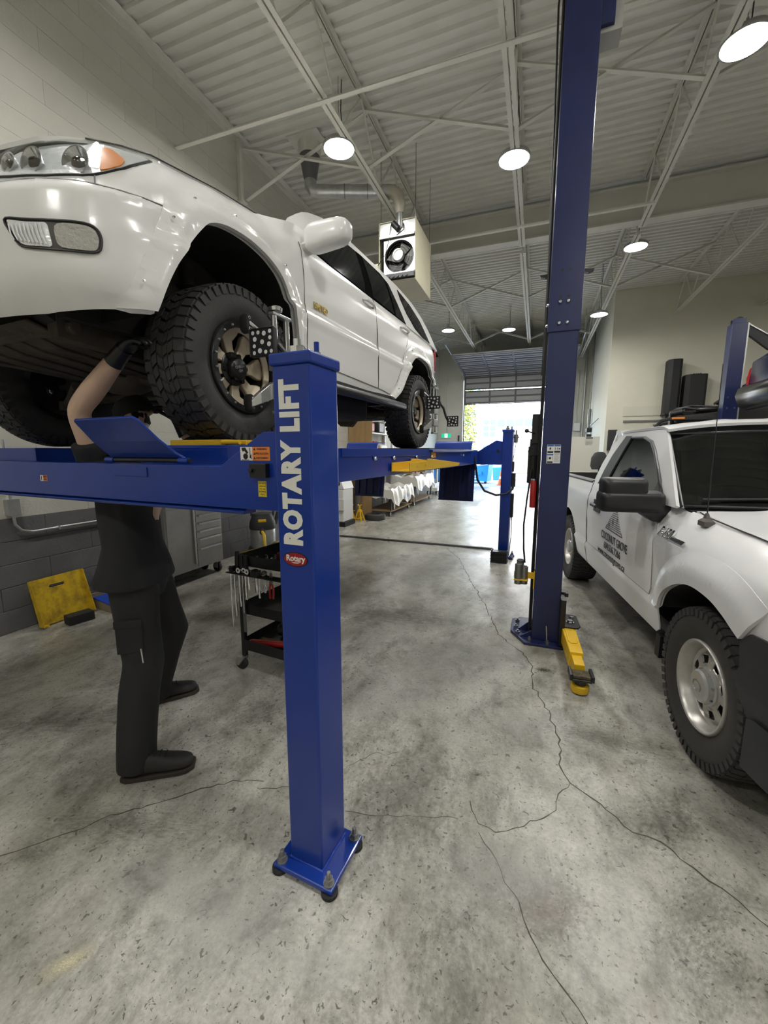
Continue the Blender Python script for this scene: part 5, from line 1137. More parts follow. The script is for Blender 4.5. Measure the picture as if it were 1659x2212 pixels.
for s in (-1,1):
    part('a_pillar', M_TW, trk, lambda b: b.loft([[tuple(Vector(q)+Vector(d)) for d in ((-s*.01,-.02,-.01),(s*.018,.03,-.01),(s*.016,.05,.012),(-s*.005,-.01,.012))] for q in [mirx(tws(1,t)) if s < 0 else tws(1,t) for t in (0,.33,.66,1.0)]]), smooth=True)
part('wiper', M_BLACK, trk, lambda b: (b.tube([Vector(tws(-.88,.06))+Vector((0,-.015,.015)), Vector(tws(-.25,.09))+Vector((0,-.015,.015)), Vector(tws(.05,.08))+Vector((0,-.015,.015))], .009, 6), b.tube([Vector(tws(-.15,.10))+Vector((0,-.02,.02)), Vector(tws(.5,.13))+Vector((0,-.02,.02)), Vector(tws(.62,.02))+Vector((0,-.03,0))], .009, 6)))
def troof(u, v): return (u, v, 1.832-.045*(abs(u)/.74)**3-.06*max(0,(1.30-v)/.24)**2-.03*max(0,(v-2.0)/.2)**2+.006*math.cos(u*18)*(1 if abs(u) < .55 and v > 1.3 else 0))
patch('roof', [(-.745,1.13),(.745,1.13),(.745,2.15),(.70,2.22),(-.70,2.22),(-.745,2.15)], troof, M_TW, trk, 0.06, 0.02, angle=60)
part('cab_back', M_TW, trk, lambda b: (b.prism([(-.94,.5),(.94,.5),(.92,1.28),(-.92,1.28)], 'y', 2.33, 2.36), b.prism([(-.88,1.28),(-.72,1.28),(-.66,1.70),(-.74,1.77)], 'y', 2.28, 2.33), b.prism([(.88,1.28),(.72,1.28),(.66,1.70),(.74,1.77)], 'y', 2.28, 2.33), b.box(-.74,.74,2.2,2.33,1.70,1.80)))
patch('rear_window', [(-.72,1.29),(.72,1.29),(.66,1.70),(-.66,1.70)], lambda u, w_: (u, 2.31, w_), glass('cab_glass', (0.42,0.46,0.45), 0.06), trk, 0.5, 0.004)
M_SEAT = mat('grey_seat_cloth', (0.055,0.058,0.06), 0.8)
part('bench_seat', M_SEAT, trk, lambda b: (b.box(-.70,.70,1.45,1.98,.62,.88), [b.loft([[(x_+dx*k, 1.98+.10*t+dy, .86+.58*t) for dx, dy in ((-.27,-.06),(.27,-.06),(.27,.07),(-.27,.07))] for t, k in ((0,1),(.5,1),(.9,.9),(1,.75))]) for x_ in (-.38,.38)], [b.cbox((x_,2.10,1.50),(.28,.10,.17)) for x_ in (-.38,.38)]), bevel=0.03, seg=3)
part('dashboard', M_BLACK, trk, lambda b: b.prism([(.55,1.20),(.75,1.255),(1.02,1.25),(1.10,1.18),(1.08,.85),(.55,.85)], 'x', -.86, .86), bevel=0.02)
part('steering_wheel', M_BLACK, trk, lambda b: (b.tube([(.40+.19*math.cos(t), 1.22-.07*math.sin(t), 1.20+.175*math.sin(t)) for t in [2*math.pi*i/28 for i in range(28)]], .015, 8, closed=True), b.cbox((.40,1.20,1.20),(.30,.04,.06))), smooth=True)
part('cab_floor', M_BLACK, trk, lambda b: b.box(-.88,.88,.50,2.33,.46,.54))
part('seat_belt', mat('pale_belt', (0.35,0.42,0.42), 0.7), trk, lambda b: b.loft([[(x_+dx, y_, z_) for dx in (-.022,.022)]+[(x_+dx, y_+.004, z_) for dx in (.022,-.022)] for x_, y_, z_ in ((-.66,2.02,1.60),(-.68,1.98,1.2),(-.66,1.95,.9))]))
# bed
M_LINER = mat('black_bed_liner', (0.015,0.015,0.016), 0.6)
part('bed_liner', M_LINER, trk, lambda b: (b.box(-.84,.84,2.38,4.30,.80,.83), b.box(-.86,-.84,2.38,4.30,.83,1.28), b.box(.84,.86,2.38,4.30,.83,1.28), b.box(-.84,.84,2.365,2.385,.83,1.25), b.box(-.86,.86,4.30,4.33,.80,1.29)))
part('tailgate', M_TW, trk, lambda b: b.box(-.86,.86,4.335,4.39,.62,1.29), bevel=0.012)
# nose: black lower bumper, grille
patch('front_bumper', [(LT,.46),(5.72,.46),(5.62,.50),(5.575,.60),(5.565,.80),(5.6223,.8543),(5.693,.862),(LT,.87)], tw(.012, True), mat('dark_grey_bumper', (0.030,0.031,0.034), 0.55), trk, 0.05, 0.02, flip=False)
patch('front_bumper', [(LT,.46),(5.72,.46),(5.62,.50),(5.575,.60),(5.565,.80),(5.6223,.8543),(5.693,.862),(LT,.87)], tw(.012, False), mat('dark_grey_bumper', (0.030,0.031,0.034), 0.55), trk, 0.05, 0.02, flip=True)
part('lower_valance', mat('dark_grey_bumper', (0.030,0.031,0.034), 0.55), trk, lambda b: b.loft([[(x_, y_+dy, z_) for dy, z_ in ((0,.30),(.05,.28),(.05,.50),(0,.52),(-.03,.45))] for x_, y_ in ((-.955,-.46),(-.93,-.66),(-.86,-.84),(-.6,-.95),(0,-1.0),(.6,-.95),(.86,-.84),(.93,-.66),(.955,-.46))]), smooth=True)
part('grille', M_BLACK, trk, lambda b: [b.box(-.5,.5,-1.0,-.95,z_,z_+.05) for z_ in (.90,.97,1.04)])
part('chassis', M_UB, trk, lambda b: (b.box(-.45,.45,-.80,.5,.50,1.16), b.box(-.44,-.34,-.8,4.2,.42,.56), b.box(.34,.44,-.8,4.2,.42,.56), b.tube([(-.7,3.2,.405),(.7,3.2,.405)], .05, 12), b.lathe([(0,-.14),(.12,-.1),(.14,0),(.12,.1),(0,.14)], 14, frame((0,3.2,.405),(0,1,0),(0,0,1))), b.tube([(-.7,0,.38),(.7,0,.38)], .045, 12), b.box(-.6,.6,1.0,1.2,.34,.42)))
part('running_board_end', M_BLACK, trk, lambda b: b.box(-.95,-.80,.43,.49,.33,.47))
an = part('antenna_base', mat('grey_plastic', (0.10,0.09,0.08), 0.6), trk, lambda b: b.loft([[( -.855+k*dx, .27+k*dy, 1.216+z_) for dx, dy in ((-.025,-.035),(.025,-.035),(.025,.035),(-.025,.035))] for k, z_ in ((1,-.02),(1,.006),(.45,.022),(.2,.05))]))
part('antenna_mast', M_BLACK, an, lambda b: b.tube([(-.855,.27,1.26),(-.852,.285,1.60),(-.85,.30,2.05)], [.0035,.0025,.0018], 6))
tw1 = wheel_steel(trk, (-.945+.135, 0, .405), True)
tw1.rotation_euler = (0,0,math.pi)
for (x_, y_, fl_) in ((-.81, 3.2, True), (.81, 0, False), (.81, 3.2, False)):
    e = copy_tree(tw1, trk); e.location = (x_, y_, .405); e.rotation_euler = (R(30),0,math.pi if fl_ else 0)
# ================================================================== WHEEL ALIGNMENT CLAMPS on the SUV's right wheels
def clamp(dv, label):
    t = thing('wheel_clamp', label, 'wheel clamp', (SO[0]+.024, SO[1]-.0017, SO[2]), R(-4.0), 'alignment clamps on the SUV wheels')
    def tubes(b, y): b.tube([(1.03,y,.165),(1.03,y,.655)], .0155, 16)
    for y in (.052, .150): part('guide_tube', M_CHROME, t, lambda b: tubes(b, y), smooth=True)
    part('top_bridge', M_ALU, t, lambda b: b.prism([(.03,.645),(.175,.645),(.175,.662),(.03,.662)], 'x', 1.012, 1.048), bevel=0.004)
    part('knob', M_CHROME, t, lambda b: b.lathe([(0,.662),(.02,.662),(.034,.668),(.036,.684),(.03,.690),(0,.692)], 24, Matrix.Translation((1.03,.065,0))), smooth=True)
    part('bottom_bridge', M_ALU, t, lambda b: b.prism([(.03,.160),(.175,.160),(.175,.176),(.03,.176)], 'x', 1.012, 1.048), bevel=0.004)
    part('sleeve', M_ALU, t, lambda b: (b.prism([(.024,.375),(.178,.375),(.178,.435),(.024,.435)], 'x', 1.006, 1.054), b.prism([(.02,.245),(.178,.245),(.178,.318),(.02,.318)], 'x', 1.004, 1.056)), bevel=0.006)
    part('lower_arm', M_ALU, t, lambda b: b.loft([[(u_+dx, y_, w_+dz) for dx, dz in ((-.014,-h_),(.014,-h_),(.014,h_),(-.014,h_))] for u_, y_, w_, h_ in ((1.03,.06,.285,.040),(1.02,.0,.265,.040),(.99,-.035,.235,.030),(.95,-.06,.205,.016))]), bevel=0.004)
    part('upper_arm', M_CHROME, t, lambda b: b.tube([(1.03,.06,.50),(.99,.0,.555),(.95,-.045,.60)], .010, 10), smooth=True)
    for w0, w1 in ((.545,.640),(.165,.255)):
        pd = part('rim_pad', M_RUBBER, t, lambda b: b.loft([[(.915+.045*k, -.05+.020*math.cos(a)*kk, (w0+w1)/2+((w1-w0)/2)*math.copysign(abs(math.sin(a))**.6, math.sin(a))*kk) for a in [2*math.pi*i/20 for i in range(20)]] for k, kk in ((0,.85),(.2,1),(.8,1),(1,.85))]), smooth=True)
        for z in (w0+.022, w1-.022): part('pad_screw', M_CHROME, pd, lambda b: b.lathe([(.004,0),(.008,0),(.008,.004),(.004,.004)], 14, frame((.960,-.05,z),(0,1,0),(0,0,1)), closed=True))
    def target(u0, u1, w0, w1, y):
        tg_ = part('target_plate', M_BLACK, t, lambda b: b.prism([(u0+.006,w0),(u1-.006,w0),(u1,w0+.006),(u1,w1-.006),(u1-.006,w1),(u0+.006,w1),(u0,w1-.006),(u0,w0+.006)], 'y', y, y+.022), bevel=0.003)
        part('target_frame', M_BLACK, tg_, lambda b: b.tube([(u0+.004,y,w0+.004),(u1-.004,y,w0+.004),(u1-.004,y,w1-.004),(u0+.004,y,w1-.004)], .004, 8, closed=True))
        W = u1-u0; H = w1-w0; M_DOT = mat('white_target_dot', (0.80,0.80,0.80), 0.5)
        for fx, fz, r_ in ((.16,.84,.066),(.37,.84,.066),(.60,.79,.080),(.83,.84,.066),(.23,.62,.080),(.83,.62,.066),(.52,.50,.080),(.20,.38,.066),(.79,.40,.080),(.19,.14,.066),(.42,.20,.086),(.65,.14,.066),(.87,.15,.066)):
            part('target_dot', M_DOT, tg_, lambda b: b.lathe([(0,0),(r_*W*.92,0),(r_*W*.92,.0012),(0,.0012)], 20, frame((u0+fx*W, y+.0002, w0+fz*H), (1,0,0), (0,0,1))))
        return tg_
    target(1.0, 1.150, .415, .545, -.10); target(1.215, 1.335, .228, .338, -.04)
    part('target_arm', M_BLACK, t, lambda b: (b.tube([(1.05,.05,.46),(1.11,-.03,.47),(1.14,-.065,.48)], .016, 8), b.tube([(1.14,-.06,.47),(1.175,-.04,.42),(1.195,-.02,.34),(1.225,-.015,.28)], .013, 8), b.lathe([(0,-.02),(.03,-.02),(.03,.02),(0,.02)], 16, frame((1.06,.04,.46),(0,0,1),(1,0,0)))), smooth=True)
    if dv:
        for ch in t.children: ch.location.y += dv
    return t
clamp(0, 'alignment clamp with white-dotted black target on the SUV front wheel')
clamp(2.66, 'alignment clamp with two dotted black targets on the SUV rear wheel')

# ================================================================== MECHANIC under the SUV
man = thing('person', 'person in black work shirt and trousers reaching up under the SUV', 'person', (-1.95, 1.58, 0), 0)
MO_ = Vector((-1.95,1.58,0))
def Lp(p): return Vector(p)-MO_
M_SKIN = mat('skin', (0.60,0.41,0.30), 0.5, noise=0.08, nscale=12)
M_SHIRT = mat('black_shirt_cloth', (0.012,0.012,0.014), 0.85, bump=0.25, bscale=14)
M_TROUS = mat('black_trouser_cloth', (0.013,0.013,0.014), 0.8, bump=0.3, bscale=12)
M_GLOVE = mat('black_nitrile_glove', (0.010,0.010,0.012), 0.35, bump=0.15, bscale=40)
FD = Vector((.82,.57,0)).normalized(); SD = Vector((FD.y,-FD.x,0))      # facing, and his right-hand side
hipc = Vector((-2.02,1.56,.97)); chest = Vector((-2.10,1.60,1.34)); neck = Vector((-2.13,1.68,1.58)); head = Vector((-2.19,1.76,1.78))
shR = Vector((-2.16,1.50,1.50)); elR = Vector((-2.13,1.40,1.795)); wrR = Vector((-1.81,1.40,2.03))
shL = Vector((-2.10,1.86,1.50)); elL = Vector((-1.93,2.0,1.50)); wrL = Vector((-2.03,1.925,1.765))
hpR = hipc+SD*.10; hpL = hipc-SD*.10
knR = Vector((-1.90,1.44,.50)); anR = Vector((-1.80,1.285,.09)); knL = Vector((-2.10,1.80,.50)); anL = Vector((-2.225,1.76,.10))
def skin(name, verts, edges, radii, m, parent, sub=2, root=0):
    me = bpy.data.meshes.new(name); me.from_pydata([tuple(v) for v in verts], edges, [])
    o = bpy.data.objects.new(name, me); C.objects.link(o); o.parent = parent; me.materials.append(m)
    md = o.modifiers.new('skin', 'SKIN'); md.use_smooth_shade = True
    for i, sv in enumerate(me.skin_vertices[0].data):
        r_ = radii[i]; sv.radius = (r_, r_) if not isinstance(r_, tuple) else r_; sv.use_root = (i == root)
    s_ = o.modifiers.new('smooth', 'SUBSURF'); s_.levels = sub; s_.render_levels = sub
    return o
BV = [hipc, chest, neck, neck+Vector((-.015,.02,.06)), head, head+Vector((-.005,.005,.08)), shR, (shR+elR)/2, elR, elR*.6+wrR*.4, wrR, wrR+(wrR-elR).normalized()*.06, shL, elL, elL*.5+wrL*.5, wrL, hpR, knR, anR, hpL, knL, anL]
BE = [(0,1),(1,2),(2,3),(3,4),(4,5),(1,6),(6,7),(7,8),(8,9),(9,10),(10,11),(1,12),(12,13),(13,14),(14,15),(0,16),(16,17),(17,18),(0,19),(19,20),(20,21)]
BR = [.13,.13,.055,.052,.083,.07,.058,.054,.054,.056,.040,.03,.055,.045,.042,.032,.085,.055,.030,.085,.055,.030]
body = skin('body', [Lp(v) for v in BV], BE, BR, M_SKIN, man)
# face: nose, ear, eyes
hd = Lp(head); up_ = Vector((-.05,.02,1)).normalized(); fdir = (FD*.86+Vector((0,0,.42))).normalized()
part('nose', M_SKIN, body, lambda b: b.lathe([(0,-.02),(.014,-.015),(.011,.005),(.004,.022)], 12, frame(hd+fdir*.085, SD, fdir.cross(SD))), smooth=True)
for s in (-1,1):
    part('ear', M_SKIN, body, lambda b: b.loft([[hd+SD*s*(.078+.012*k)+FD*(-.01+.020*math.cos(a)*kk)+Vector((0,0,.01+.032*math.sin(a)*kk)) for a in [2*math.pi*i/12 for i in range(12)]] for k, kk in ((0,.8),(.6,1),(1,.7))]), smooth=True)
    part('eye', mat('eye_white', (0.6,0.58,0.55), 0.3), body, lambda b: b.lathe([(0,-.012),(.009,-.008),(.012,0),(.009,.008),(0,.012)], 12, Matrix.Translation(hd+fdir*.076+SD*s*.030+Vector((0,0,.022)))), smooth=True)
part('mouth', mat('lip', (0.35,0.14,0.11), 0.5), body, lambda b: b.tube([hd+fdir*.074+SD*x_-Vector((0,0,.048-abs(x_)*.1)) for x_ in (-.024,0,.024)], .006, 8), smooth=True)
part('hair', mat('dark_hair', (0.02,0.015,0.01), 0.7), body, lambda b: b.lathe([(0,.09),(.05,.078),(.082,.03),(.088,-.02),(.07,-.045),(.05,-.03)], 20, frame(hd-FD*.012, SD, up_.cross(SD))), smooth=True)
# cap with peak, tipped up
def cap(b):
    M = frame(hd+Vector((0,0,.035)), SD, FD)   # x right, y forward, z up
    M = M @ Matrix.Rotation(R(24), 4, 'X')
    b.lathe([(.096,-.005),(.098,.02),(.090,.055),(.062,.085),(.02,.098),(0,.099)], 26, M @ Matrix.Diagonal((1,1.1,1,1)))
cp = part('cap', mat('black_cap_cloth', (0.010,0.010,0.011), 0.85), man, cap, smooth=True)
def peak(b):
    M = frame(hd+Vector((0,0,.035)), SD, FD) @ Matrix.Rotation(R(24), 4, 'X'); rings = []
    pts = [(.090*math.cos(a), .100*math.sin(a), 0) for a in [R(20+140*i/12) for i in range(13)]]
    out = [(.082*math.cos(a), .085+.085*math.sin(a), -.016-.012*abs(math.cos(a))) for a in [R(5+170*i/12) for i in range(13)]]
    vs = pts+out+[(x,y,z-.005) for x,y,z in pts+out]; n = 13; fs = []
    for i in range(n-1): fs += [(i,i+1,n+i+1,n+i),(2*n+i,3*n+i,3*n+i+1,2*n+i+1),(n+i,n+i+1,3*n+i+1,3*n+i)]
    b.add(vs, fs, M)
part('cap_peak', mat('black_cap_cloth', (0.010,0.010,0.011), 0.85), cp, peak, smooth=True)
# clothes
def ring(c, ax, rx, ry, xd, n=24, wob=0.0, seed=0):
    ax = Vector(ax).normalized(); x = Vector(xd)-ax*Vector(xd).dot(ax); x.normalize(); y = ax.cross(x)
    return [tuple(Vector(c)+x*(rx*(1+wob*math.sin(3*a+seed))*math.cos(a))+y*(ry*(1+wob*math.sin(4*a+seed*1.7))*math.sin(a))) for a in [2*math.pi*i/n for i in range(n)]]
def sleeve(b, pts, rad, xd, wob=.05):
    rings = []
    for i, p in enumerate(pts):
        d = (pts[min(i+1,len(pts)-1)]-pts[max(i-1,0)]); rings.append(ring(Lp(p), d, rad[i], rad[i]*.95, xd, 20, wob, i*1.3))
    b.loft(rings)
def cloth(name, m, fn, vox=.011):
    o = part(name, m, man, fn, smooth=True)
    md = o.modifiers.new('weld', 'REMESH'); md.mode = 'VOXEL'; md.voxel_size = vox; md.use_smooth_shade = True
    md = o.modifiers.new('soften', 'SMOOTH'); md.factor = .6; md.iterations = 6
    return o
def lerpv(a, b_, t): return a+(b_-a)*t
def shirt(b):
    T = [(hipc+Vector((-.015,-.01,-.06)),.27,.19),(hipc+Vector((-.015,0,.02)),.245,.17),(hipc+Vector((-.03,0.01,.13)),.205,.142),(chest+Vector((0,0,-.08)),.212,.142),(chest+Vector((0,0,.06)),.215,.14),(chest+Vector((0,0.02,.17)),.17,.115),(neck,.085,.08)]
    b.loft([ring(Lp(c), (0,0,1), rx, ry, SD, 28, .035 if i < 3 else .012, i*.9) for i, (c, rx, ry) in enumerate(T)])
    sleeve(b, [chest+SD*.12+Vector((0,0,.10)), shR, lerpv(shR,elR,.28), lerpv(shR,elR,.50)], [.10,.092,.082,.080], FD)
    sleeve(b, [chest-SD*.12+Vector((0,0,.10)), shL, lerpv(shL,elL,.45), lerpv(shL,elL,.72)], [.10,.088,.078,.076], FD)
cloth('work_shirt', M_SHIRT, shirt)
part('shirt_tag', mat('red_tag', (0.30,0.03,0.03), 0.6), man, lambda b: b.prism([(-.011,-.007),(.011,-.007),(.011,.007),(-.011,.007)], 'z', 0, .003, frame(Lp(hipc+Vector((.100,-.170,.005))), (.95,.25,0), (0,0,1))))
def trousers(b):
    b.loft([ring(Lp(hipc+Vector((0,0,dz))), (0,0,1), rx, ry, SD, 26, .01) for dz, rx, ry in ((.10,.17,.125),(.0,.185,.14),(-.10,.182,.135),(-.16,.15,.11))])
    for hp, kn, an in ((hpR,knR,anR),(hpL,knL,anL)):
        P_ = [hp+Vector((0,0,.0)), lerpv(hp,kn,.3), lerpv(hp,kn,.65), kn+FD*.01, lerpv(kn,an,.35), lerpv(kn,an,.7), lerpv(kn,an,.92), an+Vector((0,0,-.062))+FD*(.0)]
        sleeve(b, P_, [.118,.113,.102,.098,.096,.092,.090,.092], FD, .04)
tr = cloth('trousers', M_TROUS, trousers)
def pocket(b):
    c_ = lerpv(hpR,knR,.62)+SD*.098-FD*.01; M = frame(Lp(c_), FD, Vector((0,0,1)))
    b.box(-.06,.06,-.09,.07,-.006,.010,M); b.box(-.064,.064,.045,.085,.0,.014,M)
part('cargo_pocket', M_TROUS, tr, pocket, bevel=0.004)
part('pen', M_CHROME, tr, lambda b: b.cyl(Lp(lerpv(hpR,knR,.75)+SD*.115+FD*.04), Lp(lerpv(hpR,knR,.90)+SD*.118+FD*.045), .004), smooth=True)
def shoe(heel, toe, name):
    heel = Vector((*heel,0)); toe = Vector((*toe,0)); d = (toe-heel); L = d.length; d.normalize(); sd = Vector((d.y,-d.x,0)); M = frame(Lp(heel), d, -sd)
    st = [(0,.034,.11),(.02,.044,.122),(.08,.048,.125),(.13,.049,.115),(.18,.053,.096),(.23,.055,.082),(.27,.050,.072),(.292,.030,.056)]
    def up(b): b.loft([[(x*L/.292, w_*sy*(1-.25*max(0,sz-.5)*2), .018+sz*(h_-.018)) for sy, sz in ((-1,0),(1,0),(1.03,.35),(.85,.8),(.5,1),(-.5,1),(-.85,.8),(-1.03,.35))] for x, w_, h_ in st], M=M)
    o = part(name, mat('black_shoe_leather', (0.014,0.013,0.012), 0.6, bump=0.2, bscale=60), man, up, smooth=True, subsurf=1, angle=80)
    part('sole', mat('dark_brown_sole', (0.035,0.028,0.022), 0.8), o, lambda b: b.loft([[(x*L/.292, (w_+.006)*sy, z_) for sy, z_ in ((-1,.002),(1,.002),(1.02,.024),(-1.02,.024))] for x, w_, h_ in [(-.004,.026,0)]+st[1:-1]+[(.298,.024,0)]], M=M), smooth=False, bevel=0.004)
    for k in range(4): part('lace', M_SHIRT, o, lambda b: b.tube([M @ Vector(((.115+k*.022)*L/.292, y_, (.118-k*.0085)+.004-abs(y_)*.15)) for y_ in (-.024,0,.024)], .0028, 6))
    return o
part('sock', M_SHIRT, man, lambda b: [b.tube([Lp(an+Vector((0,0,.10))), Lp(an+Vector((0,0,.0))), Lp(an+FD*.05+Vector((0,0,-.045)))], [.055,.052,.05], 14) for an in (anL,)], smooth=True)
shoe((-1.835,1.235), (-1.575,1.425), 'shoe'); shoe((-2.275,1.70), (-2.075,1.955), 'shoe')
# gloved hands
def hand(name, wr, dirv, palm_n, curl, thumb_side, holds=None):
    d = dirv.normalized(); n = (palm_n-d*palm_n.dot(d)).normalized(); s_ = d.cross(n)*thumb_side      # s_: toward the thumb
    V = [wr-d*.045, wr, wr+d*.045, wr+d*.085]; E_ = [(0,1),(1,2),(2,3)]; Rr = [.034,.032,(.040,.026),(.042,.022)]
    for k, (off, ln) in enumerate(((.033,.082),(.011,.092),(-.011,.085),(-.032,.066))):
        base = wr+d*.088+s_*off; i0 = len(V); V.append(base); E_.append((3,i0)); Rr.append(.0125); ang = 0; p = base
        for j, f_ in enumerate((.45,.32,.23)):
            ang += curl*(1 if j else .7); dd = d*math.cos(ang)+n*math.sin(ang); p = p+dd*ln*f_; V.append(p); E_.append((len(V)-2,len(V)-1)); Rr.append((.0105,.0095,.008)[j])
    p = wr+d*.03+s_*.035; V.append(p); E_.append((1,len(V)-1)); Rr.append(.015)
    for f_, l_ in ((.3,.04),(.8,.032),(1.2,.026)):
        dd = (s_*.75*(1-.35*f_)+d*.6+n*.7*f_).normalized(); p = p+dd*l_; V.append(p); E_.append((len(V)-2,len(V)-1)); Rr.append(.0115)
    return skin(name, [Lp(v) for v in V], E_, Rr, M_GLOVE, man, 2, 1)
hand('glove', wrR+(wrR-elR).normalized()*.02, (wrR-elR)+Vector((.12,.02,.02)), Vector((.5,.3,-.6)), .55, 1)
part('glove_cuff', M_GLOVE, man, lambda b: b.loft([ring(Lp(wrR+(wrR-elR).normalized()*t_), wrR-elR, r_, r_, FD, 18, .03, t_*40) for t_, r_ in ((-.045,.043),(-.02,.040),(.02,.037),(.05,.036))]), smooth=True)
hand('glove', wrL+(wrL-elL).normalized()*.01, wrL-elL+Vector((.02,0,.25)), Vector((.3,-.9,.1)), 1.0, -1)
part('glove_cuff', M_GLOVE, man, lambda b: b.loft([ring(Lp(wrL+(wrL-elL).normalized()*t_), wrL-elL, r_, r_, FD, 18, .03, t_*40) for t_, r_ in ((-.075,.046),(-.03,.042),(.02,.037),(.05,.036))]), smooth=True)
part('wrist_band', M_SHIRT, man, lambda b: b.loft([ring(Lp(lerpv(elL,wrL,t_)), wrL-elL, .042, .042, FD, 18) for t_ in (.58,.68)]), smooth=True)
hp_ = wrL+Vector((.02,-.035,.10))
tl = thing('screwdriver', 'red-handled tool held upright in the gloved hand of the person', 'tool', tuple(hp_), 0)
part('handle', M_RED, tl, lambda b: b.lathe([(0,-.05),(.012,-.048),(.014,-.02),(.012,.02),(.009,.045),(0,.046)], 14, Matrix.Rotation(R(8),4,'Y')), smooth=True)
part('shaft', M_CHROME, tl, lambda b: b.cyl((.006,0,.045),(.016,0,.115),.0035), smooth=True)
# ================================================================== LEFT WALL AREA
# conduit, junction box
t = thing('electrical_conduit', 'grey steel conduit with junction box on the block wall', 'conduit', (XW, 2.17, .8), 0)
part('junction_box', M_SILVER, t, lambda b: b.box(.002,.06,-.045,.045,.245,.385), bevel=0.004)
part('box_cover', M_SILVER, t, lambda b: b.box(.06,.064,-.048,.048,.242,.388), bevel=0.002)
part('pipe', M_SILVER, t, lambda b: b.tube([(.028,0,.245),(.028,.005,.16),(.028,.05,.10),(.028,.13,.075),(.028,.40,.078),(.028,1.6,.078)], .0125, 12), smooth=True)
part('riser', M_SILVER, t, lambda b: b.tube([(.028,0,.385),(.028,0,.9)], .0125, 12), smooth=True)
for y in (.35,.95,1.5): part('strap', M_SILVER, t, lambda b: (b.box(.0015,.044,y-.008,y+.008,.060,.096)), bevel=0.003)
# yellow wheel-dolly plate leaning on the wall
def lean(t_, deg): t_.rotation_euler = (0, R(-deg), 0)
yp = thing('ramp_plate', 'grimy yellow steel plate with hand slot leaning on the grey wall', 'ramp plate', (-4.150, 2.20, .001), 0)
M_YP = speckled('grimy_yellow_plate', (0.60,0.39,0.012), (0.20,0.13,0.02), 9, 0.42, 0.72, 0.5, 0.25)
def yplate(b):
    # panel in y-z with a slot, as strips around it
    for y0,y1,z0,z1 in ((.0,.46,.01,.33),(.0,.46,.37,.44),(.0,.15,.33,.37),(.29,.46,.33,.37)): b.box(-.004,.004,y0,y1,z0,z1)
part('panel', M_YP, yp, yplate)
part('slot_rim', M_YP, yp, lambda b: b.tube([(0,.15+.02*(1-math.sin(a)) if i < 7 else 0,0) for i,a in enumerate([0]*0)] or [(0,.16,.332),(0,.28,.332),(0,.293,.35),(0,.28,.368),(0,.16,.368),(0,.147,.35)], .006, 8, closed=True), smooth=True)
part('side_flange', M_YP, yp, lambda b: b.prism([(0,.012),(.065,.0),(.065,.02),(.035,.44),(0,.44)], 'y', -.004, .004))
part('side_flange', M_YP, yp, lambda b: b.prism([(0,.012),(.065,.0),(.065,.02),(.035,.44),(0,.44)], 'y', .456, .464))
part('foot_pin', M_YEL, yp, lambda b: b.cyl((.03,.01,.012),(.09,.02,.012),.012))
lean(yp, 14)
rb_ = MB().box(-.06,.06,-.105,.105,.001,.085).build('rubber_block', M_RUBBER, None, bevel=0.006); rb_.location = (-3.99,2.44,0); rb_.rotation_euler = (0,0,R(-12)); tag(rb_, 'black rubber lift block on the floor against the yellow plate', 'rubber block')
ww = thing('wheel_wedge', 'blue and tan metal wedge box on the floor by the wall', 'wheel chock', (-4.05,2.80,0), R(-8))
part('wedge_body', mat('tan_metal', (0.25,0.21,0.15), 0.5, noise=0.3, nscale=10), ww, lambda b: b.prism([(-.13,.001),(.17,.001),(.19,.075),(-.13,.10)], 'y', -.1, .1), bevel=0.003)
part('wedge_lid', mat('bright_blue_paint', (0.01,0.06,0.42), 0.35), ww, lambda b: b.prism([(-.135,.101),(.195,.076),(.20,.09),(-.135,.115)], 'y', -.105, .105), bevel=0.003)
part('wedge_plate', mat('brown_checker_plate', (0.32,0.24,0.16), 0.5, noise=0.4, nscale=40), ww, lambda b: b.box(-.16,-.14,-.12,.12,.001,.15))
# ---- steel roller chest
ch = thing('tool_chest', 'stainless roller tool chest with drawers by the grey wall', 'tool chest', (-4.0,3.82,0), R(90))
# local: x along the wall (+y world), y toward the wall (-x world); front face at y = -0.25
M_SS = mat('stainless_chest', (0.42,0.42,0.42), 0.33, 0.85, noise=0.12, nscale=6)
part('body', M_SS, ch, lambda b: b.box(-.44,.44,-.10,.25,.15,1.05), bevel=0.004)
part('worktop', M_SS, ch, lambda b: b.box(-.455,.455,-.12,.26,1.05,1.085), bevel=0.005)
for k, (z0,z1) in enumerate(((.17,.40),(.41,.52),(.53,.62),(.63,.72),(.73,.82),(.83,.93),(.94,1.03))):
    d = part('drawer', M_SS, ch, lambda b: b.box(.0,.425,-.112,-.10,z0,z1), bevel=0.003)
    part('drawer_pull', M_ALU, d, lambda b: b.prism([(-.135,z1-.022),(-.112,z1-.018),(-.112,z1-.004),(-.130,z1-.004)], 'x', .03, .40), bevel=0.003)
cd = part('cabinet_door', M_SS, ch, lambda b: b.box(-.425,-.01,-.112,-.10,.17,.93), bevel=0.004)
part('door_pull', M_ALU, cd, lambda b: b.box(-.06,-.035,-.138,-.112,.22,.90), bevel=0.004)
part('top_drawer', M_SS, ch, lambda b: b.box(-.425,-.01,-.112,-.10,.94,1.03), bevel=0.003)
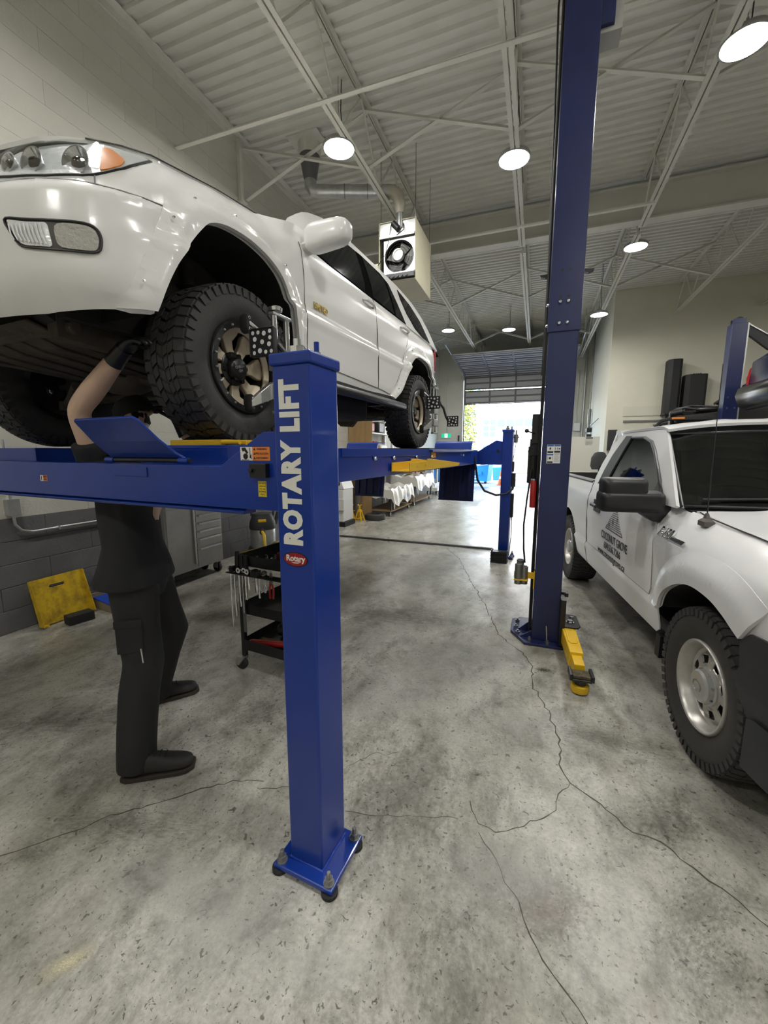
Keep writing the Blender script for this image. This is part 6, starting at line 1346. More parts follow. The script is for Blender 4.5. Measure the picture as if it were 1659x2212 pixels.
for k,(x,y) in enumerate(((-.38,-.04),(.38,-.04),(-.38,.19),(.38,.19))):
    c = part('caster', M_BLACK, ch, lambda b: b.lathe([(.02,-.02),(.055,-.02),(.065,-.012),(.065,.012),(.055,.02),(.02,.02)], 24, frame((x,y-.01,.066),(0,1,0),(0,0,1)), closed=True), smooth=True)
    part('caster_hub', M_ALU, c, lambda b: (b.lathe([(0,-.012),(.046,-.012),(.046,.012),(0,.012)], 8, frame((x,y-.01,.066),(0,1,0),(0,0,1)))))
    part('caster_fork', M_SILVER, c, lambda b: (b.box(x-.032,x-.026,y-.04,y+.02,.06,.14), b.box(x+.026,x+.032,y-.04,y+.02,.06,.14), b.box(x-.04,x+.04,y-.04,y+.04,.138,.15)))
# ---- shop vacuum with yellow hose
M_DKG = mat('dark_grey_plastic', (0.03,0.03,0.032), 0.5)
va = thing('shop_vacuum', 'black shop vacuum with a steel drum and yellow hose by the wall', 'vacuum', (-3.99,5.25,0), R(35))
part('drum', M_SILVER, va, lambda b: b.lathe([(0,.10),(.18,.10),(.19,.12),(.19,.40),(.18,.42),(0,.42)], 32), smooth=True)
part('motor_head', M_DKG, va, lambda b: b.lathe([(0,.40),(.20,.40),(.205,.43),(.19,.52),(.16,.60),(.15,.64),(0,.65)], 28), smooth=True)
part('yellow_panel', M_YEL, va, lambda b: b.box(-.06,.06,-.195,-.16,.52,.565), bevel=0.01)
part('handle', M_DKG, va, lambda b: b.tube([(-.16,0,.60),(-.17,0,.70),(-.12,0,.73),(.12,0,.73),(.17,0,.70),(.16,0,.60)], .018, 10), smooth=True)
part('inlet', M_DKG, va, lambda b: b.cyl((0,-.17,.40),(0,-.26,.38),.04), smooth=True)
part('dolly', M_DKG, va, lambda b: b.lathe([(0,.07),(.22,.07),(.23,.09),(.22,.11),(0,.11)], 24), smooth=True)
for a in range(4):
    x,y = .21*math.cos(a*1.57+.8), .21*math.sin(a*1.57+.8)
    part('caster', M_BLACK, va, lambda b: b.lathe([(0,-.02),(.04,-.02),(.05,0),(.04,.02),(0,.02)], 16, frame((x,y,.052),(0,0,1),(1,0,0))), smooth=True)
part('tool_holder', M_DKG, va, lambda b: b.cyl((.19,.06,.45),(.24,.08,.64),.03), smooth=True)
M_HOSE = mat('yellow_hose', (0.72,0.47,0.02), 0.45)
hv = Matrix.Rotation(-R(35),4,'Z')
def wv(p): return hv @ (Vector(p)-Vector((-3.99,5.25,0)))
part('hose', M_HOSE, va, lambda b: b.tube([wv(p) for p in ((-3.84,5.04,.39),(-3.72,4.92,.36),(-3.55,4.70,.28),(-3.30,4.4,.24),(-2.9,3.9,.35),(-2.4,3.2,.66),(-2.1,2.95,.80),(-1.95,2.72,.835),(-1.99,2.52,.835),(-2.05,2.44,.825))], .024, 12), smooth=True)
# ---- black tool cart beside the post
ct = thing('tool_cart', 'black open tool cart hung with ratchets, standing behind the blue post', 'tool cart', (-1.69,2.50,0), R(-6))
M_CART = mat('black_cart_steel', (0.010,0.010,0.010), 0.4)
for z, nm in ((.80,'top_tray'),(.44,'middle_tray'),(.16,'bottom_tray')):
    def tray(b):
        b.box(-.26,.26,-.24,.24,z-.005,z); b.box(-.26,.26,-.24,-.235,z-.005,z+.07); b.box(-.26,.26,.235,.24,z-.005,z+.07); b.box(-.26,-.255,-.24,.24,z-.005,z+.07); b.box(.255,.26,-.24,.24,z-.005,z+.07)
    part(nm, M_CART, ct, tray, bevel=0.002)
for x in (-.245,.245):
    for y in (-.225,.225): 
        part('upright', M_CART, ct, lambda b: b.box(x-.016,x+.016,y-.016,y+.016,.10,.86), bevel=0.003)
        c = part('caster', M_RUBBER, ct, lambda b: b.lathe([(0,-.015),(.035,-.015),(.045,-.008),(.045,.008),(.035,.015),(0,.015)], 20, frame((x-.012,y-.02,.046),(0,0,1),(1,0.3,0))), smooth=True)
        part('caster_fork', M_SILVER, c, lambda b: b.prism([(x-.05,.04),(x-.02,.035),(x+.028,.10),(x-.03,.105)], 'y', y-.05, y+.012), bevel=0.003)
part('side_rack', M_CART, ct, lambda b: b.box(-.31,.22,-.305,-.235,.745,.752), bevel=0.002)
ct_w = Matrix.Translation((-1.69,2.50,0)) @ Matrix.Rotation(R(-6),4,'Z')
def tool(name, label, x, y, L, r_, head, hand=False):
    p = ct_w @ Vector((x,y,.752)); o = thing(name, label, 'hand tool', tuple(p), R(-6), 'hand tools on the cart')
    part('shaft', M_CHROME, o, lambda b: b.tube([(0,0,.0),(.004,-.002,-L*.6),(.010,-.004,-L)], r_, 10), smooth=True)
    part('grip', M_CHROME, o, lambda b: b.tube([(.004,-.002,-L*.62),(.010,-.004,-L)], r_*1.5, 10), smooth=True)
    if head == 'ratchet':
        part('ratchet_head', M_CHROME, o, lambda b: (b.lathe([(.008,-.009),(.020,-.009),(.022,0),(.020,.009),(.008,.009)], 20, frame((0,0,.022),(1,0,0),(0,0,1)), closed=True)), smooth=True)
    elif head == 'driver':
        part('handle', M_BLACK, o, lambda b: b.lathe([(0,.0),(.010,.0),(.016,.02),(.018,.07),(.014,.115),(0,.12)], 14), smooth=True)
    else:
        part('driver_head', M_BLACK, o, lambda b: b.cbox((0,-.01,.025),(.03,.05,.04)), bevel=0.006)
for k, (x, L, r_, hd_, lb) in enumerate(((-.375,.40,.0055,'ratchet','long chrome breaker bar at the corner of the black cart'),(-.350,.33,.005,'box','long chrome wrench with black head hanging on the cart corner'),(-.29,.24,.006,'ratchet','chrome ratchet with round head hanging third on the cart rack'),(-.25,.17,.006,'ratchet','shorter chrome ratchet hanging fourth on the cart rack'),(-.21,.11,.005,'ratchet','small shiny ratchet hanging fifth on the cart rack'),(-.15,.12,.0055,'box','chrome extension hanging in the middle of the cart rack'),(-.11,.15,.0055,'box','chrome extension hanging beside the red pliers on the rack'),(-.07,.11,.005,'ratchet','ratchet hanging next to the blue post on the cart rack'))):
    tool('ratchet_wrench' if hd_ == 'ratchet' else 'wrench', lb, x+.09, -.272 if k%2 else -.285, L, r_, hd_)
for k, (x, y, h, lb) in enumerate(((-.33,-.255,.145,'tallest black tapered handle sticking up from the cart rack'),(-.285,-.26,.125,'black tapered handle second from the cart corner'),(-.255,-.255,.122,'black tapered handle third from the cart corner'))):
    p = ct_w @ Vector((x+.09,y,.752)); o = part('screwdriver', M_BLACK, None, lambda b: b.lathe([(0,0),(.022,0),(.021,.02),(.017,h*.8),(.015,h),(.010,h+.002),(0,h+.002)], 20), smooth=True); o.location = p; tag(o, lb, 'hand tool', 'hand tools on the cart')
    part('blade', M_CHROME, o, lambda b: b.cyl((0,0,-.30 if k == 1 else -.2),(0,0,0),.004))
pb = MB().box(-.012,.012,-.003,.003,-.44,0).build('pry_bar', M_STEEL, None); pb.location = ct_w @ Vector((-.215,-.247,.745)); pb.rotation_euler = (R(-2),R(-3),0); tag(pb, 'flat steel pry bar hanging down the front of the cart', 'hand tool', 'hand tools on the cart')
o = MB().tube([(-.22,0,0),(-.20,0,.004),(.12,.03,.012),(.22,.04,.01)], [.018,.024,.022,.018], 12).build('dead_blow_hammer', M_RED, None, smooth=True); o.location = ct_w @ Vector((-.01,-.16,.190)); o.rotation_euler = (0,0,R(2)); tag(o, 'long red rubber-covered bar on the bottom shelf of the cart', 'hand tool')
o = MB().box(-.2,.2,-.02,.02,0,.025).build('wooden_bar', mat('worn_wood', (0.12,0.07,0.03), 0.7), None, bevel=0.004); o.location = ct_w @ Vector((0,-.08,.165)); tag(o, 'brown wooden bar on the bottom shelf of the cart', 'hand tool')
iw = thing('impact_wrench', 'black impact wrench lying on the bottom shelf of the cart', 'power tool', tuple(ct_w @ Vector((-.05,.06,.165))), R(10))
part('motor_body', M_DKG, iw, lambda b: b.loft([[(x, r_*math.cos(a), .055+r_*math.sin(a)) for a in [2*math.pi*i/14 for i in range(14)]] for x, r_ in ((-.10,.03),(-.08,.05),(.04,.053),(.06,.04),(.09,.028))]), smooth=True)
part('grip', M_DKG, iw, lambda b: b.tube([(-.02,.03,.05),(-.03,.10,.04),(-.035,.17,.035)], .022, 10), smooth=True)
part('anvil', M_CHROME, iw, lambda b: b.cyl((.085,0,.055),(.12,0,.055),.011), smooth=True)
pl_ = thing('pliers', 'red-handled pliers hanging on the cart rack by the blue post', 'hand tool', tuple(ct_w @ Vector((.07,-.262,.752))), 0, None)
for s in (-1,1): part('handle', M_RED, pl_, lambda b: b.tube([(s*.006,0,-.04),(s*.016,0,-.09),(s*.012,0,-.15)], .007, 8), smooth=True)
part('jaw', M_STEEL, pl_, lambda b: b.prism([(-.014,-.045),(.014,-.045),(.006,.03),(-.006,.03)], 'y', -.006, .006))
for k in range(9):
    x = -.21+.05*k; o = MB().lathe([(0,0),(.013+.001*(k%3),0),(.013+.001*(k%3),.03),(.008,.034),(0,.034)], 14).build('socket', M_CHROME if k%2 else M_STEEL, None, smooth=True); o.location = ct_w @ Vector((x,-.10+.05*(k%3),.80)); tag(o, 'small steel socket standing in the top tray of the cart', 'socket', 'sockets in the cart tray')
bx_ = MB().box(-.14,.14,-.10,.10,0,.06).build('tool_case', mat('dark_red_case', (0.10,0.01,0.012), 0.4), None, bevel=0.01); bx_.location = ct_w @ Vector((.05,.08,.80)); tag(bx_, 'dark red tool case lying in the top tray of the cart', 'case')
# ---- stuff stacked along the wall behind the lift
wm = thing('parts_washer', 'white cabinet machine behind the blue post, near the plywood', 'machine', (-4.0,7.95,0), 0)
M_APPL = mat('white_appliance', (0.62,0.62,0.60), 0.4)
part('cabinet', M_APPL, wm, lambda b: b.box(-.25,.22,-.25,.25,.10,.80), bevel=0.02)
part('top_console', M_APPL, wm, lambda b: b.prism([(-.25,.80),(.24,.80),(.16,1.02),(-.25,1.06)], 'y', -.25, .25), bevel=0.01)
part('gauge', M_BLACK, wm, lambda b: b.cyl((.10,-.262,.92),(.10,-.248,.92),.05))
part('hose_hook', M_APPL, wm, lambda b: b.box(.10,.25,-.29,-.25,.35,.60), bevel=0.01)
part('base', M_BLACK, wm, lambda b: b.box(-.26,.26,-.26,.26,.001,.10))
M_PLY = speckled('plywood', (0.36,0.23,0.10), (0.27,0.165,0.07), 5, 0.4, 0.6, 0.7, 0.1, stretch=(1,1,.2))
o = MB().box(-.30,.30,-.012,.012,.001,2.44).build('plywood_sheet', M_PLY, None); o.location = (-3.98,9.02,0); o.rotation_euler = (R(-2),0,R(3)); tag(o, 'tall plywood sheet standing by the wall behind the jack stands', 'plywood', 'plywood sheets')
o = MB().box(-.13,.13,-.01,.01,.001,1.30).build('plywood_sheet', speckled('dark_plywood', (0.17,0.11,0.055), (0.10,0.065,0.03), 6, 0.4, 0.6, 0.7), None); o.location = (-4.12,8.85,0); o.rotation_euler = (R(-4),0,R(8)); tag(o, 'darker offcut of plywood leaning beside the taller sheet', 'plywood', 'plywood sheets')
o = MB().cyl((0,0,.001),(0.02,.10,1.45),.075,.075,20).build('cardboard_tube', mat('grey_tube', (0.10,0.09,0.075), 0.7), None, smooth=True); o.location = (-3.93,8.72,0); tag(o, 'dark round tube leaning against the plywood', 'tube')
def jackstand(x, y, rz, label):
    t = thing('jack_stand', label, 'jack stand', (x,y,0), rz, 'yellow jack stands')
    for sx in (-1,1):
        for sy in (-1,1): part('leg', M_YEL, t, lambda b: b.loft([[(sx*a+dx, sy*a+dy, z) for dx, dy in ((-.012,-.012),(.012,-.012),(.012,.012),(-.012,.012))] for a, z in ((.085,.001),(.025,.24))]))
    part('collar', M_YEL, t, lambda b: b.box(-.035,.035,-.035,.035,.21,.27), bevel=0.004)
    part('column', M_YEL, t, lambda b: b.box(-.016,.016,-.016,.016,.2,.36), bevel=0.003)
    part('saddle', M_YEL, t, lambda b: b.prism([(-.05,.385),(-.03,.355),(.03,.355),(.05,.385),(.035,.39),(.02,.37),(-.02,.37),(-.035,.39)], 'y', -.022, .022), bevel=0.003)
    part('brace', M_YEL, t, lambda b: (b.box(-.07,.07,-.075,-.067,.06,.085), b.box(-.07,.07,.067,.075,.06,.085)))
    part('latch', M_YEL, t, lambda b: b.tube([(.03,0,.24),(.08,0,.25)], .007, 8))
jackstand(-3.93,8.42,R(20),'yellow jack stand turned sideways in front of the dark tube'); jackstand(-3.76,8.50,R(-5),'yellow jack stand nearer the tyre on the floor')
o = part('floor_tyre', M_TYRE, None, lambda b: b.lathe([(.12,.004),(.20,.001),(.24,.02),(.25,.07),(.24,.12),(.20,.14),(.12,.135),(.13,.07)], 32, closed=True), smooth=True); o.location = (-3.52,8.86,0); tag(o, 'small black tyre lying flat on the floor by the plywood', 'tyre')
# covered dollies
M_SHEET = mat('white_plastic_sheet', (0.68,0.67,0.62), 0.3, bump=0.5, bscale=6)
def dolly(x, y, L, W, H, label, sheet_label, col):
    t = thing('parts_dolly', label, 'dolly', (x,y,0), 0, 'dollies along the wall')
    part('deck', mat('plywood_deck', (0.30,0.20,0.10), 0.7), t, lambda b: b.box(-W/2,W/2,-L/2,L/2,.13,.155), bevel=0.003)
    for sx in (-1,1):
        for sy in (-1,1): 
            part('caster', M_BLACK, t, lambda b: b.lathe([(0,-.018),(.05,-.018),(.06,-.008),(.06,.008),(.05,.018),(0,.018)], 18, frame((sx*(W/2-.08),sy*(L/2-.08),.062),(0,1,0),(0,0,1))), smooth=True)
            part('post', M_DKG, t, lambda b: b.box(sx*(W/2-.04)-.02,sx*(W/2-.04)+.02,sy*(L/2-.04)-.02,sy*(L/2-.04)+.02,.155,H))
    part('top_shelf', M_DKG, t, lambda b: b.box(-W/2,W/2,-L/2,L/2,H,H+.03))
    rnd = random.Random(int(y*10)); nx, ny = 22, 30; vs = []; fs = []
    for i in range(nx+1):
        for j in range(ny+1):
            u = -1.5+3*i/nx; v = -1.16+2.32*j/ny
            xx = max(-1,min(1,u)); ex_ = abs(u)-1 if abs(u) > 1 else 0; yy = max(-1,min(1,v)); ey_ = abs(v)-1 if abs(v) > 1 else 0
            drop = ex_*W*.95*(1+.25*math.sin(v*7))+ey_*L*.8
            z = H+.034+.05*abs(math.sin(u*3.1+v*2.3))*(1 if not ex_ else 0)+.03*math.sin(v*9+u*5)*(1 if not (ex_ or ey_) else .2)
            px = xx*W/2*1.02+math.copysign(.02+ex_*.10+.02*math.sin(v*16),u)*(1 if ex_ else 0); py = yy*L/2*1.02+math.copysign(.02+.05*ey_,v)*(1 if ey_ else 0)
            vs.append((px+rnd.uniform(-.006,.006), py+rnd.uniform(-.006,.006), max(.03,z-drop+rnd.uniform(-.008,.008))))
    for i in range(nx):
        for j in range(ny): a = i*(ny+1)+j; fs.append((a,a+1,a+ny+2,a+ny+1))
    o = MB().add(vs, fs).build('plastic_sheet', M_SHEET, None, smooth=True, solid=0.002); o.location = (x,y,0); tag(o, sheet_label, 'plastic sheet', 'plastic sheets over the dollies')
dolly(-3.60,10.15,1.7,.70,.62,'dolly with plywood deck under plastic, nearest the plywood sheet','white crumpled plastic sheet over the dolly beside the plywood',0)
dolly(-3.60,12.4,2.0,.70,.80,'taller dolly under plastic, next to the white window frame','white crumpled plastic sheet over the taller dolly behind',1)
text('sheet_print', 'high-wind', mat('blue_print', (0.05,0.22,0.55), 0.5), [o_ for o_ in C.objects if o_.name == 'plastic_sheet'][0], frame((.40,.15,.45),(0,1,0),(-.3,0,1)), .17, .001, .002)
wf = thing('window_frame_unit', 'white glazed window frame standing on a low dolly', 'window frame', (-3.55,15.3,0), 0)
part('frame', M_APPL, wf, lambda b: (b.box(-.04,.04,-.75,.75,.28,.40), b.box(-.04,.04,-.75,.75,1.02,1.10), b.box(-.04,.04,-.75,-.65,.40,1.02), b.box(-.04,.04,.65,.75,.40,1.02), b.box(-.04,.04,-.05,.05,.40,1.02)))
part('pane', glass('pale_pane', (0.75,0.80,0.80), 0.1), wf, lambda b: b.box(-.006,.006,-.65,-.05,.40,1.02)); part('pane', glass('pale_pane', (0.75,0.80,0.80), 0.1), wf, lambda b: b.box(-.006,.006,.05,.65,.40,1.02))
part('dolly_deck', M_APPL, wf, lambda b: b.box(-.22,.22,-.8,.8,.16,.28))
for y in (-.65,.65):
    for x in (-.17,.17): part('caster', M_BLACK, wf, lambda b: b.lathe([(0,-.02),(.06,-.02),(.075,0),(.06,.02),(0,.02)], 16, frame((x,y,.078),(0,1,0),(0,0,1))), smooth=True)
M_CARD = mat('cardboard', (0.30,0.20,0.11), 0.8, noise=0.1, nscale=6)
cb = thing('cardboard_box', 'open brown cardboard box standing on the covered dolly', 'box', (-3.66,13.0,.925), R(8))
part('carton', M_CARD, cb, lambda b: (b.box(-.28,.28,-.22,.22,0,.005), b.box(-.28,.28,-.22,-.215,0,.36), b.box(-.28,.28,.215,.22,0,.36), b.box(-.28,-.275,-.22,.22,0,.36), b.box(.275,.28,-.22,.22,0,.36)))
part('flap', M_CARD, cb, lambda b: b.prism([(-.22,.36),(-.36,.30),(-.36,.305),(-.22,.365)], 'x', -.27, .27)); part('flap', M_CARD, cb, lambda b: b.prism([(.28,.36),(.42,.42),(.42,.425),(.28,.365)], 'y', -.2, .2))
part('shipping_label', M_STICKER, cb, lambda b: b.box(-.06,.06,-.2215,-.2198,.15,.26))
o = part('cardboard_box', M_CARD, None, lambda b: b.box(-.2,.2,-.15,.15,0,.30), bevel=0.003); o.location = (-3.66,11.85,.925); tag(o, 'closed brown cardboard box on the taller dolly, next to red jug', 'box')
# shelving with oddments beside the plywood
sh = thing('storage_rack', 'white steel rack of oddments behind the SUV rear wheel', 'shelf', (-4.12,10.4,0), 0)
for x in (-.14,.10):
    for y in (-1.1,1.1): part('upright', M_APPL, sh, lambda b: b.box(x-.03,x+.03,y-.05,y+.05,.001,2.6))
for z in (.95,1.55,2.05): part('shelf_board', M_APPL, sh, lambda b: b.box(-.17,.13,-1.14,1.14,z,z+.03))
part('upright_panel', M_DKG, sh, lambda b: b.box(-.17,.0,-1.16,-1.13,1.0,2.6))
k = 0
for (y, z, dx, dy, dz, m_, nm, lb) in ((-.75,1.581,.35,.4,.22,M_DKG,'storage_bin','dark grey rounded bag on the white rack'),(-.2,1.581,.3,.3,.28,M_RED,'storage_bin','red bin on the white rack'),(.4,1.581,.3,.5,.2,M_APPL,'storage_bin','white bin on the white rack'),(-.6,2.081,.35,.5,.25,M_RED,'storage_bin','red folded cloth pile on the upper shelf of the white rack'),(.2,2.081,.3,.4,.3,M_BLACK,'storage_bin','black bin on the upper shelf of the white rack'),(-.5,.981,.35,.5,.3,M_CARD,'storage_bin','brown carton on the lower shelf of the white rack')):
    o = part(nm, m_, None, lambda b: b.box(-dx*.4,dx*.4,-dy/2,dy/2,0,dz), bevel=0.04, seg=3, smooth=True); o.location = (-4.13,10.4+y,z); tag(o, lb, 'bin'); 
for i in range(4):
    p0 = (-3.985+.03*i, 9.62, 1.62+.012*i); o = MB().tube([(0,0,0),(.0,.62,.20)], .012, 8).build('pvc_pipe', M_APPL, None, smooth=True); o.location = p0; tag(o, 'white pipe leaning across the oddments on the rack', 'pipe', 'white pipes on the rack')
o = part('red_jug', M_RED, None, lambda b: b.loft([[(x*k_, y*k_, z) for x, y in ((-.12,-.09),(.12,-.09),(.12,.09),(-.12,.09))] for z, k_ in ((0,1),(.30,1),(.36,.5),(.40,.3))]), bevel=0.015); o.location = (-3.6,12.3,.925); tag(o, 'red plastic jug on the taller covered dolly', 'jug')
# ================================================================== BACK WALL: raised sectional door, exit sign, heater
dr_ = thing('roll_up_door', 'grey sectional door raised most of the way in its tracks', 'door', (0, YF-.06, 0), 0)
M_DOOR = mat('grey_door_panel', (0.40,0.40,0.40), 0.55, noise=0.06, nscale=2); M_DOORD = mat('door_rail_grey', (0.12,0.12,0.125), 0.5)
DW0, DW1 = DX0+.03, DX1-.03; PH = .56
def dpanel(y0, z0, y1, z1, nm='door_panel'):
    """one panel between (y0,z0) and (y1,z1) with stiles and a mid rail"""
    d = Vector((0,y1-y0,z1-z0)); L = d.length; M = frame((0,y0,z0), (1,0,0), d)
    p = part(nm, M_DOOR, dr_, lambda b: b.box(DW0,DW1,.006,L-.006,-.02,.02,M))
    part('mid_rail', M_DOORD, p, lambda b: (b.box(DW0,DW1,L*.44,L*.56,.02,.036,M), b.box(DW0,DW1,.006,.06,.02,.045,M), b.box(DW0,DW1,L-.06,L-.006,.02,.045,M)))
    n = 4
    for i in range(n+1):
        x = DW0+(DW1-DW0-.07)*i/n; part('stile', M_DOORD, p, lambda b: b.box(x,x+.07,.0,L,.02,.05,M))
    return p
zz = DZ
dpanel(0, zz, 0, zz+PH); dpanel(-.01, zz+PH+.03, -.02, zz+2*PH+.01)
part('glazing', glass('blue_grey_pane', (0.55,0.65,0.70), 0.2), dr_, lambda b: b.box(.30,.95,-.05,-.045,zz+PH+.08,zz+2*PH-.05))
yy, zt = -.10, zz+2*PH+.05
for k in range(6):
    y1 = yy-.50; z1 = zt+(.10 if k == 0 else .035); dpanel(yy, zt, y1+.01, z1); yy, zt = y1, z1
for x in (DX0-.03, DX1+.03):
    part('track', M_SILVER, dr_, lambda b: (b.box(x-.025,x+.025,-.05,.0,.0,zz+2*PH-.05), b.tube([(x,-.04,zz+2*PH-.08),(x,-.12,zz+2*PH+.12),(x,-.5,zz+2*PH+.22),(x,-3.9,zt+.18)], .022, 8)), smooth=True)
    part('track_hanger', M_SILVER, dr_, lambda b: b.box(x-.015,x+.015,-3.6,-3.57,zt+.15,ZC-.02))
part('spring_shaft', M_DOORD, dr_, lambda b: b.cyl((DX0-.1,-.10,5.42),(DX1+.1,-.10,5.42),.03), smooth=True)
part('door_seal', M_RUBBER, dr_, lambda b: b.box(DW0,DW1,-.02,.02,DZ-.03,DZ))
tag(MB().box(DX0-.10,DX0,YF-.02,YF+.26,0,DZ+1.05).build('trim_2', M_SILVER), 'steel jamb at the left of the roll-up door', kind='structure')
tag(MB().box(DX1,DX1+.10,YF-.02,YF+.26,0,DZ+1.05).build('trim_3', M_SILVER), 'steel jamb at the right of the roll-up door', kind='structure')
# exit sign with its conduit
es = thing('exit_sign', 'green and white running-man exit sign on the far wall', 'exit sign', (-3.92,YF-.001,2.17), 0)
part('housing', M_APPL, es, lambda b: b.box(-.24,.24,-.06,0,0,.24), bevel=0.006)
part('face_left', mat('exit_green', (0.0,0.16,0.08), 0.4, emit=(0.0,0.5,0.25), estr=0.5), es, lambda b: b.box(-.21,-.07,-.064,-.059,.04,.21)); part('face_right', MATS['exit_green'], es, lambda b: b.box(.07,.21,-.064,-.059,.04,.21))
part('face_middle', mat('exit_white', (0.8,0.85,0.8), 0.4, emit=(0.8,1.0,0.9), estr=0.6), es, lambda b: b.box(-.065,.065,-.064,-.059,.04,.21))
def runman(b):
    y = -.068
    b.lathe([(0,0),(.016,0),(.016,.003),(0,.003)], 12, frame((.008,y+.002,.185),(1,0,0),(0,0,1)))
    for P_ in ([(-.014,.165),(.014,.17),(.008,.11),(-.014,.108)],[(-.012,.11),(.006,.112),(.03,.085),(.022,.05),(.012,.055),(.016,.083)],[(-.014,.11),(-.002,.108),(-.02,.075),(-.05,.07),(-.05,.082),(-.026,.087)],[(.012,.168),(.04,.145),(.035,.136),(.01,.152)],[(-.012,.166),(-.04,.15),(-.035,.125),(-.026,.128),(-.028,.145),(-.01,.152)]): b.prism(P_, 'y', y, y+.004)
part('running_man', MATS['exit_green'], es, runman)
part('conduit', M_SILVER, es, lambda b: b.tube([(.02,-.02,.24),(.02,-.02,2.6)], .012, 8))
o = MB().cyl((0,0,0),(0,0,.4),.035).build('wall_camera', M_BLACK); o.location = (-3.35,YF-.06,1.9); o.rotation_euler = (0,0,0); tag(o, 'small black switch on the wall near the door jamb', 'switch')
# wall pipework, switch panel and white panel on the right of the door
def wallbox(name, label, cat, x0, x1, y0, y1, z0, z1, m, bev=.004):
    o = part(name, m, None, lambda b: b.box(x0,x1,y0,y1,z0,z1), bevel=bev); tag(o, label, cat); return o
vp = MB().tube([(1.66,YF-.06,.01),(1.66,YF-.06,5.6)], .045, 12).build('vertical_pipe', M_SILVER, None, smooth=True); tag(vp, 'grey pipe running up the far wall beside the door track', 'pipe')
wallbox('switch_box', 'white square electrical box on the far wall beside the pipe', 'electrical box', 1.335,1.575,YF-.16,YF-.005,2.42,2.72, M_APPL)
cp_ = MB().tube([(1.45,YF-.05,2.73),(1.45,YF-.05,2.95),(1.42,YF-.05,3.1),(1.42,YF-.05,4.8)], .016, 8).build('thin_conduit', M_SILVER, None, smooth=True); tag(cp_, 'thin grey conduit rising from the white electrical box', 'conduit')
ar = thing('air_regulator', 'dark pneumatic filter and regulator on the side wall of the cream room', 'regulator', (1.82,17.3,0), 0)
part('filter_bowl', M_STEEL, ar, lambda b: (b.cyl((-.06,0,2.6),(-.06,0,3.15),.06), b.cyl((-.06,0,2.45),(-.06,0,2.6),.04)), smooth=True)
part('regulator_body', M_BLACK, ar, lambda b: (b.cbox((-.06,0,2.38),(.16,.5,.16)), b.cbox((-.06,-.05,2.16),(.16,.4,.12))), bevel=0.02)
part('supply_pipe', M_STEEL, ar, lambda b: b.tube([(-.05,0,3.15),(-.05,.02,5.9)], .02, 8), smooth=True)
part('outlet_hose', M_CABLE, ar, lambda b: b.tube([(-.06,-.2,2.3),(-.06,-.6,2.5),(-.06,-2.6,2.62)], .012, 8), smooth=True)
lp = MB().box(-.42,.42,-.02,.02,.001,2.02).build('leaning_board', mat('cream_panel', (0.58,0.57,0.50), 0.6), None); lp.location = (1.28,13.55,0); lp.rotation_euler = (R(-2),0,R(-4)); tag(lp, 'plain cream door panel standing on edge behind the pickup bed', 'panel')
o = MB().box(-.09,.09,-.02,.02,0,.035).build('panel_clip', M_DKG, None); o.location = (1.42,13.49,1.965); o.parent = None; tag(o, 'dark clamp on the top edge of the cream panel', 'clamp')
ps = thing('office_chair', 'black padded chair back seen over the pickup bed rail', 'chair', (1.62,12.7,0), R(20))
part('backrest', M_SEAT, ps, lambda b: b.loft([[(.24*k*math.cos(a), .05*math.sin(a), z) for a in [2*math.pi*i/18 for i in range(18)]] for z, k in ((1.10,.8),(1.2,1),(1.42,.95),(1.55,.6),(1.58,.3))]), smooth=True)
part('seat', M_SEAT, ps, lambda b: b.box(-.24,.24,-.50,-.02,.95,1.03), bevel=0.03, seg=3)
part('pedestal', M_BLACK, ps, lambda b: (b.cyl((0,-.25,.05),(0,-.25,.95),.03), b.box(-.02,.02,-.05,.0,1.0,1.2)))
part('base', M_BLACK, ps, lambda b: [b.tube([(0,-.25,.09),(.28*math.cos(a),-.25+.28*math.sin(a),.03)], .022, 8) for a in [k*1.2566 for k in range(5)]])
part('arm', M_RED, ps, lambda b: b.tube([(.05,-.1,1.15),(.45,-.3,1.22),(.75,-.4,1.28)], .025, 8), smooth=True)
wallbox('wall_phone', 'narrow black control panel on the cream wall edge', 'control panel', 1.93,2.16,13.72,13.799,1.62,2.22, M_DKG)
rk = thing('tool_rack', 'dark wall rack with brown case behind the pickup cab', 'rack', (2.75,13.5,0), 0)
part('shelf_unit', M_BLACK, rk, lambda b: (b.box(-.55,.55,-.2,.25,1.2,1.24), b.box(-.55,.55,-.2,.25,1.75,1.79), b.box(-.55,.55,-.2,.25,.05,.09), b.box(-.55,-.51,-.2,.25,.001,2.1), b.box(.51,.55,-.2,.25,.001,2.1), b.box(-.55,.55,.2,.25,.001,2.1)))
o = part('brown_case', mat('brown_case', (0.06,0.045,0.03), 0.6), None, lambda b: b.box(-.24,.24,-.15,.15,0,.34), bevel=0.02); o.location = (2.52,13.5,1.795); tag(o, 'dark brown tool case on top of the wall rack', 'case')
o = part('grey_case', M_PICT, None, lambda b: b.box(-.22,.22,-.15,.15,0,.26), bevel=0.02); o.location = (2.55,13.5,1.245); tag(o, 'grey tool case on the middle shelf of the wall rack', 'case')
sb = thing('shelf_rail', 'long dark rail fixed along the cream wall', 'rail', (3.4,13.79,2.45), 0)
part('rail', M_STEEL, sb, lambda b: b.box(-1.1,1.1,-.03,0,-.02,.03)); part('backing_board', mat('cream_board', (0.60,0.585,0.49), 0.7), sb, lambda b: b.box(-1.12,3.0,-.012,-.002,.15,.42)); part('hook', M_STEEL, sb, lambda b: b.box(-.35,-.05,-.10,-.03,-.14,-.10))
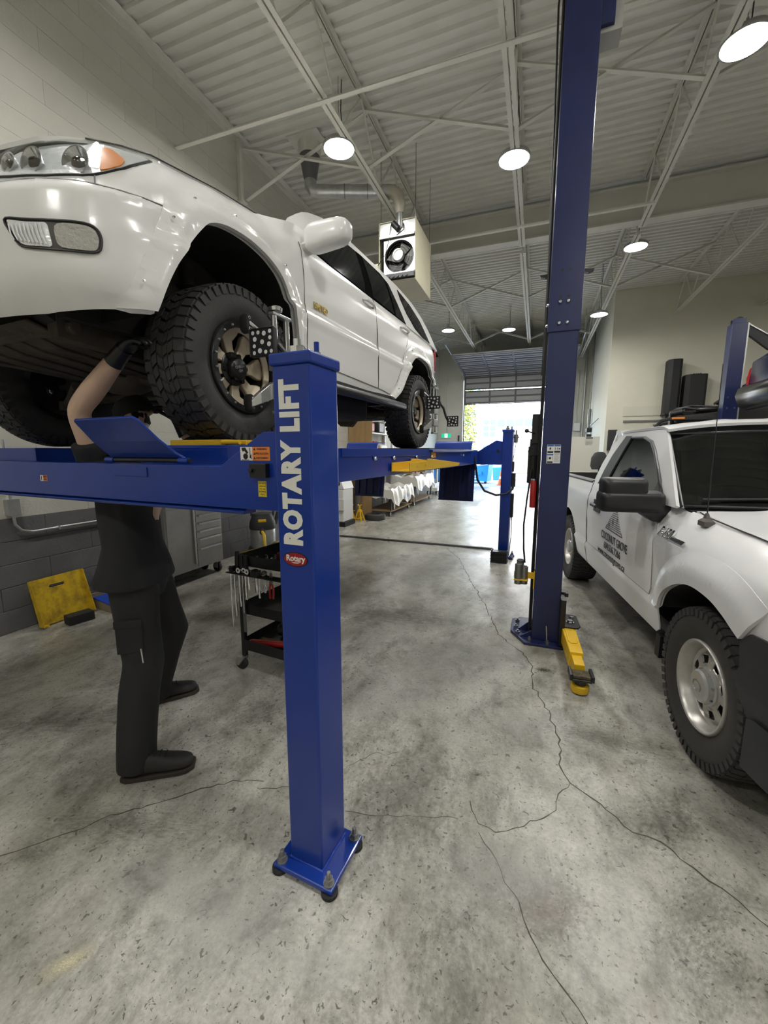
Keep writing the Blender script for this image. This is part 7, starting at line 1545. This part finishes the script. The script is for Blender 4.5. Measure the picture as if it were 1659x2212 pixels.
# ---- unit heater with flue
uh = thing('unit_heater', 'beige gas unit heater with round fan hanging from the joists', 'heater', (-2.17,6.40,0), 0)
M_BEIGE = mat('beige_heater', (0.48,0.45,0.33), 0.5, noise=0.06, nscale=4); M_GALV = M_SILVER
hx = .295
part('casing', M_BEIGE, uh, lambda b: (b.box(-hx,hx,.0,.95,4.20,4.215), b.box(-hx,-hx+.012,0,.95,4.215,5.05), b.box(hx-.012,hx,0,.95,4.215,5.05), b.box(-hx,hx,0,.95,5.05,5.062), b.box(-hx,hx,.93,.95,4.215,5.05)), bevel=0.003)
def fplate(b):
    # front sheet with a round fan opening, built as a ring of quads to the square
    n = 48; cx, cz, r_ = .03, 4.56, .235; y = .03; vs = []; fs = []
    for i in range(n):
        a = 2*math.pi*i/n; c_, s_ = math.cos(a), math.sin(a); k = min((hx-.012-abs(cx*c_/abs(c_) if c_ else 0)*1)/abs(c_) if abs(c_) > 1e-6 else 9, .26/abs(s_) if abs(s_) > 1e-6 else 9)
        X = max(-hx+.012, min(hx-.012, cx+c_*k)); Z = max(4.30, min(4.82, cz+s_*k))
        vs += [(cx+r_*c_,y,cz+r_*s_),(X,y,Z)]
    for i in range(n): j = (i+1)%n; fs.append((2*i,2*i+1,2*j+1,2*j))
    b.add(vs, fs)
part('fan_plate', M_GALV, uh, fplate, solid=0.004)
part('upper_panel', M_GALV, uh, lambda b: b.box(-hx+.012,hx-.012,.02,.035,4.86,5.05)); part('crossbar', M_STEEL, uh, lambda b: b.box(-hx+.012,hx-.012,-.02,.03,4.825,4.86))
fn = part('fan_hub', M_APPL, uh, lambda b: b.cyl((.0,.04,4.60),(.0,.12,4.60),.085), smooth=True)
for k in range(4): part('fan_blade', M_STEEL, fn, lambda b: b.prism([(-.03,.05),(.05,.05),(.10,.20),(-.06,.21)], 'y', .13, .136, Matrix.Translation((.03,0,4.56)) @ Matrix.Rotation(k*math.pi/2+.5,4,'Y') @ Matrix.Rotation(R(20),4,'Z')))
part('fan_guard', M_BLACK, uh, lambda b: [b.tube([(.03+r_*math.cos(a),.015,4.56+r_*math.sin(a)) for a in [2*math.pi*i/32 for i in range(32)]], .003, 5, closed=True) for r_ in (.09,.13,.17,.21)], smooth=True)
part('fan_shroud', M_BLACK, uh, lambda b: b.lathe([(.235,0),(.235,.14),(.0,.14),(.0,.145),(.24,.145),(.24,0)], 40, frame((.03,.035,4.56),(1,0,0),(0,0,-1)), closed=True))
part('burner_tray', M_BLACK, uh, lambda b: (b.box(-hx-.02,hx-.005,-.06,.02,4.225,4.29), [b.cyl((-.25+.07*k,-.075,4.25),(-.25+.07*k,-.055,4.25),.02) for k in range(7)]))
part('sloped_lip', M_GALV, uh, lambda b: b.prism([(-.06,4.29),(.03,4.30),(.03,4.33),(-.06,4.305)], 'x', -hx-.02, hx-.005))
part('control_box', M_BEIGE, uh, lambda b: b.box(-hx-.09,-hx,-.03,.06,4.30,4.48), bevel=0.004)
part('draft_motor', M_BLACK, uh, lambda b: b.cyl((-.06,-.01,5.02),(.03,-.01,4.93),.045), smooth=True)
part('wiring', M_CABLE, uh, lambda b: (b.tube([(-.10,.0,5.0),(-.12,-.02,4.8),(-.18,-.02,4.6),(-.30,-.03,4.45)], .006, 6), b.tube([(.10,.0,5.0),(.11,-.02,4.9),(0,-.02,4.84)], .008, 6)))
for x in (-hx+.02,hx-.02):
    for y in (.05,.9): part('hanger_rod', M_STEEL, uh, lambda b: b.tube([(x,y,5.06),(x,y,ZC-.01)], .006, 6))
fl_ = part('flue_pipe', M_GALV, uh, lambda b: b.tube([(.04,.02,4.95),(.04,.02,5.12),(.04,.02,5.18)], .045, 14), smooth=True)
part('flue_elbow', mat('tan_flue_tape', (0.45,0.42,0.34), 0.5), fl_, lambda b: b.tube([(.04,.02,5.16),(.04,.01,5.28),(.02,-.01,5.38),(-.05,-.04,5.43),(-.12,-.07,5.44)], [.055,.085,.095,.093,.090], 18), smooth=True)
part('flue_duct', M_GALV, fl_, lambda b: b.tube([(-.10,-.06,5.44),(-.5,-.20,5.44),(-1.10,-.43,5.44)], .090, 20), smooth=True)
for t_ in (.3,.62): part('duct_band', M_STEEL, fl_, lambda b: b.tube([(-.10-1.0*t_,-.06-.37*t_,5.44),(-.115-1.0*t_,-.066-.37*t_,5.44)], .095, 20))
part('flue_elbow', M_GALV, fl_, lambda b: b.tube([(-1.08,-.42,5.44),(-1.17,-.46,5.45),(-1.20,-.47,5.50),(-1.205,-.475,5.60)], .090, 18), smooth=True)
part('flue_riser', M_DOORD, fl_, lambda b: b.lathe([(.09,5.58),(.10,5.62),(.145,5.86),(.15,5.90),(.10,5.90)], 24, Matrix.Translation((-1.205,-.475,0))), smooth=True)
part('roof_collar', M_WSTEEL, fl_, lambda b: (b.lathe([(.16,5.90),(.17,6.07)], 24, Matrix.Translation((-1.205,-.475,0))), b.box(-1.45,-.95,-.72,-.22,6.06,6.075)))
# wall bracket with brace near the ledger
wb = thing('wall_bracket', 'white angle post with diagonal brace on the block wall', 'bracket', (XW,5.46,0), 0)
part('post', M_WSTEEL, wb, lambda b: b.box(.004,.06,-.03,.03,5.22,6.05), bevel=0.003)
part('foot', M_WSTEEL, wb, lambda b: b.box(.004,.10,-.05,.05,5.20,5.22))
# ================================================================== RIGHT: second navy column, dark vehicles
c2 = thing('lift_column', 'navy lift column behind the pickup with a dark vehicle beside it', 'lift column', (3.45,10.0,0), 0)
part('column', M_NAVY, c2, lambda b: b.prism(colprof(.125,.12), 'z', .02, 3.98), bevel=0.006)
part('base_plate', M_NAVY, c2, lambda b: b.box(-.3,.3,-.25,.25,.001,.02))
part('inner_rail', M_SILVER, c2, lambda b: b.box(.112,.135,-.125,-.10,1.8,3.97))
part('carriage', M_NAVY, c2, lambda b: b.box(-.10,.11,-.09,.09,1.3,2.3))
part('swing_arm', M_NAVY, c2, lambda b: (b.box(.0,1.0,.10,.9,1.50,1.60), b.box(-.9,.0,.10,.9,1.50,1.60)))
part('pulley', M_BLACK, c2, lambda b: b.cyl((0,-.05,4.02),(0,.05,4.02),.085), smooth=True); part('pulley_bracket', M_NAVY, c2, lambda b: (b.box(-.10,.10,-.07,-.05,3.96,4.07), b.box(-.10,.10,.05,.07,3.96,4.07)))
part('overhead_strut', M_BLACK, c2, lambda b: b.prism([(.135,3.80),(.135,3.95),(.75,3.52),(.70,3.42),(.50,3.48)], 'y', -.04, .04)); part('strut_rail', M_SILVER, c2, lambda b: b.prism([(.135,3.96),(.76,3.53),(.76,3.545),(.14,3.985)], 'y', -.05, .05))
for x in (-.06,.06):
    for z in (2.42,2.62): part('bolt', M_CHROME, c2, lambda b: b.lathe([(0,.012),(.012,.01),(.016,0)], 12, frame((x,-.12,z),(1,0,0),(0,0,1))), smooth=True)
    part('bolt_hole', M_PRINT, c2, lambda b: b.lathe([(0,.001),(.010,.001),(.010,0)], 12, frame((x,-.1203,2.82),(1,0,0),(0,0,1))))
o = part('ribbed_tank', M_BLACK, None, lambda b: (b.box(-.22,.22,-.15,.15,0,.60), [b.box(-.20+.08*k,-.17+.08*k,-.165,-.15,.04,.56) for k in range(6)], b.cyl((0,0,.60),(0,0,.66),.05)), bevel=0.02); o.location = (4.25,9.7,2.78); tag(o, 'black ribbed box hanging below the sloping strut of the far column', 'box')
# off-road vehicle without its hood, nose to the left, on the arms of that column
M_OLIVE = mat('charcoal_body', (0.030,0.029,0.026), 0.4, noise=0.1, nscale=4)
jp = thing('off_road_vehicle', 'dark off-road vehicle without its hood raised on the far lift', 'car', (2.42,10.45,1.603), R(-12))
# local: x toward the rear (+x), y depth, z up; front axle x=0.55
part('tub_side', M_OLIVE, jp, lambda b: b.prism([(1.10,.28),(3.4,.28),(3.4,.95),(1.95,.95),(1.62,.98),(1.48,.86),(1.10,.80)], 'y', -.02, .03), bevel=0.008)
part('tub_side', M_OLIVE, jp, lambda b: b.prism([(1.10,.28),(3.4,.28),(3.4,.95),(1.95,.95),(1.62,.98),(1.48,.86),(1.10,.80)], 'y', 1.47, 1.52), bevel=0.008)
part('tub_floor', M_BLACK, jp, lambda b: b.box(.25,3.4,.03,1.47,.30,.36)); part('tailgate', M_OLIVE, jp, lambda b: b.box(3.36,3.40,.03,1.47,.36,.95))
part('front_fender', M_OLIVE, jp, lambda b: b.prism([(.30,.72),(1.12,.80),(1.12,.40),(1.0,.40),(.85,.64),(.30,.62)], 'y', .03, .10), bevel=0.008)
for y0, y1 in ((-.12,.12),(1.38,1.62)):
    fl2_ = part('fender_flare', M_BLACK, jp, lambda b: b.prism([(-.10,.50),(.02,.66),(.16,.70),(.78,.70),(.88,.66),(1.02,.46),(.97,.44),(.82,.62),(.16,.64),(.05,.60),(-.06,.48)], 'y', y0, y1), bevel=0.012)
    part('side_marker', mat('amber_lens', (0.75,0.20,0.02), 0.15), fl2_, lambda b: b.box(.22,.44,y0-.004 if y0 < 0 else y1-.02,y0+.02 if y0 < 0 else y1+.004,.655,.695), bevel=0.005)
part('cowl', M_OLIVE, jp, lambda b: b.prism([(1.10,.80),(1.48,.86),(1.62,.98),(1.30,.99),(1.14,.96)], 'y', .03, 1.47), bevel=0.01)
eng = part('engine', M_BLACK, jp, lambda b: (b.box(.35,1.10,.35,1.15,.50,.86), b.box(.45,.95,.45,1.05,.86,.92)), bevel=0.02)
part('air_box', M_BLACK, eng, lambda b: b.box(.18,.42,.10,.36,.70,.86), bevel=0.03); part('valve_cover', M_ALU, eng, lambda b: b.box(.62,.98,.20,.40,.82,.885), bevel=0.01)
part('engine_hose', M_CABLE, eng, lambda b: (b.tube([(.25,.2,.86),(.45,.15,.90),(.7,.12,.84),(1.05,.15,.86)], .025, 8), b.tube([(.3,.5,.92),(.6,.3,.95),(1.0,.25,.90)], .018, 8), b.cyl((.20,.12,.78),(.40,.12,.82),.06)), smooth=True)
part('grille', M_OLIVE, jp, lambda b: b.box(.20,.28,.25,1.25,.40,.82), bevel=0.02)
part('windshield_frame', M_OLIVE, jp, lambda b: b.prism([(1.08,1.06),(1.20,1.00),(1.95,1.55),(1.95,1.66),(1.86,1.66)], 'y', .0, .06), bevel=0.006)
part('windshield_frame', M_OLIVE, jp, lambda b: b.prism([(1.08,1.06),(1.20,1.00),(1.95,1.55),(1.95,1.66),(1.86,1.66)], 'y', 1.44, 1.5), bevel=0.006)
part('raised_hood', M_OLIVE, jp, lambda b: b.prism([(1.04,1.09),(1.95,1.70),(1.97,1.66),(1.06,1.05)], 'y', -.03, 1.53), bevel=0.004)
part('hood_edge', M_OLIVE, jp, lambda b: b.prism([(1.00,1.10),(1.09,1.06),(1.38,.93),(1.34,.92),(1.08,1.03)], 'y', -.02, .0))
part('dark_cab_fill', M_BLACK, jp, lambda b: b.prism([(1.14,1.03),(1.30,.96),(1.62,.97),(2.0,.95),(2.0,1.62),(1.93,1.62)], 'y', .02, 1.45))  # solid black fill standing in for the shaded inside of the cab
part('wiper', M_BLACK, jp, lambda b: (b.tube([(1.45,-.03,.95),(1.75,-.02,1.28),(1.85,0,1.45)], .015, 6), b.tube([(1.38,-.03,1.0),(1.36,-.02,1.16)], .02, 6)))
part('hinge', M_CHROME, jp, lambda b: b.cbox((1.50,-.04,.97),(.05,.03,.07)), bevel=0.01)
part('roll_bar', M_BLACK, jp, lambda b: b.tube([(2.2,.08,.9),(2.25,.1,1.75),(2.25,1.4,1.75),(2.2,1.42,.9)], .04, 10), smooth=True); part('side_bar', M_BLACK, jp, lambda b: b.tube([(1.92,.08,1.66),(2.25,.1,1.75),(3.2,.12,1.7)], .035, 8), smooth=True)
for x in (.50,2.9):
    for y in (-.06,1.56): part('wheel', M_TYRE, jp, lambda b: b.lathe([(.20,-.12),(.36,-.12),(.38,-.08),(.38,.08),(.36,.12),(.20,.12)], 28, frame((x,y,.16),(1,0,0),(0,0,1)), closed=True), smooth=True)
# two black boxes on a wall shelf behind it
wsf = thing('wall_shelf', 'dark bracket shelf on the cream wall carrying black cabinets', 'shelf', (3.95,13.79,2.62), 0)
part('board', M_BLACK, wsf, lambda b: b.box(-.75,.75,-.45,0,-.03,0)); [part('bracket', M_BLACK, wsf, lambda b: b.prism([(-.42,-.03),(0,-.03),(0,-.35)], 'x', x-.01, x+.01)) for x in (-.6,.6)]
def blackbox(x0, x1, h, top, label):
    o = part('black_cabinet', mat('matt_black_box', (0.008,0.008,0.008), 0.6), None, lambda b: b.loft([[(x, y, z) for x, y in ((-(x1-x0)/2,-.12),(-(x1-x0)/2+.10,-.2),((x1-x0)/2-.06,-.2),((x1-x0)/2,-.14),((x1-x0)/2,.16),(-(x1-x0)/2,.16))] for z in (0,h)]), bevel=0.012)
    o.location = ((x0+x1)/2,13.56,2.622); tag(o, label, 'cabinet', None)
    for k in range(top): part('latch', M_BLACK, o, lambda b: b.cbox((-.06+.05*k,-.1,h+.01),(.03,.04,.03)))
    return o
blackbox(3.20,3.53,1.42,0,'tall slim black cabinet standing on the high wall shelf'); blackbox(3.62,4.12,1.0,4,'wide lower black cabinet with latches on the high wall shelf')
# dark blue vehicle raised beyond the pickup: rear corner in view
dv = thing('dark_suv', 'dark blue vehicle with red tail lamp raised beyond the pickup cab', 'car', (2.78,7.0,1.90), R(-90))
M_DKB = mat('dark_blue_car_paint', (0.006,0.009,0.045), 0.2, spec=0.2); M_BUMP = mat('glossy_black_bumper', (0.006,0.006,0.007), 0.22, spec=0.15)
def rring(x0, x1, y0, y1, z, r_): 
    return [(x0+r_,y0,z),(x1-r_,y0,z),(x1-r_*.3,y0+r_*.3,z),(x1,y0+r_,z),(x1,y1,z),(x0,y1,z),(x0,y0+r_,z),(x0+r_*.3,y0+r_*.3,z)]
part('body_shell', M_DKB, dv, lambda b: b.loft([rring(-.88,.88,.10,4.2,z,r_) for z, r_ in ((.45,.15),(.70,.14),(.78,.16),(.98,.20))]+[rring(-.82,.82,.22,4.1,1.08,.24)]), smooth=True, angle=50, bevel=0.01)
part('greenhouse', M_GLASSD, dv, lambda b: b.loft([rring(-.80,.80,.24,2.9,1.08,.24), rring(-.66,.66,.55,2.4,1.50,.24)]), smooth=True); part('roof', M_DKB, dv, lambda b: b.loft([rring(-.66,.66,.53,2.42,1.50,.24), rring(-.58,.58,.62,2.3,1.56,.22)]), smooth=True)
part('rear_bumper', M_BUMP, dv, lambda b: b.loft([rring(-.88,.88,.10,.60,.30,.20), rring(-.93,.93,.02,.62,.36,.16), rring(-.95,.95,-.02,.62,.52,.14), rring(-.93,.93,.0,.62,.62,.14), rring(-.90,.90,.06,.62,.66,.15)]), smooth=True, angle=50)
for s in (-1,1):
    def lampshell(b):
        rings = []
        for z, x1, y0, r_, a0, a1 in ((.67,.885,.095,.15,0,1),(.78,.89,.095,.16,.15,1.1),(.90,.885,.11,.185,.35,1.25),(1.0,.865,.16,.21,.6,1.35)):
            pth = [(x1-r_,y0),(x1-.62*r_,y0+.06*r_),(x1-.3*r_,y0+.28*r_),(x1-.06*r_,y0+.62*r_),(x1,y0+r_),(x1,y0+r_+.10)]
            k0 = a0*3; k1 = min(5, a1*4); P_ = [pth[min(5,int(k0+(k1-k0)*i/5+.001))] for i in range(6)]
            P_ = [_cr(pth, k0+(k1-k0)*i/6) for i in range(7)]
            rings.append([(s*(x+.014), y-.010, z) for x, y in P_]+[(s*(x-.03), y+.03, z) for x, y in P_[::-1]])
        b.loft(rings)
    part('tail_lamp', mat('red_lens', (0.35,0.01,0.01), 0.15), dv, lampshell, smooth=True)
for x in (-.78,.78):
    for y in (.9,3.4): part('wheel', M_TYRE, dv, lambda b: b.lathe([(.2,-.1),(.32,-.1),(.34,-.06),(.34,.06),(.32,.1),(.2,.1)], 24, frame((x,y,.345),(0,1,0),(0,0,1)), closed=True), smooth=True)
pf = thing('platform_lift', 'navy platform lift under the dark blue vehicle', 'vehicle lift', (2.78,7.0,0), R(-90))
for x in (-.78,.78):
    part('platform', M_NAVY, pf, lambda b: b.box(x-.22,x+.22,.8,4.2,1.80,1.899)); part('scissor_leg', M_NAVY, pf, lambda b: (b.prism([(.9,.02),(1.02,.02),(3.9,1.80),(3.78,1.80)], 'x', x-.12, x-.06), b.prism([(3.9,.02),(3.78,.02),(.9,1.80),(1.02,1.80)], 'x', x+.06, x+.12))); part('base_frame', M_NAVY, pf, lambda b: b.box(x-.2,x+.2,.8,4.2,.001,.02))
# ================================================================== OUTSIDE
M_ASPH = mat('sunlit_pavement', (0.42,0.42,0.40), 0.9, noise=0.15, nscale=2)
tag(MB().box(-40,30,YF+.1,70,-.25,-.01).build('ground_outside', M_ASPH), 'pale sunlit pavement outside the open door', kind='structure')
BY = 33.0
bl = thing('white_building', 'white building with gridded windows across the yard', 'building', (0,BY,0), 0)
M_BW = mat('white_stucco', (0.80,0.79,0.77), 0.8); M_BG = mat('sky_glass', (0.10,0.14,0.18), 0.5, spec=0.0)
part('wall', M_BW, bl, lambda b: b.box(-4.45,14,0,10,-.2,9))
def bwin(x0, x1, z0, z1, nx, nz):
    w_ = part('window', M_APPL, bl, lambda b: b.box(x0,x1,-.04,.0,z0,z1))
    for i in range(nx):
        for j in range(nz):
            dx = (x1-x0)/nx; dz = (z1-z0)/nz; part('pane', M_BG, w_, lambda b: b.box(x0+i*dx+.05,x0+(i+1)*dx-.05,-.06,-.035,z0+j*dz+.05,z0+(j+1)*dz-.05))
bwin(-4.05,-3.05,2.65,4.05,2,3); bwin(-3.0,-.4,3.40,4.05,4,1); bwin(-4.05,-3.05,.9,2.1,2,1); bwin(.2,2.6,3.40,4.05,4,1)
part('canopy_beam', M_PICT, bl, lambda b: b.box(-3.0,3.0,-.10,0,3.22,3.30)); dd = part('garage_door', mat('white_door', (0.85,0.84,0.82), 0.6), bl, lambda b: b.box(-2.9,-.4,-.03,.0,0,3.15))
for k in range(5): part('door_groove', M_PICT, dd, lambda b: b.box(-2.9,-.4,-.034,-.03,.5+.55*k,.515+.55*k))
def leafy(name, label, x, y, h, r_, n, cols, seed):
    t = thing(name, label, 'tree', (x,y,-.01), 0); rnd = random.Random(seed)
    part('trunk', mat('bark', (0.10,0.07,0.05), 0.9), t, lambda b: b.tube([(0,0,0),(.05,0,h*.4),(.0,.05,h*.85)], [.14,.10,.04], 8), smooth=True)
    for ci, c in enumerate(cols):
        vs = []; fs = []
        for i in range(n):
            z = rnd.uniform(.12,1.0); rr = r_*(1-.55*abs(z-.45)**1.2)*rnd.uniform(.35,1); a = rnd.uniform(0,6.283); p = Vector((rr*math.cos(a), rr*math.sin(a), z*h))
            d1 = Vector((rnd.uniform(-1,1),rnd.uniform(-1,1),rnd.uniform(-1,1))).normalized(); d2 = d1.orthogonal().normalized(); s_ = rnd.uniform(.07,.13); k = len(vs)
            vs += [p-d1*s_, p+d2*s_*.5, p+d1*s_, p-d2*s_*.5]; fs.append((k,k+1,k+2,k+3))
        tag(MB().add(vs, fs).build('foliage', mat('leaf_%d' % ci, c, 0.6), t), kind='stuff')
leafy('leafy_tree', 'tall yellow-green tree beside the white building outside the door', -5.0, 27.5, 6.5, 1.25, 1700, ((0.20,0.26,0.04),(0.42,0.34,0.04),(0.09,0.14,0.03)), 3)
leafy('leafy_tree', 'smaller green tree further left behind the fence outside', -7.4, 30, 6.0, 1.6, 900, ((0.14,0.20,0.04),(0.08,0.12,0.03)), 5)
br_ = MB(); rnd = random.Random(9)
for i in range(60):
    p = Vector((-3.9+1.6*i/60+rnd.uniform(-.1,.1), 28.2, 5.55+rnd.uniform(-.22,.22)-.1*i/60)); d1 = Vector((rnd.uniform(-1,1),rnd.uniform(-.5,.5),rnd.uniform(-1,1))).normalized(); d2 = d1.orthogonal().normalized(); br_.add([p-d1*.14,p+d2*.05,p+d1*.14,p-d2*.05],[(0,1,2,3)])
o = br_.build('overhanging_foliage', MATS['leaf_2'], None); o.parent = [t_ for t_ in C.objects if t_.name == 'leafy_tree'][0]; o.location = (5.0,-27.5,.01); tag(o, kind='stuff')
fn_ = thing('picket_fence', 'dark low railing in front of the tree outside', 'fence', (-5.2,26.0,-.01), 0)
for k in range(14): part('picket', M_DKG, fn_, lambda b: b.box(k*.12,k*.12+.03,-.015,.015,0,1.3))
part('rail', M_DKG, fn_, lambda b: b.box(0,1.6,-.02,.02,1.1,1.14))
dm = thing('dumpster', 'bright blue steel dumpster standing outside the door', 'dumpster', (-2.75,21.2,-.01), R(-6))
M_DUMP = mat('dumpster_blue', (0.01,0.25,0.62), 0.5)
part('bin', M_DUMP, dm, lambda b: b.prism([(-.55,.12),(.55,.12),(.62,.95),(-.62,.80)], 'y', -.5, .5)); part('lid', mat('dumpster_lid', (0.02,0.14,0.42), 0.5), dm, lambda b: b.prism([(-.66,.81),(.66,.965),(.66,1.0),(-.66,.845)], 'y', -.54, .54), bevel=0.01)
part('side_pocket', M_DUMP, dm, lambda b: b.box(-.3,.3,-.56,-.5,.45,.6)); part('print', M_STICKER, dm, lambda b: [b.box(-.18,.12-.04*(k%2),-.512,-.503,.22+.12*k,.29+.12*k) for k in range(4)])
for x in (-.45,.45): part('wheel', M_BLACK, dm, lambda b: b.cyl((x,-.4,.066),(x,-.34,.066),.065))
d2_ = MB().prism([(-.5,.02),(.5,.02),(.55,.8),(-.55,.7)], 'y', -.4, .4).build('dumpster', mat('second_blue', (0.02,0.20,0.50), 0.5), None); d2_.location = (-1.75,24.0,-.02); tag(d2_, 'second smaller blue bin further out in the yard', 'dumpster')
cn = thing('traffic_cone', 'orange traffic cone outside behind the rear blue post', 'cone', (-1.55,20.2,-.01), 0)
part('cone', mat('cone_orange', (0.80,0.16,0.02), 0.5), cn, lambda b: b.lathe([(.15,.03),(.03,.70),(0,.70)], 20), smooth=True); part('base', MATS['cone_orange'], cn, lambda b: b.box(-.19,.19,-.19,.19,0,.03), bevel=0.01); part('band', M_STICKER, cn, lambda b: b.lathe([(.104,.30),(.084,.42)], 20), smooth=True)
hg = MB().box(-3,6,0,.8,-.01,.75).build('hedge_bank', mat('dry_grass', (0.42,0.40,0.30), 0.9, noise=0.4, nscale=5), None, bevel=0.15, seg=2); hg.location = (0,31.0,0); tag(hg, 'low pale planted bank in front of the white building', 'planter')
